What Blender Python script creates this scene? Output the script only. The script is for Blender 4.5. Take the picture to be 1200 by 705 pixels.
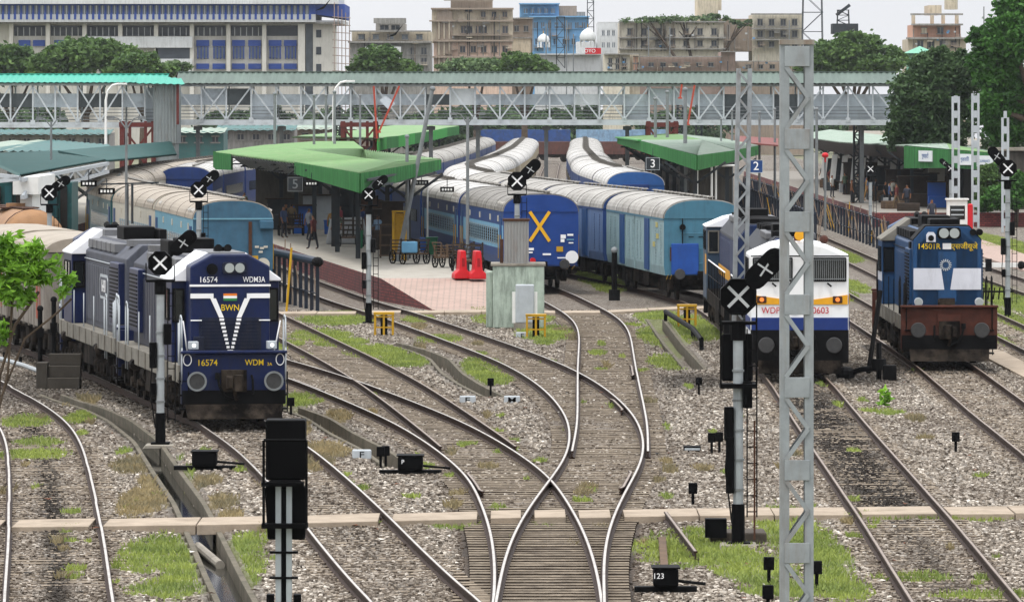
import bpy, bmesh, math, random
import numpy as np
from mathutils import Vector, Matrix
for o in list(bpy.data.objects): bpy.data.objects.remove(o)
random.seed(7); rng = np.random.default_rng(7)
sc = bpy.context.scene; col = sc.collection
# ---------------------------------------------------------------- camera, sky, sun, exposure
FPX, CH, HY = 7200.0, 8.1, 115.0          # focal length in photo pixels, eye height, horizon row
cd = bpy.data.cameras.new('camera'); cam = bpy.data.objects.new('camera', cd); col.objects.link(cam)
cam.location = (0, 0, CH); cam.rotation_euler = (math.pi/2, 0, 0)
cd.sensor_width = 36; cd.lens = 36*FPX/1200; cd.shift_y = -(352.5-HY)/1200
cd.clip_start = 1; cd.clip_end = 6000
sc.camera = cam
wd = bpy.data.worlds.new('World'); sc.world = wd; wd.use_nodes = True
nt = wd.node_tree; nt.nodes.clear()
SUN_EL, SUN_AZ = math.radians(68), math.radians(215)     # high sun behind thin cloud, behind the viewer's left
sky = nt.nodes.new('ShaderNodeTexSky'); sky.sky_type = 'NISHITA'; sky.sun_disc = False
sky.sun_elevation = SUN_EL; sky.sun_rotation = SUN_AZ; sky.dust_density = 3; sky.air_density = 1.5
tc = nt.nodes.new('ShaderNodeTexCoord'); mp = nt.nodes.new('ShaderNodeMapping'); mp.inputs['Scale'].default_value = (2, 2, 7)
nz = nt.nodes.new('ShaderNodeTexNoise'); nz.inputs['Scale'].default_value = 2.2; nz.inputs['Detail'].default_value = 5
rmp = nt.nodes.new('ShaderNodeValToRGB')
rmp.color_ramp.elements[0].color = (6.6, 6.75, 7.1, 1); rmp.color_ramp.elements[1].color = (7.8, 7.85, 8.05, 1)
rmp.color_ramp.elements[0].position = .3; rmp.color_ramp.elements[1].position = .7
mx = nt.nodes.new('ShaderNodeMix'); mx.data_type = 'RGBA'; mx.inputs[0].default_value = .9
bg = nt.nodes.new('ShaderNodeBackground'); bg.inputs['Strength'].default_value = .1
wo = nt.nodes.new('ShaderNodeOutputWorld')
L = nt.links.new
L(tc.outputs['Generated'], mp.inputs[0]); L(mp.outputs[0], nz.inputs[0]); L(nz.outputs[0], rmp.inputs[0])
sep = nt.nodes.new('ShaderNodeSeparateXYZ'); grd = nt.nodes.new('ShaderNodeMapRange'); grd.inputs[1].default_value = .05; grd.inputs[2].default_value = .9; grd.inputs[3].default_value = 1.0; grd.inputs[4].default_value = 2.6
zen = nt.nodes.new('ShaderNodeVectorMath'); zen.operation = 'SCALE'          # an overcast sky is brighter overhead
L(tc.outputs['Generated'], sep.inputs[0]); L(sep.outputs[2], grd.inputs[0]); L(rmp.outputs[0], zen.inputs[0]); L(grd.outputs[0], zen.inputs['Scale'])
L(sky.outputs[0], mx.inputs[6]); L(zen.outputs[0], mx.inputs[7]); L(mx.outputs[2], bg.inputs[0]); L(bg.outputs[0], wo.inputs[0])
sl = bpy.data.lights.new('sun', 'SUN'); sl.energy = 1.5; sl.angle = math.radians(14); sl.color = (1, .96, .9)
so = bpy.data.objects.new('sun', sl); col.objects.link(so)
sdir = Vector((math.sin(SUN_AZ)*math.cos(SUN_EL), math.cos(SUN_AZ)*math.cos(SUN_EL), math.sin(SUN_EL)))
so.rotation_euler = sdir.to_track_quat('Z', 'Y').to_euler(); so.location = (-30, -20, 60)
sc.view_settings.view_transform = 'Standard'; sc.view_settings.look = 'None'
sc.view_settings.exposure = 0.42; sc.view_settings.gamma = 1
sc.render.resolution_x, sc.render.resolution_y = 1024, 601
sc.render.engine = 'CYCLES'
HAZE_D = .00005
# ---------------------------------------------------------------- helpers
def W(px, py, h=0.0):
    "photo pixel + height above rail -> world point"
    s = (py-HY)/(CH-h); return Vector(((px-600)/s, FPX/s, h))
def XP(px, Z): return (px-600)*Z/FPX
def HP(py, Z): return CH-(py-HY)*Z/FPX
def WZ(px, py, Z): return Vector((XP(px, Z), Z, HP(py, Z)))
def srgb(c):
    if isinstance(c, str):
        c = [int(c[i:i+2], 16)/255 for i in (0, 2, 4)]
        c = [x/12.92 if x <= .04045 else ((x+.055)/1.055)**2.4 for x in c]
    return tuple(c[:3])
_mats = {}
def mat(name, c, rough=.6, metal=0., var=.18, vs=2.5, dirt=None, damt=.35, streak=0., bump=0., bs=25., spec=.22, grain=None):
    "weathered surface: two noises vary the colour, optional dirt patches and vertical streaks"
    if name in _mats: return _mats[name]
    m = bpy.data.materials.new(name); m.use_nodes = True; n = m.node_tree; N = n.nodes; K = n.links.new
    b = N['Principled BSDF']; c = srgb(c)
    b.inputs['Roughness'].default_value = rough; b.inputs['Metallic'].default_value = metal
    b.inputs['Specular IOR Level'].default_value = spec
    t = N.new('ShaderNodeTexCoord'); oi = N.new('ShaderNodeObjectInfo')
    ad = N.new('ShaderNodeVectorMath'); ad.operation = 'ADD'
    ml = N.new('ShaderNodeMath'); ml.operation = 'MULTIPLY'; ml.inputs[1].default_value = 57.3
    K(oi.outputs['Random'], ml.inputs[0]); K(t.outputs['Object'], ad.inputs[0]); K(ml.outputs[0], ad.inputs[1])
    n1 = N.new('ShaderNodeTexNoise'); n1.inputs['Scale'].default_value = vs; n1.inputs['Detail'].default_value = 6; n1.inputs['Roughness'].default_value = .65
    if grain:                                   # weathering that follows the run of a sheet
        mg = N.new('ShaderNodeMapping'); mg.inputs['Scale'].default_value = grain; K(ad.outputs[0], mg.inputs[0]); K(mg.outputs[0], n1.inputs[0])
    else: K(ad.outputs[0], n1.inputs[0])
    r = N.new('ShaderNodeValToRGB'); e = r.color_ramp.elements
    e[0].position = .3; e[1].position = .7
    e[0].color = (*[x*(1-var) for x in c], 1); e[1].color = (*[min(1, x*(1+var)) for x in c], 1)
    K(n1.outputs[0], r.inputs[0]); out = r.outputs[0]
    if dirt is not None:
        dc = srgb(dirt)
        mp = N.new('ShaderNodeMapping'); mp.inputs['Scale'].default_value = (3, 3, .5) if streak else (1, 1, 1)
        K(ad.outputs[0], mp.inputs[0])
        n2 = N.new('ShaderNodeTexNoise'); n2.inputs['Scale'].default_value = 1.3; n2.inputs['Detail'].default_value = 8; n2.inputs['Roughness'].default_value = .7
        K(mp.outputs[0], n2.inputs[0])
        r2 = N.new('ShaderNodeMapRange'); r2.inputs[1].default_value = .62-damt*.4; r2.inputs[2].default_value = .85-damt*.25
        r2.inputs[3].default_value = 0; r2.inputs[4].default_value = min(1, damt*1.8)
        K(n2.outputs[0], r2.inputs[0])
        q = N.new('ShaderNodeMix'); q.data_type = 'RGBA'; K(r2.outputs[0], q.inputs[0]); K(out, q.inputs[6]); q.inputs[7].default_value = (*dc, 1); out = q.outputs[2]
    K(out, b.inputs['Base Color'])
    if bump:
        n3 = N.new('ShaderNodeTexNoise'); n3.inputs['Scale'].default_value = bs; n3.inputs['Detail'].default_value = 4
        K(t.outputs['Object'], n3.inputs[0])
        bp = N.new('ShaderNodeBump'); bp.inputs['Strength'].default_value = bump; bp.inputs['Distance'].default_value = .03
        K(n3.outputs[0], bp.inputs['Height']); K(bp.outputs[0], b.inputs['Normal'])
    _mats[name] = m; return m
def children(o): return [c for c in o.children]
class MB:
    def __init__(s): s.v = []; s.f = []; s.m = []
    def add(s, v, f, mi=0):
        k = len(s.v); s.v += [tuple(p) for p in v]; s.f += [tuple(i+k for i in q) for q in f]; s.m += [mi]*len(f); return s
    def box(s, x0, x1, y0, y1, z0, z1, mi=0):
        v = [(x, y, z) for z in (z0, z1) for y in (y0, y1) for x in (x0, x1)]
        return s.add(v, [(0,2,3,1),(4,5,7,6),(0,1,5,4),(2,6,7,3),(0,4,6,2),(1,3,7,5)], mi)
    def cb(s, c, sx, sy, sz, mi=0): return s.box(c[0]-sx/2, c[0]+sx/2, c[1]-sy/2, c[1]+sy/2, c[2]-sz/2, c[2]+sz/2, mi)
    def beam(s, p, q, w, h, mi=0, up=(0, 0, 1)):
        p, q = Vector(p), Vector(q); d = (q-p).normalized(); u = Vector(up)
        if abs(d.dot(u)) > .98: u = Vector((0, 1, 0))
        r = d.cross(u).normalized(); u = r.cross(d).normalized()
        v = [a+r*i*w/2+u*j*h/2 for a in (p, q) for i, j in ((-1,-1),(1,-1),(1,1),(-1,1))]
        return s.add(v, [(0,3,2,1),(4,5,6,7),(0,1,5,4),(1,2,6,5),(2,3,7,6),(3,0,4,7)], mi)
    def cyl(s, p, q, r, n=12, r2=None, mi=0, cap=True):
        p, q = Vector(p), Vector(q); d = (q-p).normalized(); u = Vector((0, 0, 1)) if abs(d.z) < .9 else Vector((1, 0, 0))
        a = d.cross(u).normalized(); b = d.cross(a).normalized(); r2 = r if r2 is None else r2
        v = [p+(a*math.cos(t)+b*math.sin(t))*r for t in [2*math.pi*i/n for i in range(n)]]
        v += [q+(a*math.cos(t)+b*math.sin(t))*r2 for t in [2*math.pi*i/n for i in range(n)]]
        f = [(i, i+n, (i+1) % n+n, (i+1) % n) for i in range(n)]
        if cap: f += [tuple(range(n)), tuple(range(2*n-1, n-1, -1))]
        return s.add(v, f, mi)
    def tube(s, pts, r, n=6, mi=0):
        for a, b in zip(pts, pts[1:]): s.cyl(a, b, r, n, mi=mi)
        return s
    def prism(s, prof, y0, y1, mi=0):
        n = len(prof); v = [(x, y0, z) for x, z in prof]+[(x, y1, z) for x, z in prof]
        f = [(i, (i+1) % n, (i+1) % n+n, i+n) for i in range(n)]+[tuple(range(n-1, -1, -1)), tuple(range(n, 2*n))]
        return s.add(v, f, mi)
    def prismx(s, prof, x0, x1, mi=0):
        n = len(prof); v = [(x0, y, z) for y, z in prof]+[(x1, y, z) for y, z in prof]
        f = [(i, i+n, (i+1) % n+n, (i+1) % n) for i in range(n)]+[tuple(range(n)), tuple(range(2*n-1, n-1, -1))]
        return s.add(v, f, mi)
    def slab(s, pts, t=.05, mi=0):
        "polygon of 3-D points with thickness t downwards"
        n = len(pts); v = [tuple(p) for p in pts]+[(p[0], p[1], p[2]-t) for p in pts]
        f = [tuple(range(n)), tuple(range(2*n-1, n-1, -1))]+[(i, i+n, (i+1) % n+n, (i+1) % n) for i in range(n)]
        return s.add(v, f, mi)
    def ball(s, c, rx, ry, rz, n=10, m=6, mi=0):
        v = [(c[0], c[1], c[2]-rz)]
        for j in range(1, m):
            a = -math.pi/2+math.pi*j/m
            v += [(c[0]+rx*math.cos(a)*math.cos(2*math.pi*i/n), c[1]+ry*math.cos(a)*math.sin(2*math.pi*i/n), c[2]+rz*math.sin(a)) for i in range(n)]
        v.append((c[0], c[1], c[2]+rz)); t = len(v)-1
        f = [(0, 1+(i+1) % n, 1+i) for i in range(n)]
        for j in range(m-2):
            k = 1+j*n; f += [(k+i, k+(i+1) % n, k+n+(i+1) % n, k+n+i) for i in range(n)]
        k = 1+(m-2)*n; f += [(k+i, k+(i+1) % n, t) for i in range(n)]
        return s.add(v, f, mi)
    def build(s, name, mats, parent=None, loc=None, rz=0., bevel=0., smooth=False, fix=True):
        me = bpy.data.meshes.new(name); me.from_pydata(s.v, [], s.f)
        if not isinstance(mats, (list, tuple)): mats = [mats]
        for m in mats: me.materials.append(m)
        if len(mats) > 1: me.polygons.foreach_set('material_index', s.m)
        if fix:
            b = bmesh.new(); b.from_mesh(me); bmesh.ops.recalc_face_normals(b, faces=b.faces); b.to_mesh(me); b.free()
        if smooth: me.polygons.foreach_set('use_smooth', [True]*len(me.polygons)); 
        o = bpy.data.objects.new(name, me); col.objects.link(o)
        if parent is not None: o.parent = parent
        if loc is not None: o.location = loc
        o.rotation_euler.z = rz
        if bevel:
            md = o.modifiers.new('bevel', 'BEVEL'); md.width = bevel; md.segments = 2; md.limit_method = 'ANGLE'; md.angle_limit = math.radians(35)
        return o
def tag(o, label=None, cat=None, group=None, kind=None):
    if label: o['label'] = label
    if cat: o['category'] = cat
    if group: o['group'] = group
    if kind: o['kind'] = kind
    return o
def thing(name, label, cat, loc=(0, 0, 0), rz=0., group=None):
    o = bpy.data.objects.new(name, None); o.empty_display_size = .3; col.objects.link(o); o.location = loc; o.rotation_euler.z = rz
    return tag(o, label, cat, group)
def link_copy(o, parent, loc=None, rz=None):
    c = o.copy(); col.objects.link(c); c.parent = parent
    if loc is not None: c.location = loc
    if rz is not None: c.rotation_euler.z = rz
    return c
def copy_tree(o, parent=None):
    c = o.copy(); col.objects.link(c); c.parent = parent
    for ch in children(o): copy_tree(ch, c)
    return c
_txt = {}
def textmesh(s):
    if s in _txt: return _txt[s]
    cu = bpy.data.curves.new('lettering', 'FONT'); cu.body = s; cu.size = 1; cu.align_x = 'CENTER'; cu.align_y = 'CENTER'; cu.extrude = .004; cu.offset = .004
    o = bpy.data.objects.new('lettering', cu); col.objects.link(o); bpy.context.view_layer.update()
    me = bpy.data.meshes.new_from_object(o.evaluated_get(bpy.context.evaluated_depsgraph_get()))
    bpy.data.objects.remove(o); me.name = 'lettering'; _txt[s] = me; return me
def text(s, size, loc, m, parent=None, rot=(math.pi/2, 0, 0), sx=1.):
    "upright lettering facing -y by default"
    me = textmesh(s).copy(); me.materials.clear(); me.materials.append(m)
    o = bpy.data.objects.new('lettering', me); col.objects.link(o); o.parent = parent; o.location = loc; o.rotation_euler = rot; o.scale = (size*sx, size, size); return o
# shared materials
BLK = mat('black_steel', '0a0a0b', .65, spec=.08, var=.3, dirt='2c2822', damt=.2)
GRIME = mat('grimy_running_gear', '100d0b', .8, spec=.05, var=.4, dirt='5a5046', damt=.42, bump=.3)
GALV = mat('galvanised_steel', '8d9294', .5, .3, var=.16, vs=4, dirt='6e5a49', damt=.3, streak=1)
GALVD = mat('dull_galvanised', '777b7c', .6, .2, var=.15, dirt='5a5248', damt=.3)
WHT = mat('white_paint', 'dcdcd8', .5, var=.06, dirt='8d877c', damt=.2)
YEL = mat('yellow_paint', 'b58c1e', .5, var=.12, dirt='5b4720', damt=.3)
RED = mat('red_paint', 'bd2028', .4, var=.1)
GLS = mat('dark_glass', '0c1112', .12, var=.1, spec=.6)
CONC = mat('weathered_concrete', '8c867b', .85, var=.15, vs=3, dirt='55524a', damt=.4, bump=.4)
RUST = mat('rusty_steel', '4a3022', .75, .2, var=.3, vs=6, dirt='2a1c14', damt=.4)
GRNP = mat('green_canopy_paint', '3f8f47', .5, var=.12, vs=.6, dirt='5d6b4a', damt=.35)
LGREY = mat('pale_grey_paint', 'aab0b4', .55, var=.1, dirt='6d6a64', damt=.25, streak=1)
# ---------------------------------------------------------------- tracks (traced rails -> smooth centre lines)
KZ = FPX*CH
def rp(l): return [(KZ/(y-HY), (x-600)/((y-HY)/CH)) for x, y in l]
low1 = [(625,541),(646,558),(650,562),(660,577),(675,599),(685,622),(695,642),(701,669),(704,692),(705,704)]
low2 = [(759,529),(752,544),(740,566),(725,589),(715,611),(710,634),(706,659),(705,684),(707,704)]
TD = {
 'A': ([(4,705),(8,649),(7,529),(0,500)], [(133,705),(125,649),(116,596),(107.5,561),(100,529),(96,515),(86,500),(72,485),(50,470),(25,459),(0,449)], [], (92, 190)),
 'B': ([(436,705),(400,669),(375,636),(356,615),(308,566),(277,528),(250,508),(230,493)], [(565,705),(525,674),(480,629),(450,596),(425,571),(400,550),(372,529),(360,520)], [(186,-12.4),(205,-16),(230,-21)], (92, 260)),
 'Q': ([(342,445),(375,455),(405,469),(435,480),(460,493),(485,505),(515,527),(540,550),(555,569),(570,604),(577,634),(581,664),(580,689),(576,705)], [(345,424),(375,432),(405,440),(425,447),(450,459),(487,472),(525,488),(562,503),(600,525)]+low1, [(215,-12.6),(229,-15.6),(250,-20),(275,-26)], (92, 275)),
 'P': ([(341,403),(375,420),(405,439),(422,447),(440,463),(462,480),(487,500),(512,523)], [(345,374),(375,390),(407,404),(440,420),(475,439),(500,452),(525,468),(550,483),(600,515)], [(244,-11.05),(266,-13.9),(288,-17.3),(310,-20),(347,-22.3),(380,-22),(421,-20.5),(500,-17)], (143, 480)),
 'D': ([(425,364),(386,353),(460,376),(475,384),(500,394),(525,403),(550,412),(575,421),(600,430),(625,446),(645,464),(660,483),(667,496),(670,511),(669,529),(660,544),(647,558),(641,565),(625,584),(610,606),(600,627),(591,646),(589,664),(589,689)],
       [(477,364),(440,353),(497,368),(525,377),(550,385),(575,394),(600,402),(625,409),(650,419),(677,433),(700,447),(720,460),(737,475),(750,490),(754,505),(754,518)]+low2, [(300,-12.6),(364,-19.6),(400,-19.8),(450,-17)], (92, 480)),
 'E': ([(637,353),(667,367),(679,378),(680,390),(677,410),(676,433),(676,458),(676,493),(674,508),(671,520)], [(685,353),(700,357),(722,368),(735,380),(741,398),(744,420),(750,450),(756,478),(761,503),(760,525)], [(260,1.34),(282,-.9),(304,-2.95),(330,-5.2),(360,-7.2),(400,-8.0),(450,-7),(500,-5.6),(655,-3)], (141, 655)),
 'F': ([(1067,705),(1037,659),(1010,614),(982,571),(954,529),(932,498),(915,468),(900,445)], [(1197,701),(1150,644),(1112,601),(1075,561),(1045,529),(1025,505),(1000,478),(976,448)], [(200,8.35),(222,8.3),(245,7.9),(267,5.7),(289,2.8),(311,.65),(340,-1.6),(365,-2.7),(390,-2.6),(416,-1.5),(500,0),(642,1.3)], (92, 650)),
 'G': ([(1076,432),(1100,453),(1125,473),(1150,494),(1197,529)], [(1147,430),(1175,450),(1200,468)], [(186,13.15),(204,13.2),(230,13.2),(260,13.15)], (120, 330)),
 'H': ([], [], [(100,17.0),(150,17.2),(200,17.4),(300,17.5),(400,17.4)], (150, 420)),
 'I': ([], [], [(100,22.0),(150,22.3),(200,22.5),(300,22.0),(400,20.6)], (170, 330)),
 'S': ([], [], [(330,7.0),(345,6.7),(393,5.5),(500,6.0),(626,7.5)], (300, 640)),
 'U': ([], [], [(420,3.2),(520,2.9),(620,3.6),(760,5.0)], (420, 770)),
}
ZG = np.arange(88, 790, .5)
TC = {}
for k, (l, r, c, rg) in TD.items():
    p = np.array([(z, x+.872) for z, x in rp(l)]+[(z, x-.872) for z, x in rp(r)]+list(c)); p = p[np.argsort(p[:, 0])]
    if len(l):                                   # local linear regression of the traced points
        out = []
        for z in ZG:
            bw = 3.5+.022*z; w = np.exp(-.5*((p[:, 0]-z)/bw)**2)+1e-9
            kk = 2
            while np.sort(np.abs(p[:, 0]-z))[min(len(p)-1, 4)] > 2.2*bw:
                bw *= 1.3; w = np.exp(-.5*((p[:, 0]-z)/bw)**2)+1e-9
            A = np.stack([np.ones(len(p)), p[:, 0]-z], 1); AtW = A.T*w
            out.append(np.linalg.solve(AtW@A+np.diag([0, 1e-6]), AtW@p[:, 1])[0])
        TC[k] = np.array(out)
        if c:
            rz_ = max(q[0] for q in rp(l)+rp(r)); lx_ = float(np.interp(rz_, ZG, TC[k])); cz = [rz_]+[q[0] for q in c if q[0] > rz_+3]; cx = [lx_]+[q[1] for q in c if q[0] > rz_+3]
            TC[k] = np.where(ZG > rz_, np.interp(ZG, cz, cx), TC[k])
    else: TC[k] = np.interp(ZG, p[:, 0], p[:, 1])
for k in TC:                                     # ease the far part of each curve
    kk = np.exp(-.5*(np.arange(-60, 61)/13.)**2); kk /= kk.sum()
    sm = np.convolve(np.pad(TC[k], 60, mode='reflect', reflect_type='odd'), kk, 'valid'); w = np.clip((ZG-180)/30, 0, 1); TC[k] = TC[k]*(1-w)+sm*w
def tx(k, Z): return float(np.interp(Z, ZG, TC[k]))
def th(k, Z): return math.atan2(tx(k, Z+3)-tx(k, Z-3), 6)     # heading, + to the right
RAILSIDE = mat('rail_side_rust', '33241b', .7, .2, var=.3, vs=8)
RAILTOP = mat('rail_head_polished', 'c2bcb4', .34, .6, var=.15, vs=3, dirt='6b5848', damt=.35)
RAILDULL = mat('rail_head_dull', '8e7f72', .45, .5, var=.2, vs=3, dirt='4b3a2e', damt=.35)
SLP = mat('sleeper_concrete', '8f8271', .85, var=.25, vs=5, dirt='4c4034', damt=.45, bump=.3)
SLPW = mat('sleeper_turnout', '857969', .88, var=.4, vs=5, dirt='3a3027', damt=.5, bump=.3)
PROF = [(-.065,-.17),(.065,-.17),(.065,-.155),(.012,-.135),(.012,-.04),(.036,-.028),(.036,-.004),(.022,0),(-.022,0),(-.036,-.004),(-.036,-.028),(-.012,-.04),(-.012,-.135),(-.065,-.155)]
def rail_mesh(pts, dz, topm, parent, name='rail'):
    n = len(PROF); m = MB(); v = []
    for i, (x, y) in enumerate(pts):
        a, b = pts[max(0, i-1)], pts[min(len(pts)-1, i+1)]; d = Vector((b[0]-a[0], b[1]-a[1])).normalized()
        v += [(x+d.y*p, y-d.x*p, q+dz) for p, q in PROF]
    k = len(pts)
    for i in range(k-1):
        for j in range(n):
            q = (i*n+j, i*n+(j+1) % n, (i+1)*n+(j+1) % n, (i+1)*n+j); m.f.append(q); m.m.append(1 if j == 7 else 0)
    m.f += [tuple(range(n)), tuple(range(k*n-1, (k-1)*n-1, -1))]; m.m += [0, 0]; m.v = v
    return m.build(name, [RAILSIDE, topm], parent)
LAB = {'A': 'curved single track with polished rails in the left foreground', 'B': 'track with polished rails running under the front navy diesel',
 'Q': 'turnout track curving from beside the navy diesel to the bottom crossing', 'P': 'rusty track crossing the one beside the navy diesel and leading to the grey blue coach',
 'D': 'S curved track from the brick platform edge through the rail crossing', 'E': 'track leading straight from the turnout to the coach with the yellow X',
 'F': 'track under the white diesel with oily black ballast between its rails', 'G': 'track under the blue and white diesel on the right',
 'H': 'track passing right of the blue and white diesel', 'I': 'track at the far right beyond the low brick path', 'S': 'distant track under the coaches ending in a blue end wall',
 'U': 'weedy distant track between the far coach rows'}
TR = {}
for q, (k, (l, r, c, rg)) in enumerate(TD.items()):
    t = thing('railway_track', LAB[k], 'track', (tx(k, max(rg[0], 98)), max(rg[0], 98), 0), group='station throat tracks'); TR[k] = t
    off = Vector(t.location)
    zs = np.arange(rg[0], rg[1], 1.0 if rg[0] < 300 else 4.0)
    top = RAILTOP if k in 'ABQDE' else RAILDULL
    for sgn in (-1, 1):
        pts = []
        for z in zs:
            if k == 'P' and sgn < 0 and z < 143: continue
            h = th(k, z); pts.append((tx(k, z)+sgn*.872*math.cos(h)-off.x, z-sgn*.872*math.sin(h)-off.y))
        rail_mesh(pts, .0025*q if k in 'PQDE' else 0, top, t)
# check rails beside the frogs
def check(k, z0, z1, sgn, o=.075):
    off = TR[k].location
    rail_mesh([(tx(k, z)+sgn*(.872-o-.04-.0*z)-off.x+ (-sgn*.05 if z in (z0, z1) else 0), z-off.y) for z in np.arange(z0, z1+.1, .5)], -.012, RAILDULL, TR[k], 'check_rail')
check('D', 128, 134, 1); check('Q', 127, 133.5, -1); check('E', 180, 187, 1); check('D', 160, 166, 1, .09); check('Q', 171, 178, -1)
# sleepers: turnout group shares long bearers, the other tracks have their own
def sleeper(par, x0, x1, z, m, top, hd=0.):
    cx = (x0+x1)/2; w = x1-x0
    key = (m.name, round(w, 1))
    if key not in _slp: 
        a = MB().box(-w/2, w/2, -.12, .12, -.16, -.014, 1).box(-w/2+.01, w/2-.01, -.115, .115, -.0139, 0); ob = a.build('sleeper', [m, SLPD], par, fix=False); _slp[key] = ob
    else: ob = link_copy(_slp[key], par)
    ob.location = (cx-par.location.x, z-par.location.y, top+random.uniform(-.006, .006)); ob.rotation_euler.z = -hd+random.uniform(-.01, .01)
    ob.scale = (w/round(w, 1), 1, 1)
_slp = {}
SLPD = mat('oily_shaded_sleeper_side', '2a221b', .9, var=.3, vs=5)  # grimy sides, coloured dark to give the shaded gaps between sleepers
cnt = {k: 0 for k in TD}
far = {k: MB() for k in TD}
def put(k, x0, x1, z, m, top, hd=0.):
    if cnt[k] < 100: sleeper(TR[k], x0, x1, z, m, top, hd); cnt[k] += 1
    else:
        o = TR[k].location; far[k].box(x0-o.x, x1-o.x, z-.125-o.y, z+.125-o.y, top-.15, top)
for z in np.arange(96.2, 236, .6):
    iv = sorted((tx(k, z)-1.33, tx(k, z)+1.33, k) for k in 'PQDE' if TD[k][3][0] <= z <= 236)
    mg = [list(iv[0])]
    for a, b, k in iv[1:]:
        if a < mg[-1][1]+.05: mg[-1][1] = max(mg[-1][1], b)
        else: mg.append([a, b, k])
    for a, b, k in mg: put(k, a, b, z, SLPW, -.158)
for k, z1 in (('A', 165), ('B', 152), ('F', 178), ('G', 187), ('H', 230), ('I', 240)):
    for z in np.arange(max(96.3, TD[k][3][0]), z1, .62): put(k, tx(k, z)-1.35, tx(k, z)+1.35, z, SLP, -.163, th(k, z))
for k in TD:
    if far[k].v:
        o = far[k].build('sleepers', SLPW if k in 'PQDE' else SLP, TR[k], fix=False); o['kind'] = 'stuff'
# ---------------------------------------------------------------- ground sheet
GRASS = [(37,535,45,6),(30,495,35,7),(95,490,18,9),(45,520,30,4),(185,648,42,24),(195,690,45,14),(215,665,25,25),(285,640,25,16),(292,670,18,22),(205,560,20,14),(355,468,28,8),(400,373,48,8),(375,393,35,7),(335,405,20,6),(440,412,36,8),(400,402,30,6),
 (475,423,30,8),(515,398,26,5),(562,432,26,12),(580,445,22,6),(530,614,38,5),(420,614,22,4),(640,614,14,5),(600,374,45,7),(640,390,36,9),(575,364,22,7),(770,372,25,9),(778,395,30,12),(785,425,26,8),(815,385,30,14),(700,325,24,9),(715,335,20,8),
 (835,640,55,22),(790,645,45,20),(930,625,40,34),(960,650,34,26),(885,665,55,18),(925,690,60,14),(985,690,35,18),(1040,483,20,3),(1068,679,48,5),(1130,608,70,2.5),(1040,608,60,2.5),(1180,350,28,34),(1160,395,12,12),(1195,380,20,40),(985,300,18,8),(985,345,16,8),(1000,335,14,8),(1170,285,30,16),(1185,250,30,22),(1150,700,60,5),(870,400,20,6),(490,375,20,4)]
DRY = [(175,585,30,22),(165,545,32,10),(190,562,25,9),(255,590,25,7),(270,605,15,5),(390,490,20,7),(345,505,18,9),(378,530,30,8),(365,545,25,10),(240,565,18,6),(95,470,20,6)]
DRAINS = [[(60,462),(80,470),(110,478),(140,492),(172,517),(195,552),(222,590),(242,632),(262,675),(285,720)], [(338,477),(372,489),(400,507),(440,527),(470,548)], [(455,401),(490,410),(515,420),(530,437),(550,450),(578,464)], [(768,374),(790,404),(815,432)]]
DW = [[tuple(W(x, y, -.2)[:2]) for x, y in d] for d in DRAINS]
_r = random.Random(11)
for _ in range(150):                               # thin weeds along the central tracks
    x, y = _r.uniform(345, 800), _r.uniform(370, 640)
    if _r.random() < .35: x, y = _r.uniform(0, 340), _r.uniform(470, 700)
    if _r.random() < .2: x, y = _r.uniform(760, 1190), _r.uniform(400, 690)
    (GRASS if _r.random() < .7 else DRY).append((x, y, _r.uniform(3, 12), _r.uniform(1.2, 3.5)))
ELL = []
for i, lst in enumerate((GRASS, DRY)):
    for x, y, a, b in lst:
        c = W(x, y, -.2); s = FPX/c.y; ELL.append((c.x, c.y, a/s, b*c.y/(y-HY), i))
def vnoise(X, Y, sc, seed):
    xi, yi = np.floor(X/sc), np.floor(Y/sc); fx, fy = X/sc-xi, Y/sc-yi; fx = fx*fx*(3-2*fx); fy = fy*fy*(3-2*fy)
    def h(a, b): t = np.sin(a*127.1+b*311.7+seed*74.7)*43758.5453; return t-np.floor(t)
    return (h(xi, yi)*(1-fx)+h(xi+1, yi)*fx)*(1-fy)+(h(xi, yi+1)*(1-fx)+h(xi+1, yi+1)*fx)*fy
def drain_d(X, Y):
    d = np.full(X.shape, 9.)
    for pl in DW:
        for (ax, ay), (bx, by) in zip(pl, pl[1:]):
            t = np.clip(((X-ax)*(bx-ax)+(Y-ay)*(by-ay))/((bx-ax)**2+(by-ay)**2), 0, 1)
            d = np.minimum(d, np.hypot(X-ax-t*(bx-ax), Y-ay-t*(by-ay)))
    return d
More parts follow.
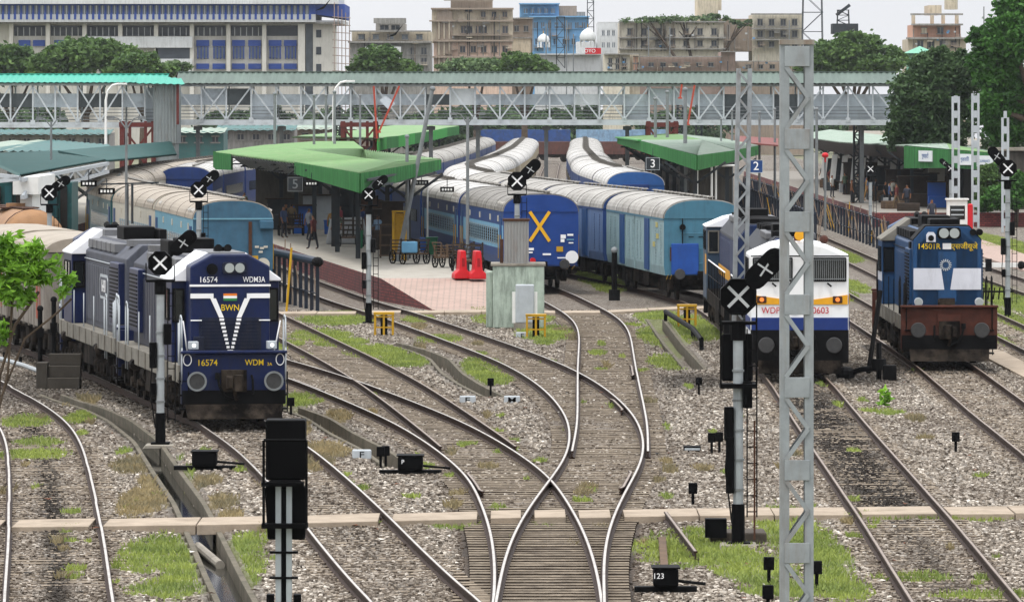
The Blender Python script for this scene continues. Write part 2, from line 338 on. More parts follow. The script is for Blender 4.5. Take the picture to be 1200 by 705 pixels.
def gattr(X, Y):
    "surface cover at a ground point: oil/brown dirt, grass"
    oil_shade = np.zeros(X.shape); brn = np.zeros(X.shape); grn = np.zeros(X.shape); dry = np.zeros(X.shape)
    for k in TD:
        c = np.interp(Y, ZG, TC[k]); d = np.abs(X-c); on = ((Y > TD[k][3][0]-3) & (Y < TD[k][3][1])).astype(float)
        brn = np.maximum(brn, on*.95*np.exp(-((d-.87)/.26)**2)); brn = np.maximum(brn, on*.45*(d < 1.2))
        if k in 'PQDE': brn = np.maximum(brn, on*(d < 1.5)*np.where(Y < 124, 1.0, .5)); oil_shade = np.maximum(oil_shade, on*(d < 1.4)*(Y < 124)*.7)
        if k == 'A': oil_shade = np.maximum(oil_shade, np.exp(-(d/.28)**2)*(Y > 90)*(Y < 160)*(.75+.4*vnoise(X, Y, 3, 3)))
        if k == 'F': oil_shade = np.maximum(oil_shade, np.exp(-(d/.75)**4)*np.clip((Y-117)/8, 0, 1)*(Y < 180)*(.9+.2*vnoise(X, Y, 1, 4))); oil_shade = np.maximum(oil_shade, .6*np.exp(-(d/.35)**2)*(Y > 96)*(Y < 130))
        if k == 'B': oil_shade = np.maximum(oil_shade, .45*np.exp(-(d/.4)**2)*vnoise(X, Y, 2, 8)); oil_shade = np.maximum(oil_shade, .75*(d < 1.6)*(Y > 152))  # last term paints shade beneath the coupled navy diesels into the ground
        if k == 'G': oil_shade = np.maximum(oil_shade, .8*(d < 1.5)*(Y > 184)*(Y < 206))  # shade beneath the standing diesel, painted as dark ground
    c = W(812, 448, -.2); oil_shade = np.maximum(oil_shade, .8*np.exp(-(((X-c.x)/1.15)**2+((Y-c.y)/6)**2)**2))
    c = W(1010, 438, -.2); oil_shade = np.maximum(oil_shade, .75*np.exp(-(((X-c.x)/1.1)**2+((Y-c.y)/9)**2)**2))
    c = W(60, 455, -.2); oil_shade = np.maximum(oil_shade, .6*np.exp(-(((X-c.x)/2.5)**2+((Y-c.y)/12)**2)**2))
    brn = np.maximum(brn, .5*np.clip((vnoise(X, Y, 2.5, 1)+vnoise(X, Y, .9, 2)-.85)*2.2, 0, 1))
    e = W(745, 620, -.2); brn = np.maximum(brn, .8*np.exp(-(((X-e.x)/1.0)**2+((Y-e.y)/10)**2)))
    nn = .55*vnoise(X, Y, .5, 5)+.45*vnoise(X, Y, .18, 6)
    for cx, cy, a, b, i in ELL:
        r = ((X-cx)/a)**2+((Y-cy)/b)**2; g = np.clip(1.5-r*1.1+(nn-.5)*1.6, 0, 1)
        if i == 0: grn = np.maximum(grn, g)
        else: dry = np.maximum(dry, g)
    return oil_shade, brn, grn, dry
def gz(X, Y):
    z = -.20+.03*(vnoise(X, Y, .6, 9)-.5)+.03*(vnoise(X, Y, 2.2, 10)-.5)
    for k in TD:
        c = np.interp(Y, ZG, TC[k]); d = np.abs(X-c); on = (Y > TD[k][3][0]-3) & (Y < TD[k][3][1])
        if k in 'ABFGHI': z = np.where(on & (d < 1.5), z+.025, z)
        else: z = np.where(on & (d < 1.6), z+np.where(Y < 124, -.03, .012), z)
    d = drain_d(X, Y)
    return np.where(d < .36, -.62, z)
def road_z(Y, X): return Y-(61.1+(X+8)*.118+0)*1.9098
xs = np.concatenate([np.arange(-40, -16, .8), np.arange(-16, 16, .14), np.arange(16, 40, .8)]); ys = np.concatenate([np.arange(86, 200, .42), np.arange(200, 330, 1.4), np.arange(330, 900, 12)])
GX, GY = np.meshgrid(xs, ys); GZ = gz(GX, GY); oil_shade, brn, grn, dry = gattr(GX, GY)
nx, ny = len(xs), len(ys)
me = bpy.data.meshes.new('ground'); V = np.stack([GX, GY, GZ], 2).reshape(-1, 3)
idx = np.arange(nx*ny).reshape(ny, nx); FQ = np.stack([idx[:-1, :-1], idx[:-1, 1:], idx[1:, 1:], idx[1:, :-1]], 2).reshape(-1, 4)
def fast_mesh(me, V, FQ, smooth=True):
    k = FQ.shape[1]
    me.vertices.add(len(V)); me.vertices.foreach_set('co', V.astype(np.float32).ravel())
    me.loops.add(FQ.size); me.loops.foreach_set('vertex_index', FQ.astype(np.int32).ravel())
    me.polygons.add(len(FQ)); me.polygons.foreach_set('loop_start', (np.arange(len(FQ))*k).astype(np.int32))
    try: me.polygons.foreach_set('loop_total', np.full(len(FQ), k, np.int32))
    except Exception: pass
    me.polygons.foreach_set('use_smooth', np.full(len(FQ), smooth)); me.update(calc_edges=True); me.validate()
fast_mesh(me, V, FQ)
ca = me.color_attributes.new('cover', 'FLOAT_COLOR', 'POINT'); ca.data.foreach_set('color', np.stack([oil_shade, brn, grn, dry], 2).astype(np.float32).ravel())
def cover_nodes(m, stone):
    n = m.node_tree; N = n.nodes; K = n.links.new; b = N['Principled BSDF']; b.inputs['Roughness'].default_value = .9; b.inputs['Specular IOR Level'].default_value = .2
    at = N.new('ShaderNodeAttribute'); at.attribute_name = 'cover'
    sp = N.new('ShaderNodeSeparateColor'); K(at.outputs['Color'], sp.inputs[0])
    t = N.new('ShaderNodeTexCoord')
    vo = N.new('ShaderNodeTexVoronoi'); vo.inputs['Scale'].default_value = 14; K(t.outputs['Object'], vo.inputs['Vector'])
    hs = N.new('ShaderNodeSeparateColor'); K(vo.outputs['Color'], hs.inputs[0])
    r = N.new('ShaderNodeValToRGB'); e = r.color_ramp.elements; e[0].color = (*srgb('4a4239'), 1); e[1].color = (*srgb('d6cec2'), 1); e.new(.3).color = (*srgb('81776b'), 1); e.new(.75).color = (*srgb('ada396'), 1)
    K(hs.outputs[0], r.inputs[0])
    gm = N.new('ShaderNodeMix'); gm.data_type = 'RGBA'; gm.blend_type = 'MULTIPLY'; gm.inputs[0].default_value = .85
    r3 = N.new('ShaderNodeMapRange'); r3.inputs[1].default_value = .0; r3.inputs[2].default_value = .5; r3.inputs[3].default_value = 1.0; r3.inputs[4].default_value = .3  # darkens the cell edges: shaded gaps between stones put into the colour
    K(vo.outputs['Distance'], r3.inputs[0]); K(r.outputs[0], gm.inputs[6])
    cmb = N.new('ShaderNodeCombineColor'); [K(r3.outputs[0], cmb.inputs[i]) for i in range(3)]; K(cmb.outputs[0], gm.inputs[7])
    out = gm.outputs[2]
    def over(out, fac, colr, amt=1.):
        q = N.new('ShaderNodeMix'); q.data_type = 'RGBA'; f = N.new('ShaderNodeMath'); f.operation = 'MULTIPLY'; f.inputs[1].default_value = amt
        K(fac, f.inputs[0]); K(f.outputs[0], q.inputs[0]); K(out, q.inputs[6]); q.inputs[7].default_value = (*srgb(colr), 1); return q.outputs[2]
    out = over(out, sp.outputs[1], '4b3e33', .72); out = over(out, sp.outputs[0], '1d1916', .88)
    if not stone:
        out = over(out, sp.outputs[2], '666c44', .8)
        out = over(out, at.outputs['Alpha'], '6e6244', .8)
        no = N.new('ShaderNodeTexNoise'); no.inputs['Scale'].default_value = 60; K(t.outputs['Object'], no.inputs[0])
        bp = N.new('ShaderNodeBump'); bp.inputs['Strength'].default_value = .8; bp.inputs['Distance'].default_value = .04; K(vo.outputs['Distance'], bp.inputs['Height']); bp.invert = True; K(bp.outputs[0], b.inputs['Normal'])
    K(out, b.inputs['Base Color'])
GM = bpy.data.materials.new('ballast_and_soil'); GM.use_nodes = True; cover_nodes(GM, False); me.materials.append(GM)
g = bpy.data.objects.new('ground', me); col.objects.link(g); tag(g, kind='structure')
MB().box(-400, 400, -60, 1240, -1.3, -.7).build('terrain', mat('far_soil', '6a6a55', .9, var=.25, vs=.05)).__setitem__('kind', 'structure')
# loose ballast stones lying on the sheet, near field
def scatter_stones(n, z0, z1):
    Y = z0+(z1-z0)*rng.random(n)**1.25; X = (rng.random(n)*2-1)*(Y*.0875+1.0)
    keep = np.ones(n, bool)
    oil_shade, brn, grn, dry = gattr(X, Y); keep &= rng.random(n) > np.clip(grn*1.3+dry, 0, 1); keep &= (drain_d(X, Y) > .55)
    for k in TD:
        c = np.interp(Y, ZG, TC[k]); d = np.abs(X-c); on = (Y > TD[k][3][0]-1) & (Y < TD[k][3][1]); keep &= ~(on & (np.abs(d-.872) < .09))
        if k in 'PQDE': keep &= ~(on & (d < 1.4) & (rng.random(n) < np.where(Y < 124, .96, .54)))
    rd = Y-(FPX*8.25/((605-HY)-(X/Y*FPX+0)*.012)); keep &= np.abs(rd) > 1.15
    X, Y, oil_shade, brn = X[keep], Y[keep], oil_shade[keep], brn[keep]; n = len(X)
    base = np.array([(x, y, z) for z in (-1, 1) for y in (-1, 1) for x in (-1, 1)], float)
    v = base[None]*(.6+.4*rng.random((n, 8, 1)))*np.array([1, 1, .75]) + rng.normal(0, .18, (n, 8, 3))
    a = rng.random(n)*6.28; c_, s_ = np.cos(a), np.sin(a)
    v = np.stack([v[:, :, 0]*c_[:, None]-v[:, :, 1]*s_[:, None], v[:, :, 0]*s_[:, None]+v[:, :, 1]*c_[:, None], v[:, :, 2]], 2)
    size = (.018+.022*rng.random(n))[:, None, None]; v = v*size
    v[:, :, 0] += X[:, None]; v[:, :, 1] += Y[:, None]; v[:, :, 2] += (gz(X, Y)+.012)[:, None]
    q = np.array([(0,2,3,1),(4,5,7,6),(0,1,5,4),(2,6,7,3),(0,4,6,2),(1,3,7,5)])
    FQ = (q[None]+(np.arange(n)*8)[:, None, None]).reshape(-1, 4)
    me = bpy.data.meshes.new('ballast_stones'); fast_mesh(me, v.reshape(-1, 3), FQ, False)
    tint = rng.random(n); colr = np.stack([oil_shade, np.clip(brn*.9, 0, 1), tint, np.ones(n)], 1); colr = np.repeat(colr, 8, 0)
    ca = me.color_attributes.new('cover', 'FLOAT_COLOR', 'POINT'); ca.data.foreach_set('color', colr.astype(np.float32).ravel())
    m = bpy.data.materials.new('ballast_stone'); m.use_nodes = True; cover_nodes(m, True)
    # per stone tone instead of the cell pattern
    N = m.node_tree.nodes; K = m.node_tree.links.new
    rampn = [x for x in N if x.type == 'VALTORGB'][0]; sp = [x for x in N if x.type == 'SEPARATE_COLOR' and x.inputs[0].links[0].from_node.type == 'ATTRIBUTE'][0]
    K(sp.outputs[2], rampn.inputs[0]); gmx = [x for x in N if x.type == 'MIX' and x.blend_type == 'MULTIPLY'][0]; gmx.inputs[0].default_value = 0
    me.materials.append(m); o = bpy.data.objects.new('ballast_stones', me); col.objects.link(o); tag(o, 'loose grey ballast stones between and beside the tracks', 'gravel', kind='stuff')
scatter_stones(210000, 95, 240)
# drains: concrete kerbs either side, water in the open one
def polyoff(pl, o):
    out = []
    for i, (x, y) in enumerate(pl):
        a, b = pl[max(0, i-1)], pl[min(len(pl)-1, i+1)]; d = Vector((b[0]-a[0], b[1]-a[1])).normalized(); out.append((x+d.y*o, y-d.x*o))
    return out
def sweep(pl, o0, o1, z0, z1, m=None):
    m = m or MB(); A, B = polyoff(pl, o0), polyoff(pl, o1); v = []
    for a, b in zip(A, B): v += [(a[0], a[1], z0), (b[0], b[1], z0), (b[0], b[1], z1), (a[0], a[1], z1)]
    f = []
    for i in range(len(pl)-1):
        k = i*4; f += [(k+j, k+(j+1) % 4, k+4+(j+1) % 4, k+4+j) for j in range(4)]
    f += [(0, 1, 2, 3), (len(v)-1, len(v)-2, len(v)-3, len(v)-4)]
    return m.add(v, f)
DCON = mat('drain_concrete', '645d50', .85, var=.2, vs=4, dirt='3b3a2c', damt=.5, bump=.4)
WATER = mat('drain_water', '14150f', .06, var=.2, vs=1, spec=.6)
def dense(pl, st=.8):
    out = [pl[0]]
    for a, b in zip(pl, pl[1:]):
        n = max(1, int(math.hypot(b[0]-a[0], b[1]-a[1])/st)); out += [(a[0]+(b[0]-a[0])*i/n, a[1]+(b[1]-a[1])*i/n) for i in range(1, n+1)]
    for _ in range(3): out = [out[0]]+[tuple(.25*out[i-1][j]+.5*out[i][j]+.25*out[i+1][j] for j in (0, 1)) for i in range(1, len(out)-1)]+[out[-1]]
    return out
for pl, lb in zip(DW, ('long open drain with dark water between the left track and the navy diesel', 'stepped drain wall between the navy diesel track and the turnout', 'short curved drain in the grass before the brick platform', 'narrow twin kerbed drain in the grass left of the white diesel')):
    d = dense(pl); t = thing('drain', lb, 'drain', (d[0][0], d[0][1], -.2)); o = t.location
    q = [(x-o.x, y-o.y) for x, y in d]
    for sg in (-1, 1): sweep(q, sg*.26, sg*.37, -.45, .0 if sg < 0 else .015).build('kerb', DCON, t, bevel=.015)
    if lb.startswith('long'):
        w = sweep(q, -.26, .26, -.32, -.28); wo_ = w.build('water', WATER, t)
# cross walkways
PATH = mat('walkway_concrete', '9c8e7d', .85, var=.15, vs=2, dirt='6b5f50', damt=.4, bump=.25)
def walkway(pxs, w, name):
    "concrete crossing: slabs between rails, butted with gaps where rails run"
    m = MB(); P = [W(x, y, -.1) for x, y in pxs]
    cuts = []
    for k in TD:
        for a, b in zip(P, P[1:]):
            pass
    x = P[0].x; 
    def yat(x):
        for a, b in zip(P, P[1:]):
            if a.x <= x <= b.x: return a.y+(b.y-a.y)*(x-a.x)/(b.x-a.x)
        return P[-1].y
    xsn = []
    for k in TD:
        for sg in (-1, 1):
            xx = 0.
            for _ in range(8): xx = tx(k, yat(xx))+sg*.872
            if P[0].x < xx < P[-1].x and TD[k][3][0] < yat(xx): xsn.append(xx)
    e = sorted(xsn); edges = [P[0].x]+[q for s in e for q in (s-.12, s+.12)]+[P[-1].x]
    for a, b in zip(edges[::2], edges[1::2]):
        if b-a < .15: continue
        n = max(1, int((b-a)/1.25))
        for i in range(n):
            u, v = a+(b-a)*i/n+.012, a+(b-a)*(i+1)/n-.012; dz = random.uniform(-.012, .012); y0, y1 = yat(u), yat(v)
            hw = w/2+random.uniform(-.04, .04)
            m.slab([(u, y0-hw, -.07+dz), (v, y1-hw, -.07+dz), (v, y1+hw, -.07+dz+.01), (u, y0+hw, -.07+dz)], .2)
    o = m.build(name, PATH, bevel=.012); tag(o, kind='structure')
walkway([(-60,615),(60,614.5),(300,611.5),(600,604),(750,602),(900,600),(1260,598)], 2.1, 'walkway')
walkway([(300,367),(470,366),(560,365),(690,366),(800,361),(885,358)], 2.2, 'walkway_far')
# ---------------------------------------------------------------- locomotives
NAVY = mat('navy_loco_paint', '0f1c42', .38, var=.18, vs=1.5, dirt='1c1d22', damt=.35, streak=1)
NAVYD = mat('dark_navy_loco_paint', '10182e', .45, var=.2, dirt='2a2a2c', damt=.4, streak=1)
LBLUE = mat('mid_blue_loco_paint', '1c4269', .45, var=.2, dirt='232f3c', damt=.4, streak=1)
HGREY = mat('sooty_hood_grey', '484b54', .6, var=.18, vs=2, dirt='2d2d30', damt=.4, streak=1)
DECK = mat('dusty_footplate', '77736a', .8, var=.15, dirt='45413a', damt=.4)
CABW = mat('white_cab_roof', 'e6e7ea', .45, var=.04, dirt='9a958c', damt=.15)
ROOFG = mat('sooty_loco_roof', '66676a', .55, var=.15, vs=2, dirt='46443f', damt=.4)
LWHT = mat('white_loco_paint', 'dedfde', .4, var=.04, dirt='a59c8d', damt=.2, streak=1)
GOLD = mat('golden_loco_stripe', 'd79b22', .45, var=.1, dirt='6e5327', damt=.2)
ROYAL = mat('royal_blue_stripe', '1b316c', .45, var=.1, dirt='20284a', damt=.25)
BRN = mat('rust_brown_beam', '4c271c', .7, var=.25, vs=4, dirt='241712', damt=.4)
PALEB = mat('pale_white_band', 'c9cbd2', .5, var=.06, dirt='8b8c92', damt=.25, streak=1)
LETW = mat('white_lettering', 'e8e8e8', .5, var=.03)
LETY = mat('yellow_lettering', 'd8b81e', .5, var=.05)
LETR = mat('red_lettering', 'b3152a', .5, var=.05)
RUB = mat('black_rubber', '0a0a0a', .7, spec=.1, var=.2)
CHROME = mat('bright_reflector', 'd8dcdc', .15, .8, var=.03)
LENS = bpy.data.materials.new('headlamp_glass'); LENS.use_nodes = True
LENS.node_tree.nodes['Principled BSDF'].inputs['Base Color'].default_value = (.32, .35, .34, 1); LENS.node_tree.nodes['Principled BSDF'].inputs['Roughness'].default_value = .15
LIT = bpy.data.materials.new('lit_marker_lamp'); LIT.use_nodes = True
_b = LIT.node_tree.nodes['Principled BSDF']; _b.inputs['Base Color'].default_value = (1, 1, 1, 1); _b.inputs['Emission Color'].default_value = (1, 1, .95, 1); _b.inputs['Emission Strength'].default_value = .5
LITR = bpy.data.materials.new('lit_amber_lamp'); LITR.use_nodes = True
_b = LITR.node_tree.nodes['Principled BSDF']; _b.inputs['Base Color'].default_value = (.8, .2, .03, 1); _b.inputs['Emission Color'].default_value = (1, .25, .03, 1); _b.inputs['Emission Strength'].default_value = .35
SAFF = mat('flag_saffron', 'd8772a', .5); FGRN = mat('flag_green', '2f7a43', .5)
def F2(y, e): return lambda v: v        # (kept for readability of the mirrored ends)
def bogie(parent, y, n=3, wr=.5, name='bogie'):
    b = MB()
    for sx in (-1, 1):
        b.box(sx*1.08-.07, sx*1.08+.07, y-2.1, y+2.1, .55, .82)
        for k in range(n):
            yy = y+(k-(n-1)/2)*1.7
            b.box(sx*1.1-.12, sx*1.1+.14, yy-.2, yy+.2, .34, .66); b.cyl((sx*1.22, yy, .5), (sx*1.3, yy, .5), .14, 10)
        for k in range(n+1):
            yy = y+(k-n/2)*1.7
            b.cyl((sx*1.17, yy+.1, .5), (sx*1.17, yy+.1, .85), .12, 8); b.box(sx*1.12-.08, sx*1.2+.08, yy-.35, yy-.15, .28, .6)
        b.cyl((sx*1.3, y-1.5, 1.0), (sx*1.3, y-.9, 1.0), .16, 10)
    b.box(-.9, .9, y-1.9, y+1.9, .6, .78)
    o = b.build(name, GRIME, parent)
    for k in range(n):
        yy = y+(k-(n-1)/2)*1.7; w = MB()
        for sx in (-1, 1):
            w.cyl((sx*.80, yy, wr), (sx*.94, yy, wr), wr, 20); w.cyl((sx*.76, yy, wr), (sx*.80, yy, wr), wr+.03, 20); w.cyl((sx*.94, yy, wr), (sx*.98, yy, wr), .2, 12)
        w.cyl((-.8, yy, wr), (.8, yy, wr), .09, 8)
        w.build('wheelset', GRIME, o)
    return o
BUFG = mat('worn_buffer_steel', '3f3f3f', .55, .3, var=.25, vs=6)
def buffers(parent, y, d, z=1.08, hx=.96, r=.24, rim=None):
    "pair of buffers at beam face y, pointing along d (-1 front)"
    for sx in (-1, 1):
        o = MB().cyl((sx*hx, y, z), (sx*hx, y+d*.32, z), .15, 12).cyl((sx*hx, y, z), (sx*hx, y+d*.06, z), .2, 12).build('buffer', GRIME, parent)
        h = MB().cyl((sx*hx, y+d*.32, z), (sx*hx, y+d*.38, z), r, 24, r*.92)
        h.build('buffer_head', BUFG, o, bevel=.01)
        if rim:
            q = MB(); n = 28
            for i in range(n):
                a0, a1 = 2*math.pi*i/n, 2*math.pi*(i+1)/n
                q.beam((sx*hx+math.cos(a0)*(r-.02), y+d*.392, z+math.sin(a0)*(r-.02)), (sx*hx+math.cos(a1)*(r-.02), y+d*.392, z+math.sin(a1)*(r-.02)), .05, .03, up=(0, 1, 0))
            q.build('painted_rim', rim, o)
def coupler(parent, y, d):
    c = MB().box(-.2, .2, min(y, y+d*.35), max(y, y+d*.35), .88, 1.2).box(-.32, .32, min(y, y+d*.12), max(y, y+d*.12), .8, 1.35)
    c.cyl((.06, y+d*.38, .82), (.06, y+d*.38, 1.24), .13, 10).box(-.22, -.08, min(y+d*.3, y+d*.55), max(y+d*.3, y+d*.55), .9, 1.18)
    c.tube([(.0, y+d*.3, .9), (0, y+d*.33, .7), (.05, y+d*.33, .6)], .05)
    c.build('coupler', GRIME, parent, bevel=.015)
    h = MB().tube([(-.42, y, 1.25), (-.42, y+d*.18, 1.2), (-.38, y+d*.24, .95), (-.25, y+d*.22, .7), (-.05, y+d*.2, .62), (.12, y+d*.18, .66)], .035, 8)
    h.tube([(.45, y, 1.2), (.46, y+d*.15, 1.1), (.46, y+d*.2, .75)], .03, 8); h.cyl((-.42, y+d*.2, 1.28), (-.42, y+d*.2, 1.12), .07, 8)
    h.build('brake_hose', RUB, parent)
def handrail(parent, pts, m, r=.02):
    return MB().tube(pts, r, 6).build('handrail', m, parent, smooth=True)
def window(parent, c, sx, sy, sz, fm, name='window', wide=.05):
    "framed window: thin direction is the smallest of sx, sy"
    f = MB()
    if sx > sy:
        for z in (-1, 1): f.cb((c[0], c[1], c[2]+z*sz/2), sx+wide, sy+.03, wide)
        for x in (-1, 1): f.cb((c[0]+x*sx/2, c[1], c[2]), wide, sy+.03, sz-wide)
    else:
        for z in (-1, 1): f.cb((c[0], c[1], c[2]+z*sz/2), sx+.03, sy+wide, wide)
        for x in (-1, 1): f.cb((c[0], c[1]+x*sy/2, c[2]), sx+.03, wide, sz-wide)
    o = f.build(name, fm, parent)
    MB().cb(c, sx if sx > sy else sx, sy, sz).build('pane', GLS, o)
    return o
def alco(label, cat, loc, rz, body, hood, beam, roof, cabroof, end, bw=1.31):
    "cab near the y=0 end, long hood to the other; end says which face is dressed"
    t = thing('diesel_locomotive', label, cat, loc, rz, 'diesel locomotives in the station throat')
    fr = MB().box(-1.36, 1.36, .75, 16.35, 1.3, 1.46).box(-1.36, -1.28, .75, 16.35, 1.02, 1.3).box(1.28, 1.36, .75, 16.35, 1.02, 1.3).box(-.7, .7, .8, 16.3, .9, 1.3)
    for k in range(9):
        for sx in (-1, 1): fr.box(sx*1.375-.015, sx*1.375+.015, 1.6+k*1.75, 1.68+k*1.75, 1.02, 1.46)
    fr.build('footplate', DECK, t, bevel=.01)
    for y0, y1, d in ((.5, .72, -1), (16.38, 16.6, 1)):
        b = MB().box(-bw, bw, y0, y1, .5, 1.75)
        b.cb((0, y0 if d < 0 else y1, 1.79), 2*bw+.04, .28, .07)
        o = b.build('buffer_beam', beam, t, bevel=.02)
        yy = y0 if d < 0 else y1
        MB().box(-bw+.02, bw-.02, min(yy, yy+d*.02), max(yy, yy+d*.02), .49, .84 if end == 'short' else .92).build('beam_skirt', BLK, t)
        p = MB(); p.add([(-1.22, yy, .52), (1.22, yy, .52), (1.18, yy+d*.3, .14), (-1.18, yy+d*.3, .14), (-1.22, yy-d*.1, .52), (1.22, yy-d*.1, .52), (1.18, yy+d*.22, .14), (-1.18, yy+d*.22, .14)],
              [(0,1,2,3),(4,7,6,5),(0,4,5,1),(2,6,7,3),(0,3,7,4),(1,5,6,2)]); p.build('rail_guard', GRIME, t)
        buffers(t, yy, d, rim=GALVD if end == 'short' else None); coupler(t, yy, d)
        for sx in (-1, 1):
            st = MB()
            st.box(sx*1.13-.015, sx*1.13+.015, yy-d*.2-.22, yy-d*.2-.18, .3, 1.3)
            for z in (.35, .7, 1.05): st.box(sx*1.12, sx*1.36, yy-d*.2-.2, yy-d*.2+.25, z, z+.04) if sx > 0 else st.box(-1.36, -1.12, yy-d*.2-.2, yy-d*.2+.25, z, z+.04)
            st.box(sx*1.345-.015, sx*1.345+.015, yy-d*.2-.22, yy-d*.2-.18, .3, 1.3); st.build('step', BLK, t)
            m = LGREY if end == 'short' else BLK
            handrail(t, [(sx*1.3, yy-d*.02, 1.0), (sx*1.3, yy+d*.06, 1.9), (sx*1.3, yy+d*.0, 2.62), (sx*1.3, yy-d*.22, 2.7), (sx*1.3, yy-d*.42, 2.6), (sx*1.3, yy-d*.45, 1.46)], m)
            handrail(t, [(sx*1.32, yy-d*.5, 1.0), (sx*1.32, yy-d*.55, 2.5)], m)
    # short hood, cab, long hood
    sh = [(-1.0, 1.46), (1.0, 1.46), (1.0, 3.9), (.45, 4.2), (-.45, 4.2), (-1.0, 3.9)]
    o = MB().prism(sh, 1.25, 2.3).build('short_hood', body, t, bevel=.05)
    cabp = [(-1.36, 1.46), (1.36, 1.46), (1.36, 3.5), (-1.36, 3.5)]
    cab = MB().prism(cabp, 2.3, 4.6).build('cab', body, t, bevel=.03)
    rf = MB().prism([(-1.4, 3.5), (1.4, 3.5), (1.4, 3.56), (.5, 4.22), (-.5, 4.22), (-1.4, 3.56)], 2.2, 4.75).build('cab_roof', cabroof, t, bevel=.02)
    MB().prism([(-.46, 4.0), (.46, 4.0), (.46, 4.235), (-.46, 4.235)], 1.9, 5.4).build('roof_panel', roof, t, bevel=.02)
    for sx in (-1, 1):
        window(t, (sx*1.19, 2.29, 2.9), .26, .03, .8, BLK); window(t, (sx*1.365, 3.1, 2.9), .03, .75, .75, BLK); window(t, (sx*1.365, 3.95, 2.9), .03, .6, .75, BLK)
        window(t, (sx*1.15, 4.61, 2.9), .3, .03, .75, BLK)
    lh = [(-.95, 1.46), (.95, 1.46), (.95, 3.62), (.5, 4.02), (-.5, 4.02), (-.95, 3.62)]
    MB().prism(lh, 4.6, 15.7).build('long_hood', hood, t, bevel=.03)
    for sx in (-1, 1):
        d = MB().box(sx*.952-.012, sx*.952+.012, 4.9, 13.1, 1.6, 3.3)
        for k in range(13): y = 5.0+k*.62; d.box(sx*.96-.025, sx*.96+.025, y, y+.54, 1.65, 3.25)
        d.build('hood_doors', hood, t, bevel=.012)
    for sx in (-1, 1):
        r = MB().box(sx*1.02-.1, sx*1.02+.1, 12.9, 15.2, 1.8, 3.5)
        o = r.build('radiator', body, t, bevel=.03)
        lv = MB()
        for k in range(14): lv.box(sx*1.13-.02, sx*1.13+.02, 13.05, 15.05, 1.95+k*.105, 1.99+k*.105)
        lv.build('louvres', BLK, o)
        for pts in ([(sx*.99, 4.8, 3.4), (sx*.99, 12.8, 3.4)],): handrail(t, pts, LGREY if end == 'short' else BLK, .018)
        rail = [(sx*1.33, y, 1.46) for y in (5.2,)]
        for y in (5.0, 7.8, 10.6, 13.4, 15.8): handrail(t, [(sx*1.33, y, 1.2), (sx*1.33, y, 2.45)], LGREY if end == 'short' else BLK, .018)
        handrail(t, [(sx*1.33, 13.6, .8), (sx*1.33, 13.6, 2.55), (sx*1.33, 13.9, 2.62), (sx*1.33, 14.1, 2.5), (sx*1.33, 14.1, .8)], LGREY if end == 'short' else BLK, .018)
    for y, r in ((13.9, .75),): MB().cyl((0, y, 3.95), (0, y, 4.13), r, 20).build('roof_fan', ROOFG, t)
    rp_ = MB()
    for k in range(6): rp_.box(-.93, -.55, 5.2+k*1.25, 6.2+k*1.25, 3.72, 3.98).box(.55, .93, 5.2+k*1.25, 6.2+k*1.25, 3.72, 3.98)
    rp_.box(-.48, .48, 4.7, 12.7, 4.0, 4.05); rp_.build('roof_hatches', roof, t, bevel=.02)
    MB().box(-.45, .45, 8.6, 10.4, 4.04, 4.42).box(-.7, -.5, 9.2, 11.2, 3.9, 4.36).build('exhaust_stack', BLK, t, bevel=.03)
    MB().cyl((-.12, 3.1, 4.22), (-.12, 2.75, 4.32), .05, 10, .1).cyl((.12, 3.1, 4.22), (.12, 2.75, 4.32), .05, 10, .1).box(-.2, .2, 3.05, 3.2, 4.2, 4.34).build('air_horn', BLK, t)
    MB().prism([(-1.25, .42), (-.9, .3), (.9, .3), (1.25, .42), (1.25, 1.0), (-1.25, 1.0)], 6.9, 9.6).build('fuel_tank', GRIME, t, bevel=.03)
    for sx in (-1, 1):
        for y in (5.7, 9.8): MB().cyl((sx*1.05, y, .82), (sx*1.05, y+1, .82), .25, 14).build('air_reservoir', GRIME, t)
    bogie(t, 3.7); bogie(t, 13.0)
    return t
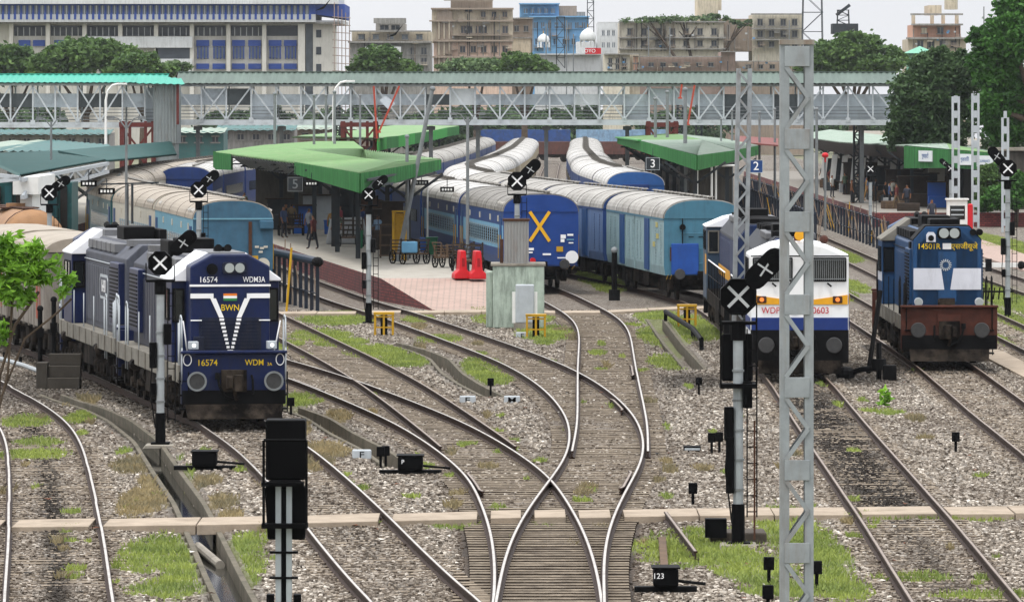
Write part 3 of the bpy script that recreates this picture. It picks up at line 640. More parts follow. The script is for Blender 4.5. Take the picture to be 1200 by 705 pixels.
# --- the front navy diesel
X0 = tx('B', 152.6); hd = math.atan2(tx('B', 166)-tx('B', 153), 13)
n1 = alco('navy blue diesel 16574 with a white V on its nose, leading the pair', 'locomotive', (X0, 152.4, 0), -hd, NAVY, NAVYD, NAVY, ROOFG, CABW, 'short')
def z_dress(t):
    y = 1.245
    MB().cb((0, y, 3.42), 2.04, .02, .05).build('white_line', LETW, t)
    for sx in (-1, 1):
        v = MB()
        v.box(sx*.42 if sx > 0 else -1.0, 1.0 if sx > 0 else -.42, y-.012, y, 3.1, 3.22)
        v.add([(sx*.50, y-.012, 3.1), (sx*.36, y-.012, 3.1), (sx*.16, y-.012, 2.62), (sx*.28, y-.012, 2.62)], [(0, 1, 2, 3)])
        for k in range(9):
            z = 2.57-k*.098; c = .215-k*.0225; w = .058-k*.003; v.box(sx*c-w, sx*c+w, y-.045, y-.02, z-.03, z+.028)
        v.build('white_v_stripe', LETW, t)
    lv = MB().box(-.78, .78, y-.012, y+.01, 1.62, 2.62)
    for k in range(11): lv.box(-.72, .72, y-.03, y-.011, 1.68+k*.085, 1.715+k*.085)
    lv.build('nose_louvres', NAVYD, t)
    hl = MB().prism([(-.26, 3.72), (-.3, 3.76), (-.3, 3.96), (-.26, 4.0), (.26, 4.0), (.3, 3.96), (.3, 3.76), (.26, 3.72)], y-.1, y+.02)
    h = hl.build('headlight', NAVYD, t, (.1, 0, 0), bevel=.01)
    for sx in (-1, 1): MB().cyl((sx*.13, y-.105, 3.86), (sx*.13, y-.13, 3.86), .12, 18).build('lamp', LENS, h)
    MB().cyl((-.46, y-.08, 3.83), (-.46, y+.02, 3.83), .14, 18).cyl((-.46, y-.1, 3.83), (-.46, y-.08, 3.83), .1, 18).build('nose_horn', BLK, t)
    f = MB().box(-.17, .17, y-.012, y, 3.16, 3.22, 0).box(-.17, .17, y-.012, y, 3.10, 3.16, 1).box(-.17, .17, y-.012, y, 3.04, 3.10, 2); f.build('painted_flag', [SAFF, LETW, FGRN], t)
    text('16574', .2, (-.55, y-.006, 3.56), LETW, t, sx=.95); text('WDM3A', .2, (.6, y-.006, 3.56), LETW, t, sx=.75)
    text('BWN', .22, (0, y-.006, 2.86), LETY, t, sx=.9)
    yb = .5
    text('16574', .22, (-.66, yb-.006, 1.52), LETY, t, sx=.95); text('WDM', .21, (.52, yb-.006, 1.52), LETY, t, sx=.88); text('3A', .11, (.9, yb-.006, 1.48), LETY, t)
    for sx in (-1, 1):
        m = MB(); n = 20
        for i in range(n):
            a0, a1 = 2*math.pi*i/n, 2*math.pi*(i+1)/n; m.beam((sx*1.16+.1*math.cos(a0), yb-.01, 1.6+.14*math.sin(a0)), (sx*1.16+.1*math.cos(a1), yb-.01, 1.6+.14*math.sin(a1)), .02, .05, up=(0, 1, 0))
        m.build('painted_ring', LETW, t)
        b = MB().box(sx*.98-.12, sx*.98+.12, .62, .9, 1.85, 2.05).build('marker_light', LGREY, t, bevel=.02); MB().cyl((sx*.98, .615, 1.95), (sx*.98, .6, 1.95), .05, 14).build('lamp', LIT, b)
        handrail(t, [(sx*1.0, 1.2, 2.55), (sx*.72, 1.19, 2.55)], LETW, .018)
        handrail(t, [(sx*1.22, .9, 2.55), (sx*1.05, 1.2, 1.5)], LETW, .018)
    MB().box(-.92, -.66, y-.1, y, 1.7, 2.15).build('cable_box', NAVYD, t, bevel=.01)
z_dress(n1)
# --- second diesel, coupled back to back
yb2 = 152.4+34.3*math.cos(hd); 
hd2 = math.atan2(tx('B', 190)-tx('B', 172), 18)
p2 = (tx('B', 186.2), 186.2)
n2 = alco('second navy diesel with a sooty grey hood numbered 16430, coupled behind the front one', 'locomotive', (p2[0], p2[1], 0), math.pi-hd2, NAVY, HGREY, NAVY, ROOFG, CABW, 'short')
def plate(t):
    # number plate on the side that faces the camera (its own +x side)
    x = .975
    n = MB(); n.prismx([(9.2, 2.35), (11.0, 2.35), (11.2, 2.5), (11.2, 2.9), (11.0, 3.05), (9.2, 3.05), (9.0, 2.9), (9.0, 2.5)], x, x+.02); o = n.build('number_plate', LGREY, t)
    n = MB(); n.prismx([(9.25, 2.43), (10.95, 2.43), (11.1, 2.55), (11.1, 2.85), (10.95, 2.97), (9.25, 2.97), (9.1, 2.85), (9.1, 2.55)], x+.02, x+.025); n.build('plate_field', HGREY, o)
    text('16430', .5, (x+.03, 10.1, 2.7), LETW, o, rot=(math.pi/2, 0, math.pi/2), sx=.95)
plate(n2)
# --- blue and white diesel at right: long hood leads, cab at the far end
n3 = alco('blue and white diesel locomotive 14501R with rust brown beam, standing at right', 'locomotive', (tx('G', 195)+.16, 186+16.9, 0), math.pi-math.atan2(tx('G', 203)-tx('G', 187), 16), LBLUE, LBLUE, BRN, BLK, DECK, 'long', 1.46)
def dress3(t):
    # faces +y in its own frame; x mirrored for the viewer
    y = 15.71; hw = 1.04
    f = MB().prism([(-hw, 1.46), (hw, 1.46), (hw, 3.78), (.66, 4.2), (-.66, 4.2), (-hw, 3.78)], 14.9, 15.7).build('hood_end', LBLUE, t, bevel=.03)
    MB().prism([(-hw-.01, 3.74), (hw+.01, 3.74), (hw+.01, 3.8), (.67, 4.23), (-.67, 4.23), (-hw-.01, 3.8)], 14.2, 15.69).build('hood_end_roof', BLK, t, bevel=.02)
    R = (math.pi/2, 0, math.pi)
    for sx in (-1, 1):
        w = MB(); w.add([(sx*1.03, y+.02, 2.92), (sx*.19, y+.02, 2.92), (sx*.09, y+.02, 2.27), (sx*1.03, y+.02, 2.27), (sx*1.03, y-.01, 2.92), (sx*.19, y-.01, 2.92), (sx*.09, y-.01, 2.27), (sx*1.03, y-.01, 2.27)], [(0,1,2,3),(4,7,6,5),(0,4,5,1),(2,6,7,3),(1,5,6,2),(0,3,7,4)])
        w.build('white_band', PALEB, t)
    for sx in (-1, 1):
        o = MB().box(sx*.957-.005+(.0 if sx > 0 else 0), sx*.957+.02, 5.0, 14.8, 2.3, 2.85).build('white_band', PALEB, t)
        MB().box(sx*1.362-.004, sx*1.362+.006, 2.35, 4.55, 2.2, 2.5).build('white_band', PALEB, t)
    text('14501R', .24, (.56, y+.004, 3.58), LETY, t, rot=R, sx=.95); text('एसजीयूजे', .23, (-.52, y+.004, 3.58), LETY, t, rot=R)
    MB().box(-.12, .14, y-.005, y+.008, 3.5, 3.68).build('white_panel', LETW, t)
    h = MB().prism([(-.3, 3.82), (-.36, 3.9), (-.36, 4.08), (-.3, 4.16), (.3, 4.16), (.36, 4.08), (.36, 3.9), (.3, 3.82)], y-.02, y+.12).build('headlight', BLK, t, (-.05, 0, 0), bevel=.015)
    for sx in (-1, 1): MB().cyl((sx*.16, y+.121, 3.99), (sx*.16, y+.15, 3.99), .15, 20).build('lamp', LENS, h)
    for px, in ((.5,),):
        o = MB().prism([(px-.14, 3.72), (px+.14, 3.72), (px+.14, 3.94), (px+.08, 4.02), (px-.08, 4.02), (px-.14, 3.94)], y-.02, y+.1).build('horn_shade', PALEB, t); MB().cyl((px, y+.1, 3.84), (px, y+.12, 3.84), .09, 16).build('horn', BLK, o)
    for x in (-.78, -.98): MB().cyl((x, y-.3, 4.02), (x, y+.12, 4.02), .1, 14).build('air_horn', BLK, t)
    MB().box(-.28, .28, y-.005, y+.012, 1.9, 3.42).build('nose_door', LBLUE, t, bevel=.008)
    s = MB()
    for i in range(16):
        a = 2*math.pi*i/16; s.beam((.05+.1*math.cos(a), y+.02, 3.02+.1*math.sin(a)), (.05+.18*math.cos(a), y+.02, 3.02+.18*math.sin(a)), .03, .02, up=(0, 1, 0))
    s.build('sun_emblem', LGREY, t)
    for sx in (-1, 1):
        b = MB().cyl((sx*.92, 16.3, 1.92), (sx*.92, 16.52, 1.92), .13, 16).build('marker_light', LGREY, t); MB().cyl((sx*.92, 16.52, 1.92), (sx*.92, 16.53, 1.92), .1, 16).build('lamp', LENS, b)
    MB().box(-.2, .25, 15.9, 16.2, 1.82, 2.02).cyl((-.1, 16.0, 1.9), (.3, 16.0, 1.9), .1, 10).build('sand_pipe', GRIME, t)
    MB().box(-.35, .35, 16.6, 16.68, 1.2, 1.55).build('drag_box', BRN, t)
    for x0, x1, z0, z1 in ((.95, 1.04, 1.5, 3.7),): MB().box(x0, x1+.05, 14.2, 14.85, z0, z1).build('hood_grille', BLK, t)
    MB().box(-.45, .45, 13.2, 14.6, 4.1, 4.4).build('roof_box', BLK, t, bevel=.04)
dress3(n3)
# --- EMD style diesels: full width cab at the y=0 end, narrow hood behind
HOODB = mat('dark_blue_hood', '162a50', .45, var=.18, dirt='22242c', damt=.4, streak=1)
def emd(label, loc, rz, kind):
    t = thing('diesel_locomotive', label, 'locomotive', loc, rz, 'diesel locomotives in the station throat')
    bodym = LWHT if kind == 'white' else mat('grey_blue_cab', '33475c', .5, var=.15, dirt='3a3a38', damt=.4, streak=1)
    cp = [(-1.44, 1.0), (1.44, 1.0), (1.44, 3.56), (.75, 3.86), (.3, 3.95), (-.3, 3.95), (-.75, 3.86), (-1.44, 3.56)]
    m = MB(); n = len(cp)
    ys = [.62, .95, 4.2]; sc_ = [.985, 1, 1]
    v = []
    for y, s in zip(ys, sc_): v += [(x*s, y+(0 if y > .7 else (z-1.0)*.04), z if z < 3.2 else z-(0.06 if y < .7 else 0)) for x, z in cp]
    f = [tuple(range(n-1, -1, -1)), tuple(range(2*n, 3*n))]+[(j*n+i, j*n+(i+1) % n, (j+1)*n+(i+1) % n, (j+1)*n+i) for j in range(2) for i in range(n)]
    m.add(v, f); m.build('cab', bodym, t, bevel=.05)
    yf = .60
    if kind == 'white':
        for i, (z0, z1, mm) in enumerate(((1.38, 1.74, ROYAL),)):
            MB().box(-1.40, 1.40, yf-.012, yf+.06, z0, z1).build('blue_band', mm, t)
            MB().box(-1.452, -1.44, .7, 4.2, z0, z1).box(1.44, 1.452, .7, 4.2, z0, z1).build('blue_band', mm, t)
        for sx in (-1, 1):
            g = MB()
            q = [(sx*1.395, 2.4), (sx*.25, 2.24), (sx*.25, 2.12), (sx*1.395, 2.12)]
            g.add([(x, yf+.035, z) for x, z in q]+[(x, yf+.1, z) for x, z in q], [(0,1,2,3),(4,7,6,5),(0,4,5,1),(1,5,6,2),(2,6,7,3),(3,7,4,0)])
            g.box(sx*1.446-.006, sx*1.446+.006, .7, 4.2, 2.12, 2.4)
            g.build('gold_stripe', GOLD, t)
        text('WDP4', .26, (-.78, yf+.02, 1.94), LETR, t, sx=.9); text('40603', .26, (.55, yf+.02, 1.94), LETR, t, sx=.95)
        MB().box(-.25, -.05, yf+.02, yf+.05, 1.86, 2.0).build('painted_flag', FGRN, t)
        for sx in (-1, 1):
            o = MB().box(sx*.78-.58, sx*.78+.58, yf+.055, yf+.1, 2.78, 3.48).build('windscreen', BLK, t, bevel=.03)
            MB().box(sx*.78-.54, sx*.78+.54, yf+.04, yf+.056, 2.82, 3.44).build('pane', GLS, o)
            b = MB()
            for k in range(19): b.cb((sx*.78-.52+k*.058, yf+.02, 3.13), .014, .016, .62)
            for z in (2.86, 3.42): b.cb((sx*.78, yf+.02, z), 1.1, .02, .025)
            b.build('window_grille', GALVD, o)
            MB().beam((sx*.8, yf+.0, 2.74), (sx*.8+.12, yf+.0, 2.64), .03, .05).build('wiper', BLK, t)
            b = MB().box(sx*1.1-.14, sx*1.1+.14, yf-.0, yf+.1, 2.16, 2.36).build('marker_light', RUST, t, bevel=.03); MB().cyl((sx*1.1, yf-.002, 2.26), (sx*1.1, yf-.03, 2.26), .065, 14).build('lamp', LITR, b)
        MB().box(-1.42, 1.42, yf-.06, yf+.0, 3.50, 3.54).build('rain_gutter', BLK, t)
        MB().cyl((0, .95, 4.1), (0, .7, 4.12), .07, 14, .15).build('air_horn', GOLD, t)
        MB().cyl((-.05, 1.2, 3.85), (-.05, 1.2, 4.1), .1, 10).build('roof_vent', BRN, t); MB().ball((.75, 1.6, 3.98), .13, .13, .13).build('roof_beacon', BRN, t)
    for sx in (-1, 1):
        window(t, (sx*1.445, 2.2, 3.1), .03, 1.0, .62, BLK); window(t, (sx*1.445, 3.4, 3.1), .03, .7, .62, BLK)
        window(t, (sx*1.19, 4.21, 3.05), .36, .03, .75, DECK)
        MB().box(sx*1.44-.004, sx*1.44+.008, 3.0, 4.15, 1.9, 2.6).build('gold_stripe' if kind != 'white' else 'cab_side_panel', GOLD if kind != 'white' else LWHT, t)
    if kind != 'white': MB().prism([(-1.47, 3.56), (1.47, 3.56), (1.47, 3.6), (.76, 3.9), (.3, 3.99), (-.3, 3.99), (-.76, 3.9), (-1.47, 3.6)], 1.0, 4.3).build('cab_roof', CABW, t, bevel=.02)
    MB().box(-1.42, 1.42, .75, 20.4, 1.2, 1.4).box(-1.42, -1.36, .75, 20.4, .95, 1.2).box(1.36, 1.42, .75, 20.4, .95, 1.2).build('footplate', GRIME, t)
    hp = [(-.98, 1.4), (.98, 1.4), (.98, 3.45), (.55, 3.95), (-.55, 3.95), (-.98, 3.45)]
    MB().prism(hp, 4.2, 19.6).build('long_hood', HOODB, t, bevel=.03)
    MB().prism([(-1.0, 3.4), (-.98, 3.47), (-.55, 3.98), (.55, 3.98), (.98, 3.47), (1.0, 3.4)], 4.6, 19.4).build('hood_roof', mat('dark_hood_roof', '2c2f35', .6, var=.25, dirt='1d1d1b', damt=.4), t)
    for sx in (-1, 1):
        d = MB().box(sx*.985-.012, sx*.985+.012, 4.9, 19.2, 1.55, 3.25)
        for k in range(20): d.box(sx*.985-.02, sx*.985+.02, 5+k*.7, 5.6+k*.7, 1.6, 3.2)
        d.box(sx*.99-.03, sx*.99+.03, 15, 18.6, 2.2, 3.35)
        d.build('hood_doors', HOODB, t)
        MB().box(sx*1.012-.004, sx*1.012+.006, 4.4, 14.9, 1.95, 2.3).build('gold_stripe', GOLD, t)
    for k, y in enumerate((6.2, 14.6, 16.6, 18.3)): MB().cyl((0, y, 3.95), (0, y, 4.12), .62, 20).cyl((0, y, 4.12), (0, y, 4.14), .5, 20).build('roof_fan', BLK, t)
    MB().box(-.5, .5, 8.0, 9.6, 3.96, 4.3).build('roof_duct', BLK, t, bevel=.03)
    for q in (-.65, .65): MB().box(q-.1, q+.1, 7, 12, 3.85, 4.05).build('roof_duct', ROOFG, t, bevel=.03)
    for sx in (-1, 1):
        for y in np.arange(4.6, 20.3, 1.5): handrail(t, [(sx*1.38, y, 1.2), (sx*1.38, y, 2.42)], BLK, .022)
        handrail(t, [(sx*1.38, 4.6, 2.42), (sx*1.38, 20.2, 2.42)], LETW, .024); handrail(t, [(sx*1.38, 4.6, 1.9), (sx*1.38, 20.2, 1.9)], BLK, .02)
    for yy, d in ((.6, -1), (20.5, 1)):
        MB().box(-1.42, 1.42, min(yy, yy-d*.25), max(yy, yy-d*.25), .42, 1.385).build('buffer_beam', BLK, t, bevel=.02)
        MB().box(-1.2, 1.2, min(yy+d*.02, yy+d*.06), max(yy+d*.02, yy+d*.06), .12, .5).build('rail_guard', GRIME, t)
        buffers(t, yy, d, .95, .98, .24); coupler(t, yy, d)
    MB().prism([(-1.3, .4), (-.9, .3), (.9, .3), (1.3, .4), (1.3, .95), (-1.3, .95)], 8.2, 12.4).build('fuel_tank', GRIME, t)
    bogie(t, 4.2); bogie(t, 16.8)
    return t
e1 = emd('white fronted diesel locomotive 40603 with gold and blue bands behind the big lattice mast', (tx('F', 178)+.1, 177.6, 0), -math.atan2(tx('F', 198)-tx('F', 178), 20), 'white')
e2 = emd('blue and gold diesel coupled behind the white fronted diesel', (tx('F', 220.5)+.0, 220.6, 0), math.pi-math.atan2(tx('F', 219)-tx('F', 199), 20), 'blue')
# ---------------------------------------------------------------- coaches, vans and wagons
ROOFW = mat('white_coach_roof', 'bfbdb9', .55, var=.15, vs=1.2, dirt='77716a', damt=.42, grain=(.5, 3, .5), bump=.1, bs=6)
ROOFC = mat('cream_coach_roof', '988e80', .6, var=.15, vs=1.2, dirt='7b7062', damt=.35)
ROOFS = mat('sooty_coach_roof', '85827c', .65, var=.2, vs=1.2, dirt='4d4842', damt=.55, grain=(.6, 2.5, .6))
ROOFM = mat('stained_coach_roof', 'a5a29c', .6, var=.2, vs=1.0, dirt='5f5a52', damt=.55, grain=(.5, 3, .5))
CBLUE = mat('coach_blue', '203d70', .5, var=.12, vs=1.5, dirt='2b3344', damt=.35, streak=1)
CNAVY = mat('coach_navy', '1d3468', .5, var=.12, dirt='28303f', damt=.35, streak=1)
CBAND = mat('coach_pale_band', '6f9fbb', .5, var=.1, dirt='4b6175', damt=.3, streak=1)
XBLUE = mat('end_wall_blue', '1a3b7a', .45, var=.1, vs=1.5, dirt='23345a', damt=.25)
VTEAL = mat('van_grey_teal', '7f979b', .6, var=.12, vs=2, dirt='5f6355', damt=.35, streak=1)
VTEALD = mat('van_end_teal', '3f6c80', .55, var=.12, vs=2, dirt='2e4350', damt=.3, streak=1)
VBLUE = mat('van_dusty_blue', '5a7196', .6, var=.12, vs=2, dirt='454a55', damt=.35, streak=1)
VDOOR = mat('van_door_blue', '1c416f', .5, var=.15, dirt='26303c', damt=.3, streak=1)
PGREY = mat('faded_grey_blue', '365a70', .6, var=.22, vs=2, dirt='3e5566', damt=.35, streak=1)
PPALE = mat('pale_coach_side', 'b9b4a6', .6, var=.08, dirt='857c6c', damt=.3, streak=1)
PSKY = mat('sky_blue_side', '6896a8', .55, var=.08, dirt='5a6f78', damt=.3, streak=1)
TEAL = mat('teal_coach_side', '1f5258', .5, var=.15, dirt='203638', damt=.35, streak=1)
TAN = mat('tan_coach_side', 'a39474', .6, var=.15, vs=1, dirt='5f564c', damt=.4, streak=1)
WGREY = mat('grey_wagon_side', '7d776f', .7, var=.15, vs=1.5, dirt='4c443c', damt=.45, streak=1)
TANKB = mat('brown_tank', '94704f', .55, var=.12, vs=1.2, dirt='5a4432', damt=.35)
SHUT = mat('window_shutter_grey', '7d8f98', .5, var=.2)
def roofprof(hw, z0, rise, n=16):
    out = []
    for i in range(n+1):
        a = math.pi*i/n; c = math.cos(a); out.append((hw*math.copysign(abs(c)**.75, c), z0+rise*abs(math.sin(a))**.95))
    return out
def body_shell(L_, hw, z0, ze, mats, parent, band=None):
    "open-topped shell with tumblehome, optional paler band between two heights"
    lv = [(z0, hw-.07), (z0+.35, hw-.01)]
    if band: lv += [(band[0], hw), (band[0]+.001, hw), (band[1], hw), (band[1]+.001, hw)]
    lv += [(ze, hw-.01)]
    m = MB(); ring = lambda z, w: [(-w, .28, z), (w, .28, z), (w, L_-.28, z), (-w, L_-.28, z)]
    v = []
    for z, w in lv: v += ring(z, w)
    f = []; mi = []
    for i in range(len(lv)-1):
        k = i*4
        for j in range(4):
            f.append((k+j, k+(j+1) % 4, k+4+(j+1) % 4, k+4+j)); mi.append(1 if (band and i == 3 and j in (1, 3)) else (2 if j in (0, 2) else 0))
    f += [(3, 2, 1, 0), tuple(range(len(v)-4, len(v)))]; mi += [0, 0]
    m.v = v; m.f = f; m.m = mi
    return m.build('body', mats, parent)
def coach_bogie(parent, y):
    b = MB()
    for sx in (-1, 1):
        b.box(sx*1.08-.06, sx*1.08+.06, y-1.75, y+1.75, .5, .72).box(sx*1.1-.1, sx*1.1+.12, y-.5, y+.5, .35, .85)
        for yy in (y-1.45, y+1.45): b.box(sx*1.12-.1, sx*1.12+.12, yy-.22, yy+.22, .32, .62).cyl((sx*1.15, yy-.35, .4), (sx*1.15, yy-.35, .8), .09, 8).cyl((sx*1.15, yy+.35, .4), (sx*1.15, yy+.35, .8), .09, 8)
    b.box(-1.1, 1.1, y-.25, y+.25, .5, .9)
    o = b.build('bogie', GRIME, parent)
    for yy in (y-1.45, y+1.45):
        w = MB()
        for sx in (-1, 1): w.cyl((sx*.80, yy, .46), (sx*.93, yy, .46), .46, 16)
        w.cyl((-.8, yy, .46), (.8, yy, .46), .08, 8); w.build('wheelset', GRIME, o)
ROOFV = mat('dark_roof_vent', '57534d', .7, var=.2)
def coach(label, style, roofm, side, band, endm, near=False, L_=21.6, hw=1.60, group=None):
    t = thing('railway_coach' if style != 'van' else 'parcel_van', label, 'coach' if style != 'van' else 'van', group=group)
    body_shell(L_, hw, 1.02, 3.32, [side, band or side, endm], t, (1.72, 2.72) if band else None)
    pr = roofprof(hw+.012, 3.30, .76)
    MB().prism(pr, .26, L_-.26).build('roof', roofm, t, smooth=False)
    pe = roofprof(hw-.02, 3.29, .73); MB().prism([(x, z) for x, z in pe], .245, .262).build('end_arch', endm, t)
    rb = MB().prism(roofprof(hw+.018, 3.30, .772), -.03, .03).build('roof_seam', BLK if near else ROOFS, t); rb.location.y = .3
    for y in (L_*.2, L_*.4, L_*.6, L_*.8, L_-.3): link_copy(rb, t, (0, y, 0))
    if near:
        v0 = MB().cyl((.42, 0, 4.02), (.42, 0, 4.13), .07, 8).cyl((.42, 0, 4.13), (.42, 0, 4.17), .17, 8, .1).build('roof_vent', ROOFS, t); n = 15
    else:
        v0 = MB().box(-.28, .28, -.55, .55, 4.04, 4.10).box(-.2, .2, -.2, .2, 4.1, 4.18).build('roof_vent', ROOFV, t); n = 11
    for i in range(n):
        y = 1.3+(L_-2.6)*i/(n-1)
        if i == 0: v0.location = (0, y, 0)
        else: link_copy(v0, t, (0, y, 0))
    MB().box(-1.2, 1.2, .3, L_-.3, .85, 1.05).box(-1.35, -.6, 7.5, 9.5, .4, .95).box(.6, 1.35, 7.5, 9.5, .4, .95).box(-1.3, -.5, 11.5, 13.5, .45, .95).build('underframe', GRIME, t)
    coach_bogie(t, 3.4); coach_bogie(t, L_-3.4)
    buffers(t, .3, -1, 1.08, .98, .22); MB().box(-.25, .25, -.1, .3, .85, 1.2).build('coupler', GRIME, t)
    if style == 'pass':
        nw = int((L_-5.4)/1.02)
        f0 = None
        for sx in ((-1, 1) if near else (-1, 1)):
            for i in range(nw):
                y = 2.9+i*1.02
                if f0 is None:
                    f0 = MB().box(-.015, .015, -.36, .36, -.36, .36).build('window', SHUT, t); f0.location = (sx*(hw+.0), y, 2.22)
                    pn = MB().box(-.02, .02, -.29, .29, -.29, .29).build('pane', GLS, f0)
                    bars = MB()
                    for k in range(5): bars.box(-.026, .026, -.29, .29, -.24+k*.12, -.225+k*.12)
                    bars.build('bars', SHUT, f0)
                else:
                    c = copy_tree(f0, t); c.location = (sx*hw, y, 2.22)
            for y in (1.35, L_-1.35):
                MB().box(sx*hw-.03, sx*hw+.012, y-.42, y+.42, 1.1, 3.0).build('door', VDOOR, t)
                if near:
                    for dy in (-1, 1): MB().tube([(sx*(hw+.06), y+dy*.5, 1.3), (sx*(hw+.06), y+dy*.5, 2.3)], .018).build('grab_rail', YEL, t)
            if near:
                for y in (2.6, 6.3, 11.3, 16.3): MB().box(sx*hw-.02, sx*hw+.008, y-.2, y+.2, 2.85, 3.1).build('notice_panel', PPALE, t)
                for y in (.9, 1.9, 2.9, 18.8): MB().cyl((sx*1.42, y, 3.62), (sx*1.56, y, 3.55), .13, 12).build('roof_ventilator', ROOFM, t)
    elif style == 'van':
        for sx in (-1, 1):
            for y in (5.9, 15.0):
                d = MB().box(sx*hw-.05, sx*hw+.014, y-.75, y+.75, 1.12, 3.2).build('sliding_door', VDOOR, t, bevel=.01)
            for y in (1.3, 3.0, 8.4, 9.6, 11.2, 12.6, 18.0, 19.6):
                lv = MB()
                for k in range(14): lv.box(sx*hw-.02, sx*hw+.022, y-.14, y+.14, 1.5+k*.115, 1.55+k*.115)
                lv.build('side_louvre', side, t)
            for y in (4.9, 7.0, 10.4, 13.9, 16.1): MB().box(sx*hw-.02, sx*hw+.03, y-.03, y+.03, 1.05, 3.25).build('side_post', side, t)
            MB().box(sx*hw-.02, sx*hw+.02, .3, L_-.3, 3.22, 3.27).build('cant_rail', endm, t)
    else:
        for sx in (-1, 1): MB().box(sx*hw-.03, sx*hw+.006, 2.4, L_-2.4, 1.95, 2.55).build('window_strip', GLS, t)
    return t
def locate(t, k, Z0, L_):
    z1 = Z0+L_
    for _ in range(6):
        d = math.hypot(tx(k, z1)-tx(k, Z0), z1-Z0); z1 += L_-d
    t.location = (tx(k, Z0), Z0, 0); t.rotation_euler.z = -math.atan2(tx(k, z1)-tx(k, Z0), z1-Z0); return z1
def row(k, z, protos, labels, group, L_=21.6):
    first = {}
    for i, (key, lab) in enumerate(labels):
        t = protos[key] if key not in first else copy_tree(protos[key]); first[key] = 1
        t['label'] = lab; t['group'] = group
        z = locate(t, k, z, L_)+.75
    return z
ORD = ['first', 'second', 'third', 'fourth', 'fifth', 'sixth', 'seventh', 'eighth', 'ninth', 'tenth', 'eleventh', 'twelfth', 'thirteenth', 'fourteenth', 'fifteenth', 'sixteenth', 'seventeenth', 'eighteenth']
# the X coach and its train
cx = coach('blue coach with a yellow X on its end wall beside the platform', 'pass', ROOFS, CBLUE, CBAND, XBLUE, True)
yx = .243
m = MB().beam((-.47, yx, 2.05), (.37, yx, 3.3), .02, .135, up=(0, 1, 0)); 
def flat_x(t, y, x0, x1, z0, z1, w, mt, name):
    o = None
    for i, (a, b) in enumerate(((x0, x1), (x1, x0))):
        d = Vector((b-a, 0, z1-z0)).normalized(); n = Vector((-d.z, 0, d.x))*w/2; yy = y-.006*i
        p = [Vector((a, yy, z0))+n, Vector((a, yy, z0))-n, Vector((b, yy, z1))-n, Vector((b, yy, z1))+n]
        q = MB(); q.add(p+[v+Vector((0, .02, 0)) for v in p], [(0,1,2,3),(7,6,5,4),(0,4,5,1),(1,5,6,2),(2,6,7,3),(3,7,4,0)]); o = q.build(name, mt, t)
flat_x(cx, yx, -.47, .37, 2.05, 3.3, .135, mat('x_mark_yellow', 'd9a521', .5, var=.06, dirt='8a6b20', damt=.15), 'painted_x_stroke')
ex = MB().box(-1.58, 1.58, .22, .26, 1.0, 1.06); ex.build('end_sill', CNAVY, cx)
for (x, z, w, h, mt) in ((-.55, 1.72, .5, .1, LETW), (-.55, 1.58, .4, .06, LETW), (.95, 2.25, .22, .16, LETW), (.92, 2.08, .16, .14, LETW), (1.25, 2.32, .25, .08, LETW), (1.25, 2.12, .3, .05, PSKY), (.25, 1.5, .35, .08, LETW), (.9, 1.35, .4, .05, LETW), (.8, 1.72, .28, .22, YEL), (1.28, 1.98, .2, .05, LETW)):
    MB().box(x-w/2, x+w/2, .236, .25, z-h/2, z+h/2).build('stencil_patch', mt, cx)
MB().cyl((1.32, .26, 1.38), (1.32, .225, 1.38), .27, 24).build('white_disc', LETW, cx)
MB().cyl((-.35, .26, 1.24), (-.35, .1, 1.24), .12, 16).build('tail_lamp', RED, cx)
for sx in (1,):
    hz = MB()
    for i in range(4): hz.beam((sx*1.15+i*.1-.05, .21, .86), (sx*1.15+i*.1+.09, .21, 1.04), .01, .05, mi=i % 2, up=(0, 1, 0))
    hz.build('hazard_patch', [YEL, BLK], cx)
c2 = coach('blue coach coupled behind the yellow X coach with a very white roof', 'pass', ROOFW, CNAVY, CBAND, CNAVY, True)
cw = coach('far white roofed coach', 'far', ROOFM, CBLUE, None, CBLUE)
row('E', 259.6, {'x': cx, '2': c2, 'w': cw}, [('x', cx['label']), ('2', c2['label'])]+[('w', '%s coach behind the yellow X coach, with a stained pale roof' % ORD[i]) for i in range(2, 17)], 'coaches of the yellow X train')
# parcel vans and pale coaches
v1 = coach('pale grey teal parcel van with dark blue doors, nearest of the vans behind the diesels', 'van', ROOFM, VTEAL, None, VTEALD, True, hw=1.6)
o = MB().box(-.55, .55, .15, .262, 1.05, 2.3).build('gangway_shield', mat('bright_blue_panel', '1c458c', .45, var=.12, dirt='25365c', damt=.3, streak=1), v1, (-.75, 0, 0), bevel=.03)
MB().box(-.05, .05, .2, .235, 1.6, 2.15).build('corroded_slot', RUST, v1, (-1.3, 0, 0))
for z in (1.5, 2.1, 2.7): MB().tube([(-.95, .2, z), (.9, .2, z)], .02).build('end_rail', VTEALD, v1)
MB().tube([(-.85, .18, 1.1), (-.85, .18, 3.3)], .025).cyl((-.85, .24, 2.95), (-.85, .1, 2.95), .12, 12).build('end_ladder', BLK, v1)
for x in (-.5, -.1, .3, .7): MB().box(x-.1, x+.1, .232, .262, 2.55, 2.58).build('end_step', BLK, v1)
hz = MB()
for i in range(4): hz.beam((-1.5+i*.07, .19, .86), (-1.42+i*.07, .19, 1.08), .01, .04, mi=i % 2, up=(0, 1, 0))
hz.build('hazard_patch', [YEL, BLK], v1)
for y, z in ((2.4, 2.55), (3.6, 2.2), (2.7, 3.0)): MB().box(-1.614, -1.59, y-.35, y+.35, z-.1, z+.1).build('yellowed_panel', mat('yellowed_patch', 'a39a5c', .6), v1)
text('L A', .26, (-1.606, 10.6, 2.98), BLK, v1, rot=(math.pi/2, 0, -math.pi/2))
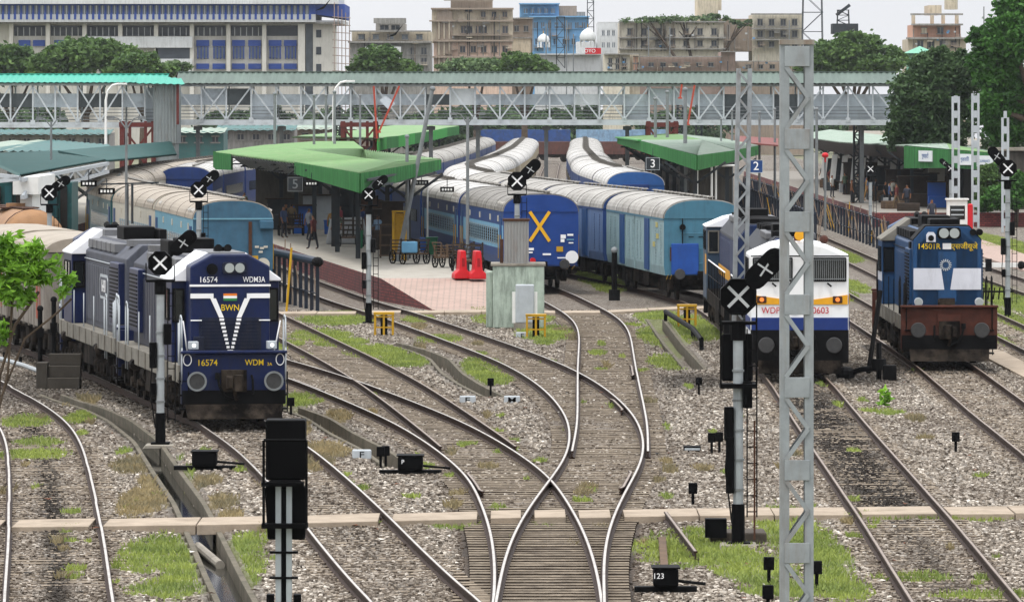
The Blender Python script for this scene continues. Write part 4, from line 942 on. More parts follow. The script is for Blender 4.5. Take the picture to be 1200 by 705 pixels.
v2 = coach('dusty blue parcel van', 'van', ROOFM, VBLUE, None, CBLUE, True)
ct = coach('far pale coach with tan sides', 'far', ROOFW, TAN, None, PPALE)
row('F', 245.2, {'1': v1, '2': v2, 't': ct}, [('1', v1['label']), ('2', 'dusty blue parcel van, second behind the diesels'), ('2', 'third parcel van, behind the X coach roof, with a streaked roof'), ('2', 'last dusty blue parcel van before the white roofed tan coaches')]+
    [('t', '%s tan sided coach with a bright white roof behind the parcel vans' % ORD[i]) for i in range(0, 13)], 'vans and coaches behind the diesels')
# right hand rake with the blue end
s1 = coach('white roofed coach with a plain blue end and gangway, below the platform 3 sign', 'far', ROOFW, CBLUE, None, mat('faded_end_blue', '28548f', .5, var=.12, dirt='3a5277', damt=.25), True)
MB().box(-.72, .72, -.05, .26, 3.1, 3.35).box(-.85, .85, -.1, .26, 2.92, 3.1).box(-.85, -.62, -.1, .26, 1.1, 2.92).box(.62, .85, -.1, .26, 1.1, 2.92).build('gangway_bellows', CNAVY, s1, bevel=.03)
MB().box(-.6, .6, .1, .25, 1.1, 2.9).build('gangway_door', CBLUE, s1)
s2 = coach('far coach', 'far', ROOFW, CBLUE, None, CBLUE)
row('S', 338.6, {'1': s1, 's': s2}, [('1', s1['label'])]+[('s', '%s coach of the white roofed row right of the rail yard gap' % ORD[i]) for i in range(1, 13)], 'coaches right of the yard gap')
# left rake with the grey blue end
k1 = coach('pale blue coach with a faded grey blue end behind the navy diesel', 'pass', ROOFC, PSKY, None, PGREY, True)
MB().box(-1.58, 1.58, .235, .25, 3.28, 3.34).build('end_seam', PSKY, k1); MB().box(.62, .75, .2, .26, 1.1, 3.2).build('end_post', RUST, k1)
MB().cyl((1.2, .26, 1.5), (1.2, .22, 1.5), .26, 22).build('white_disc', PPALE, k1); MB().box(.75, 1.0, .235, .26, 1.65, 1.85).build('stencil_patch', YEL, k1)
MB().box(1.05, 1.6, .05, .26, 2.9, 3.25).build('end_box', PGREY, k1, bevel=.05)
for x, z in ((.95, 2.2), (1.15, 2.15), (1.3, 2.2), (1.1, 2.0)): MB().box(x-.08, x+.08, .236, .25, z-.04, z+.04).build('stencil_patch', PPALE, k1)
k2 = coach('pale stone coloured coach', 'pass', ROOFC, PPALE, None, PPALE, True)
k3 = coach('dark teal coach', 'pass', ROOFC, TEAL, None, TEAL, True)
k4 = coach('cream roofed coach', 'far', ROOFC, PPALE, None, PPALE)
row('P', 243.6, {'1': k1, '2': k2, '3': k3, '4': k4}, [('1', k1['label']), ('2', 'pale stone coloured coach between the sky blue and the dark teal coaches'), ('3', 'dark teal coach with a cream roof below the left canopy'), ('3', 'second dark teal coach, half hidden by the left canopy'), ('4', 'cream roofed coach seen below the teal canopy edge'), ('4', 'cream roofed coach curving away left of the navy end wall'), ('4', 'farther cream roofed coach behind the navy end wall'), ('4', 'farthest cream roofed coach of the left row')], 'coaches behind the navy diesels')
d1 = coach('white roofed coach with a plain navy end at the green canopy', 'far', ROOFW, CNAVY, None, CNAVY, True)
d2 = coach('white roofed coach', 'far', ROOFW, CNAVY, None, CNAVY)
row('D', 364, {'1': d1, '2': d2}, [('1', d1['label']), ('2', 'next white roofed coach behind the plain navy end wall'), ('2', 'third white roofed coach behind the plain navy end wall')], 'coaches at the green canopy')
# --- wagons behind the navy diesels
def box_wagon(label, sidem, roofm, L_=10.5, hw=1.5, zt=3.4):
    t = thing('covered_wagon', label, 'wagon', group='wagons left of the navy diesels')
    MB().box(-hw, hw, .4, L_-.4, 1.05, zt).build('body', sidem, t, bevel=.02)
    MB().prism(roofprof(hw+.03, zt, .45, 10), .35, L_-.35).build('roof', roofm, t)
    for sx in (-1, 1):
        for k in range(7): y = .6+k*(L_-1.2)/6; MB().box(sx*hw-.02, sx*hw+.06, y-.06, y+.06, 1.0, zt).build('side_post', sidem, t)
        MB().box(sx*hw-.01, sx*hw+.05, L_/2-.8, L_/2+.8, 1.1, 3.1).build('sliding_door', sidem, t)
    MB().box(-1.1, 1.1, .3, L_-.3, .75, 1.05).build('underframe', GRIME, t)
    coach_bogie(t, 2.1); coach_bogie(t, L_-2.1); buffers(t, .3, -1)
    return t
w1 = box_wagon('sooty grey covered wagon coupled behind the second navy diesel', WGREY, ROOFC)
for y in (2.2, 2.9): MB().box(-1.512, -1.49, y-.22, y+.22, 1.3, 2.6).build('red_panel', mat('faded_red_panel', '8c4634', .7, var=.25), w1)
row('B', 187.4, {'1': w1}, [('1', w1['label']), ('1', 'second grey covered wagon farther left, behind the leafy branch')], 'wagons left of the navy diesels', 10.5)
def tank_wagon(label):
    t = thing('tank_wagon', label, 'wagon', group='tank wagons at the left edge')
    m = MB(); n = 24; R = 1.3; zc = 2.35; L_ = 11.5
    rings = [(.35, .25), (.42, .7), (.55, 1.05), (.75, 1.3), (1.0, R), (L_-1.0, R), (L_-.75, 1.3), (L_-.55, 1.05), (L_-.42, .7), (L_-.35, .25)]
    v = []
    for y, r in rings: v += [(r*math.cos(2*math.pi*i/n), y, zc+r*math.sin(2*math.pi*i/n)) for i in range(n)]
    f = [(j*n+i, j*n+(i+1) % n, (j+1)*n+(i+1) % n, (j+1)*n+i) for j in range(len(rings)-1) for i in range(n)]+[tuple(range(n-1, -1, -1)), tuple(range(len(v)-n, len(v)))]
    m.add(v, f); m.build('tank', TANKB, t, smooth=True)
    MB().cyl((0, L_/2, 3.5), (0, L_/2, 3.82), .4, 16).build('dome', TANKB, t)
    MB().box(-.3, .3, 1.5, L_-1.5, 3.66, 3.70).box(-.8, .8, L_/2-1.2, L_/2+1.2, 3.62, 3.67).build('roof_walkway', RUST, t)
    for y in (2.2, L_-2.2): MB().box(-1.3, 1.3, y-.12, y+.12, 1.0, 2.0).build('saddle', GRIME, t)
    for y in (1.2, L_-1.2):
        s = MB()
        for i in range(n): a, b = 2*math.pi*i/n, 2*math.pi*(i+1)/n; s.beam(((R+.01)*math.cos(a), y, zc+(R+.01)*math.sin(a)), ((R+.01)*math.cos(b), y, zc+(R+.01)*math.sin(b)), .12, .02)
        s.build('tank_band', RUST, t)
    MB().box(-1.1, 1.1, .3, L_-.3, .8, 1.05).build('underframe', GRIME, t); coach_bogie(t, 2.2); coach_bogie(t, L_-2.2); buffers(t, .3, -1)
    return t
tk = tank_wagon('brown tank wagon with a rounded end above the grey wagon')
row('Q', 245, {'1': tk}, [('1', tk['label']), ('1', 'second brown tank wagon at the left picture edge')], 'tank wagons at the left edge', 11.5)
# --- goods wagons standing across the far end of the yard
for (x, z, lb, mm, zt, L_) in ((-3.5, 778, 'rusty brown goods wagon at the far end of the yard gap', mat('brown_wagon', '5b3b34', .7, var=.2, dirt='33302c', damt=.4), 2.6, 14), (11, 778, 'second rusty brown goods wagon, right of the yard gap', None, 2.6, 14), (-5, 800, 'dark blue container wagon behind the brown goods wagon', mat('blue_wagon', '2d4a80', .6, var=.2, dirt='3a3c46', damt=.4), 4.0, 12), (7.4, 800, 'pale blue container wagon behind the brown goods wagon', mat('pale_wagon', '7d9bb5', .6, var=.2, dirt='5a5c60', damt=.4), 4.0, 12)):
    mm = mm or _mats['brown_wagon']
    w = thing('goods_wagon', lb, 'wagon', (x, z, 0), -math.pi/2, 'goods wagons across the yard end')
    MB().box(-1.5, 1.5, -L_/2+7, L_/2+6.5, 1.0, zt).build('body', mm, w)
    for k in range(9):
        y = -L_/2+7+k*(L_-.5)/8; MB().box(1.5, 1.58, y-.08, y+.08, 1.0, zt).build('side_post', mm, w)
    MB().box(-1.2, 1.2, -L_/2+7, L_/2+6.5, .6, 1.0).build('underframe', GRIME, w); coach_bogie(w, 9-L_/2); coach_bogie(w, 4.5+L_/2)
# ---------------------------------------------------------------- platforms
PAVE = mat('platform_paving', '989389', .8, var=.1, vs=1.5, dirt='6f685e', damt=.35, bump=.15)
def brickmat(name, c1, c2, mo, sc_, dc, da, wall=True):
    m = bpy.data.materials.new(name); m.use_nodes = True; N = m.node_tree.nodes; K = m.node_tree.links.new; b = N['Principled BSDF']; b.inputs['Roughness'].default_value = .85
    t = N.new('ShaderNodeTexCoord'); mp = N.new('ShaderNodeMapping'); mp.inputs['Rotation'].default_value = (math.pi/2, 0, 0)
    sx = N.new('ShaderNodeSeparateXYZ'); cx_ = N.new('ShaderNodeCombineXYZ'); ad = N.new('ShaderNodeMath'); ad.operation = 'ADD'
    K(t.outputs['Object'], sx.inputs[0]); K(sx.outputs[0], ad.inputs[0]); K(sx.outputs[1], ad.inputs[1]); K(ad.outputs[0] if wall else sx.outputs[0], cx_.inputs[0]); K(sx.outputs[2 if wall else 1], cx_.inputs[1])
    br = N.new('ShaderNodeTexBrick'); br.inputs['Scale'].default_value = sc_; br.inputs['Color1'].default_value = (*srgb(c1), 1); br.inputs['Color2'].default_value = (*srgb(c2), 1); br.inputs['Mortar'].default_value = (*srgb(mo), 1); br.inputs['Mortar Size'].default_value = .035
    K(cx_.outputs[0], br.inputs[0]); nz = N.new('ShaderNodeTexNoise'); nz.inputs['Scale'].default_value = .9; nz.inputs['Detail'].default_value = 6; K(t.outputs['Object'], nz.inputs[0])
    q = N.new('ShaderNodeMix'); q.data_type = 'RGBA'; r = N.new('ShaderNodeMapRange'); r.inputs[1].default_value = .5; r.inputs[2].default_value = .75; r.inputs[4].default_value = da; K(nz.outputs[0], r.inputs[0]); K(r.outputs[0], q.inputs[0]); K(br.outputs[0], q.inputs[6]); q.inputs[7].default_value = (*srgb(dc), 1); K(q.outputs[2], b.inputs['Base Color'])
    return m
BRICK = brickmat('maroon_brick', '5a2023', '823633', '3a2321', 2.0, '2a1716', .75); PAVP = brickmat('pink_platform_tiles', 'ab8f82', '9b8477', '7d7068', 1.1, '7c6c60', .5, False)
def platform(name, Ls, Rs, z, topm, sidem, ramp=None):
    "strip between two edge polylines [(x, y)...] of equal length; ramp = list of near (x, y) pair at ground"
    m = MB(); n = len(Ls); v = []
    rows = [(l, r, z) for l, r in zip(Ls, Rs)]
    if ramp: rows = [(ramp[0], ramp[1], -.16)]+rows
    for l, r, h in rows: v += [(l[0], l[1], -.7), (l[0], l[1], h), (r[0], r[1], h), (r[0], r[1], -.7)]
    f = []; mi = []
    for i in range(len(rows)-1):
        k = i*4
        for j, q in ((0, 0), (1, 1), (2, 0)): f.append((k+j, k+j+1, k+j+5, k+j+4)); mi.append(2 if (q and i == 0 and ramp) else q)
    f += [(0, 3, 2, 1), tuple(len(v)-4+j for j in range(4))]; mi += [0, 0]
    m.v, m.f, m.m = v, f, mi
    o = m.build(name, [sidem, topm, PAVP], None); tag(o, kind='structure'); return o
zz = [252, 258, 266, 276, 288, 300, 315, 330, 345, 364, 385, 410, 440, 470, 520, 580, 630]
Le = [(tx('D', z)+1.75 if z < 450 else tx('D', 450)+1.75+(z-450)*.03, z) for z in zz]; Re = [(tx('E', z)-1.85, z) for z in zz]
platform('platform', Le, Re, .72, PAVE, BRICK, ((-3.1, 240), (.2, 243)))
zz2 = [312, 325, 345, 370, 400, 450, 520, 620]
platform('platform', [(max(tx('S', z)+1.9, 7.3) if z > 338 else 9.2, z) for z in zz2], [(15.4, z) for z in zz2], .72, PAVE, BRICK, ((10.2, 300), (14.6, 300)))
platform('platform', [(23.4, 396), (23.4, 620)], [(60, 396), (60, 620)], .72, mat('old_platform_paving', '7f7a72', .85, var=.18, vs=1.2, dirt='54504a', damt=.45), BRICK)
platform('platform', [(-60, 246), (-60, 300), (-60, 345), (-60, 460)], [(-16.2, 246), (-22.5, 300), (-25.5, 345), (-24.5, 460)], .72, PAVE, BRICK)
def strip(name, pts, z, m):
    o = MB().slab([(x, y, z) for x, y in pts], .3).build(name, m); return tag(o, kind='structure')
strip('brick_path', [(24.5, 250), (26.5, 250), (27.6, 394), (24.4, 394)], -.12, PAVP)
strip('apron_path', [(15.2, 165), (16.0, 165), (16.0, 200), (15.0, 215)], -.13, PATH)
strip('soil_apron', [(-2.7, 236), (-.2, 238), (.2, 243.5), (-3.1, 240.5)], -.145, PAVP)
# ---------------------------------------------------------------- canopies
TEALR = mat('teal_canopy_sheet', '3a6664', .55, .1, var=.22, vs=.8, dirt='4f5f5a', damt=.45, grain=(.5, 2.2, 1))
GRNR = mat('green_canopy_sheet', '648a57', .55, var=.28, vs=.9, dirt='82906c', damt=.5, grain=(.4, 2.2, 1))
GRNF = mat('green_fascia_sheet', '39713f', .5, var=.35, vs=1.5, dirt='24402b', damt=.4, streak=1, grain=(4, 4, .15))
WEATH = mat('weathered_pale_sheet', '98a298', .6, var=.25, vs=.8, dirt='64806a', damt=.55, grain=(.4, 2.2, 1))
DRKB = mat('dark_brown_valance', '2e2520', .8, var=.3, dirt='191512', damt=.3)
STEELD = mat('dark_canopy_steel', '2c3236', .65, .1, var=.25, dirt='4a3a30', damt=.3)
def corr_sheet(pts, m, parent, name, step=.3, amp=.035, th_=.03):
    "corrugated quad sheet p0-p1 (ridge line) to p3-p2 (eave line): ribs run from ridge to eave"
    p0, p1, p2, p3 = [Vector(p) for p in pts]; n = max(2, int((p1-p0).length/step)); nr = (p1-p0).cross(p3-p0).normalized()
    v = []
    for i in range(2*n+1):
        t = i/(2*n); o = nr*(amp if i % 2 else -amp)*.5; v += [p0.lerp(p1, t)+o, p3.lerp(p2, t)+o]
    f = [(2*i, 2*i+2, 2*i+3, 2*i+1) for i in range(2*n)]
    k = len(v); v += [x+Vector((0, 0, -th_)) if abs(nr.z) > .3 else x+nr*th_ for x in v]
    f += [tuple(a+k for a in reversed(q)) for q in f]
    b = MB(); b.add(v, f); return b.build(name, m, parent, fix=False)
def fascia(t, line, drop, m, name='fascia'):
    for (a, da), (b, db) in zip(zip(line, drop), list(zip(line, drop))[1:]):
        a, b = Vector(a), Vector(b); corr_sheet([a, b, b-Vector((0, 0, db)), a-Vector((0, 0, da))], m, t, name, .2, .09)
def columns(t, pts, zt, m, r=.11):
    for x, y in pts:
        c = MB().box(x-r, x+r, y-r, y+r, .7, zt); o = c.build('column', m, t)
        MB().beam((x, y, zt-1.3), (x-1.6, y, zt-.15), .09, .12).beam((x, y, zt-1.3), (x+1.6, y, zt-.15), .09, .12).build('bracket', m, o)
def rafters(t, a, b, n, m, h=.35):
    a, b = [Vector(p) for p in a], [Vector(p) for p in b]
    for i in range(n):
        p = a[0].lerp(a[1], i/(n-1)); q = b[0].lerp(b[1], i/(n-1)); k = MB().beam(p, q, .1, .1); pl, ql = p-Vector((0, 0, h)), q-Vector((0, 0, h)); k.beam(pl, ql, .08, .08)
        for j in range(8): k.beam((p if j % 2 else pl).lerp(q if j % 2 else ql, j/8), (ql if j % 2 else q).lerp(pl if j % 2 else p, 1-(j+1)/8), .05, .05)
        k.build('rafter', m, t)
t = thing('platform_canopy', 'green sheet canopy over the island platform left of the yellow X coach', 'canopy', group='platform canopies'); CAN = t
C0 = WZ(422, 203, 262); R0 = WZ(516, 187, 286); L1 = WZ(346, 190, 300); L2 = WZ(253, 178.5, 340)
M1 = Vector((-12.2, 342, 5.28)); L3 = Vector((-16.2, 400, 5.0)); R1 = Vector((-8.2, 340, 5.25)); R2 = Vector((-10.3, 400, 5.25)); M2 = Vector((-12.8, 400, 5.25)); MM = (C0+R0)/2+Vector((-.3, 6, .1))
for q, nm in (([C0, L1, (L1+R0)/2+Vector((0, 0, .08)), MM], 0), ([MM, (L1+R0)/2+Vector((0, 0, .08)), R1, R0], 0), ([L1, L2, M1, (L1+R0)/2+Vector((0, 0, .08))], 0), ([(L1+R0)/2+Vector((0, 0, .08)), M1, M1.lerp(R1, .6), R1], 0), ([L2, L3, M2, M1], 0), ([M1, M2, R2, R1], 0)):
    corr_sheet([q[0], q[1], q[2], q[3]], GRNR, t, 'roof_sheet', .42, .1)
corr_sheet([C0+Vector((0,0,-.02)), MM+Vector((0,0,-.02)), R0+Vector((0,0,-.02)), R0+Vector((0,0,-.04))], GRNR, t, 'roof_sheet', .42, .1)
fascia(t, [L1, C0, R0], [.58, .84, .46], GRNF); fascia(t, [L2+Vector((-.5, 8, 0)), L2], [.9, .9], GRNF); fascia(t, [L2, L2.lerp(L1, .22)], [.95, .85], GRNF)
for i in range(22):
    p = L2.lerp(L1, .22+.78*i/22); q = L2.lerp(L1, .22+.78*(i+1)/22); d = Vector((.9, .25, 0))
    MB().beam(p+Vector((0, 0, -.1)), p+d+Vector((0, 0, -.75)), .05, .05).beam(p+d+Vector((0, 0, -.75)), q+Vector((0, 0, -.1)), .05, .05).build('lattice_strut', GALVD, t)
cp = []
for z in (283, 295, 306, 320, 335, 350, 368, 388):
    l, r = tx('D', z)+1.75, tx('E', z)-1.85; cp += [(l+(r-l)*(.3 if z < 300 else .4), z), (l+(r-l)*.68, z)]
columns(t, cp, 4.75, STEELD); rafters(t, (C0+Vector((.3, 1, -.3)), L2+Vector((.6, 0, -.3))), (R0+Vector((-.2, 1, -.3)), M1.lerp(R1, .9)+Vector((0, 0, -.3))), 9, STEELD)
t = thing('platform_canopy', 'far green canopy with its fascia following the white coaches toward the footbridge', 'canopy', group='platform canopies')
zs = [428, 442, 462, 490, 530, 580, 625]; P = [Vector((tx('E', z)-1.9, z, 5.25+.05*(i % 2))) for i, z in enumerate(zs)]
for i, (a, b) in enumerate(zip(P, P[1:])):
    fascia(t, [a, b], [.85, .85], GRNF if i % 2 else GRNP); corr_sheet([a+Vector((-6, 0, .12)), b+Vector((-6, 0, .12)), b, a], GRNR, t, 'roof_sheet', 1.2, .06)
columns(t, [(p.x-2, p.y) for p in P], 4.9, STEELD)
t = thing('platform_canopy', 'green canopy with ribbed fascia behind the platform 3 sign', 'canopy', group='platform canopies')
C = WZ(817, 182, 310); A = WZ(751, 165, 365); A2 = WZ(724, 161.5, 430); B = WZ(862, 176, 340); B2 = WZ(888, 171, 380); D = Vector((11.5, 372, 5.55)); D2 = Vector((11.5, 440, 5.55)); E_ = Vector((15, 440, 5.2))
for q in ([C, A, D, C.lerp(D, .5)], [C.lerp(D, .5), D, B, C], [A, A2, D2, D], [D, D2, E_, B2], [B, D, B2, B.lerp(B2, .99)]):
    corr_sheet(q, WEATH if q[0] is not A else GRNR, t, 'roof_sheet', .45, .1)
fascia(t, [A2, A, C, B, B2], [.4, .62, .76, .6, .55], GRNF)
MB().beam(A2+Vector((-.05, 0, .03)), A+Vector((-.05, 0, .03)), .3, .08).build('green_gutter', GRNP, t)
columns(t, [(9.6, 322)]+[(x, z) for z in (340, 356, 372, 390, 410, 430) for x in (9.4, 11.9)], 4.9, STEELD)
rafters(t, (C+Vector((0, .5, -.3)), A2+Vector((.2, 0, -.3))), (B+Vector((0, .5, -.3)), E_+Vector((0, 0, -.3))), 7, STEELD)
t = thing('platform_canopy', 'long canopy at right with dark scalloped valance and green end carrying white boards', 'canopy', group='platform canopies'); CANR = t
A = WZ(1060, 171, 412); B = WZ(1113, 175.5, 405); C = WZ(1168, 180, 400); A2 = WZ(985, 166.5, 462); A3 = WZ(930, 159, 560); B2 = Vector((29, 462, 5.15)); C2 = Vector((34, 462, 4.7)); C3 = Vector((33, 560, 4.7)); B3 = Vector((29, 560, 5.2))
B1 = (A+C)/2+Vector((.5, 10, .3))
for q in ([A, A2, B2, B1], [B1, B2, C2, C], [A2, A3, B3, B2], [B2, B3, C3, C2], [A, B1, B1, B], [B, B1, B1, C]): corr_sheet(q, WEATH if q[0] is not B else GRNR, t, 'roof_sheet', .45, .09)
fascia(t, [A, B, C], [1.5, 1.2, 1.1], GRNF)
for p, q in ((A, A2), (A2, A3)):
    n = int((q-p).length/.9)
    b = MB(); v = []; f = []
    for i in range(n*4+1):
        w = p.lerp(q, i/(n*4)); dz = .75+.18*abs(math.sin(i*math.pi/4)); v += [w, w-Vector((-.35, 0, dz))]
    f = [(2*i, 2*i+1, 2*i+3, 2*i+2) for i in range(n*4)]; k = len(v); v += [x+Vector((.03, 0, 0)) for x in v]; f += [tuple(a+k for a in reversed(g)) for g in f]
    b.add(v, f); b.build('scalloped_valance', DRKB, t, fix=False)
columns(t, [(x, z) for z in (418, 432, 448, 466, 486, 508, 532) for x in (27.2, 30.6)], 4.6, STEELD)
rafters(t, (A+Vector((.3, 1, -.5)), A3+Vector((.3, 0, -.5))), (C+Vector((-.3, 1, -.5)), C3+Vector((0, 0, -.5))), 10, STEELD)
BRD = mat('white_sign_board', 'd5dadb', .5, var=.05, dirt='9aa3a6', damt=.2); LETB = mat('blue_lettering', '39639c', .5)
for (p, q, u, w, lb, s) in ((A, B, .5, 1.1, 'गुवाहाटी', .34), (B, C, .36, .8, 'গুৱাহাটী', .3), (B, C, .78, .95, 'GUWAHATI', .22)):
    c = p.lerp(q, u); dv = (q-p).normalized(); n = Vector((dv.y, -dv.x, 0)).normalized(); n = n if n.y < 0 else -n; a = math.atan2(dv.y, dv.x)
    o = thing('name_board', {.5: 'white station name board nearest the left corner of the green canopy end', .36: 'smaller white name board in the middle of the green canopy end', .78: 'white name board at the right corner of the green canopy end'}[u], 'sign', c+n*.1+Vector((0, 0, -.55)), a, 'name boards on the right canopy')
    MB().box(-w, w, -.03, .03, -.36, .36).build('board', BRD, o); text(s and lb, s*1.1, (0, -.04, 0), LETB, o)
# left teal canopies and the white platform building
t = thing('platform_canopy', 'low teal canopy with white gable truss at the left picture edge', 'canopy', group='platform canopies')
P2 = WZ(23, 205, 248); P3 = WZ(124, 187, 308); Pa = WZ(70, 177, 345); Pb = WZ(-30, 181, 330)
corr_sheet([P2, P3, Pa, Pb], TEALR, t, 'roof_sheet', .45, .09)
corr_sheet([WZ(-30, 177, 345), WZ(72, 177.5, 344), WZ(130, 170, 380), WZ(60, 164, 426)], TEALR, t, 'roof_sheet', .5, .1); corr_sheet([WZ(-30, 178, 344), WZ(10, 177.5, 344), WZ(60, 164, 426), WZ(-30, 166, 410)], WEATH, t, 'roof_sheet', .5, .1)
g = MB()
for a, b in ((P2+Vector((0, .1, -.12)), Vector((-24.5, 250, 5.4))), (P2+Vector((0, .1, -.15)), Vector((-24.5, 250, 4.3))), (Vector((-27, 250, 5.2)), P2.lerp(Vector((-24.5, 250, 4.3)), .5)), (P2+Vector((.1, .2, -.2)), P3+Vector((.1, 0, -.2))), (P2+Vector((.1, .2, -.9)), P3+Vector((.1, 0, -.6)))): g.beam(a, b, .16, .16)
for i in range(9):
    u, w = i/9, (i+1)/9; a0, a1 = P2+Vector((.1, .2, -.2)), P3+Vector((.1, 0, -.2)); b0, b1 = P2+Vector((.1, .2, -.9)), P3+Vector((.1, 0, -.6)); g.beam(a0.lerp(a1, u), b0.lerp(b1, w), .1, .1) if i % 2 else g.beam(b0.lerp(b1, u), a0.lerp(a1, w), .1, .1)
g.build('gable_truss', LGREY, t); columns(t, [(-21.5, 300), (-22, 320), (-27, 330)], 4.3, GALVD)
t = thing('platform_canopy', 'sloping dark teal canopy beneath the grey stair tower', 'canopy', group='platform canopies')
Q = [WZ(68, 177.5, 330), WZ(200, 166, 425), WZ(207, 181, 395), WZ(124, 188.5, 308)]
corr_sheet(Q, TEALR, t, 'roof_sheet', .45, .1); columns(t, [(-22.6, 330), (-22.5, 360), (-22.5, 390)], 4.0, STEELD)
t = thing('platform_building', 'small white platform building with teal windows below the teal gable', 'building')
zb = 250; x0, x1 = XP(15, zb), XP(45, zb); zt = HP(207, zb)
MB().box(x0, x1, zb, zb+9, HP(228, zb), zt).build('upper_wall', WHT, t); MB().box(x0+.25, x1-.3, zb+.6, zb+8.9, .7, HP(229, zb)).build('wall', WHT, t)
window(t, ((x0+x1)/2, zb+.58, 3.2), .3, .04, .5, mat('teal_frame', '2c6b6a', .5))
t = thing('shop', 'dark teal shop front under the teal canopy at the left edge', 'shop'); TS = mat('dark_teal_board', '1d4a4a', .6, var=.2, dirt='222c2c', damt=.4)
MB().box(XP(-30, 268), XP(84, 268), 268, 272, .7, HP(214, 268)).build('wall', TS, t)
for i in range(8): x = XP(-20+13*i, 268); MB().box(x, x+.3, 267.86, 267.99, .8, HP(218, 268)).build('shutter', GLS if i % 2 else TEAL, t)
PB = mat('shade_backing_wall', '4a4640', .8, var=.25, vs=.8, dirt='2b2926', damt=.45, streak=1)  # for dark blocks added to deepen the shade below the canopies
def shade_block(label, x0, x1, y0, y1, z1, n):
    t = thing('shade_backing', label, 'shade backing', (x0, y0, .7)); MB().box(0, x1-x0, 0, y1-y0, 0, z1-.7).build('wall', PB, t)
    for i in range(n): y = 2+(y1-y0-4)*i/max(1, n-1); MB().box(-.06, .05, y-.7, y+.7, .05, 2.1).build('door', STEELD, t); MB().box(-.05, .05, y+1.2, y+2.4, .9, 2.1).build('window', GLS, t)
    MB().box(-.3, x1-x0+.3, -.3, y1-y0+.3, z1-.69, z1-.5).build('roof_slab', CONC, t)
shade_block('long dark backing wall added to deepen the shade behind the right canopy stalls', 32.5, 38, 408, 620, 4.6, 20)
shade_block('dark block added for the shade under the green island canopy', -14.6, -10.9, 350, 410, 4.6, 6)
shade_block('dark block added for the shade under the platform 3 canopy', 10.2, 12.6, 352, 440, 4.5, 8)
# ---------------------------------------------------------------- footbridges
FBS = mat('footbridge_steel', 'b4babd', .5, .15, var=.1, vs=1, dirt='6f6a60', damt=.3)
FBR = mat('footbridge_roof_sheet', '59675f', .55, .1, var=.2, vs=.6, grain=(2.2, .4, .4), dirt='53625b', damt=.3)
TURQ = mat('turquoise_roof_sheet', '3b9a86', .5, var=.08, vs=.3, dirt='3a8f80', damt=.25)
FBP = mat('footbridge_panel', 'b2bbc1', .5, var=.15, vs=.6, dirt='77797a', damt=.35)
FBD = mat('footbridge_dark_panel', '4f5557', .6, var=.25, vs=.6)
REDB = mat('red_oxide_steel', '5a2a26', .7, var=.2, dirt='35211d', damt=.35)
REDS = mat('orange_red_stay', 'a34534', .55, var=.1)
def footbridge(label, x0, x1, Y, z0, z1, zr, roofm, pitch, panels, dep=4.2):
    t = thing('footbridge', label, 'footbridge', (x0, Y, 0), group='footbridges')
    w = x1-x0
    MB().box(0, w, 0, dep, z0, z0+.22).build('deck', CONC, t)
    for y in (-.06, dep+.06):
        MB().box(0, w, y-.1, y+.1, z0-.1, z0+.28).build('bottom_chord', FBS, t); MB().box(0, w, y-.1, y+.1, z1-.2, z1).build('top_chord', FBS, t)
        for k in range(4): MB().box(0, w, y+(.14 if y < 1 else -.14)-.02, y+(.14 if y < 1 else -.14)+.02, z0+.42+k*.24, z0+.47+k*.24).build('guard_rail', GALVD, t)
    n = int(w/pitch); p0 = None
    for i in range(n+1):
        x = i*w/n
        if p0 is None: p0 = MB().box(-.055, .055, -.16, .04, z0+.281, z1-.201).build('post', FBS, t)
        else: link_copy(p0, t, (x, 0, 0))
        link_copy(p0, t, (x, dep+.12, 0))
        g = MB().box(x-.16, x+.16, -.19, -.165, z0+.1, z0+.42); g.build('gusset', FBS, t)
        if i < n:
            xa, xb = x, (i+1)*w/n; k = i % 4
            lo, hi = z0+.3, z1-.22
            if k in (0, 2): d = [((xa, lo), (xb, hi))] if (i//2) % 2 else [((xa, hi), (xb, lo))]
            elif k == 1: d = [((xa, hi), (xb, lo)), ((xa, lo), (xb, hi))]
            else: d = [((xa, hi), (xb, lo))]
            for j, (a, b) in enumerate(d): MB().beam((a[0], -.2-.05*j, a[1]), (b[0], -.2-.05*j, b[1]), .05, .1, up=(0, 0, 1)).build('diagonal', FBS, t)
    rr = random.Random(3)
    for i in range(n):
        xa, xb = i*w/n, (i+1)*w/n; c = panels(i, rr)
        if c is None: continue
        zt = z1-.35 if c[1] else z1-.75
        MB().box(xa+.04, xb-.04, .32, .38, z0+(.3 if c[2] else 1.3), zt).build('side_panel', c[0], t)
    corr_sheet([(0, dep*.5, zr), (w, dep*.5, zr), (w, -.5, z1+.02), (0, -.5, z1+.02)], roofm, t, 'roof_sheet', .42, .06)
    corr_sheet([(0, dep*.5, zr), (w, dep*.5, zr), (w, dep+.5, z1+.02), (0, dep+.5, z1+.02)], roofm, t, 'roof_sheet', .42, .06)
    MB().beam((-.02, dep*.5, zr+.02), (w+.02, dep*.5, zr+.02), .4, .05).build('ridge_cap', roofm, t)
    MB().box(0, w, -.55, -.45, z1-.06, z1+.0).build('eave_gutter', BLK, t)
    for k in range(int(w/6)): MB().box(k*6+2.9, k*6+3.1, 0, dep, z1-.1, z1).build('cross_beam', FBS, t)
    return t
YB = 430
fb1 = footbridge('long grey steel footbridge with a green grey ridged roof across the station', XP(207, YB), XP(1052, YB), YB, HP(145, YB), HP(98, YB), HP(84.5, YB+2.1), FBR, 1.71,
    lambda i, r: ((FBP if r.random() < .78 else (FBD if r.random() < .5 else BRD)), r.random() < .3, False) if r.random() < .9 and i < 21 else ((FBD, False, True) if r.random() < .3 else (FBP, False, True)))
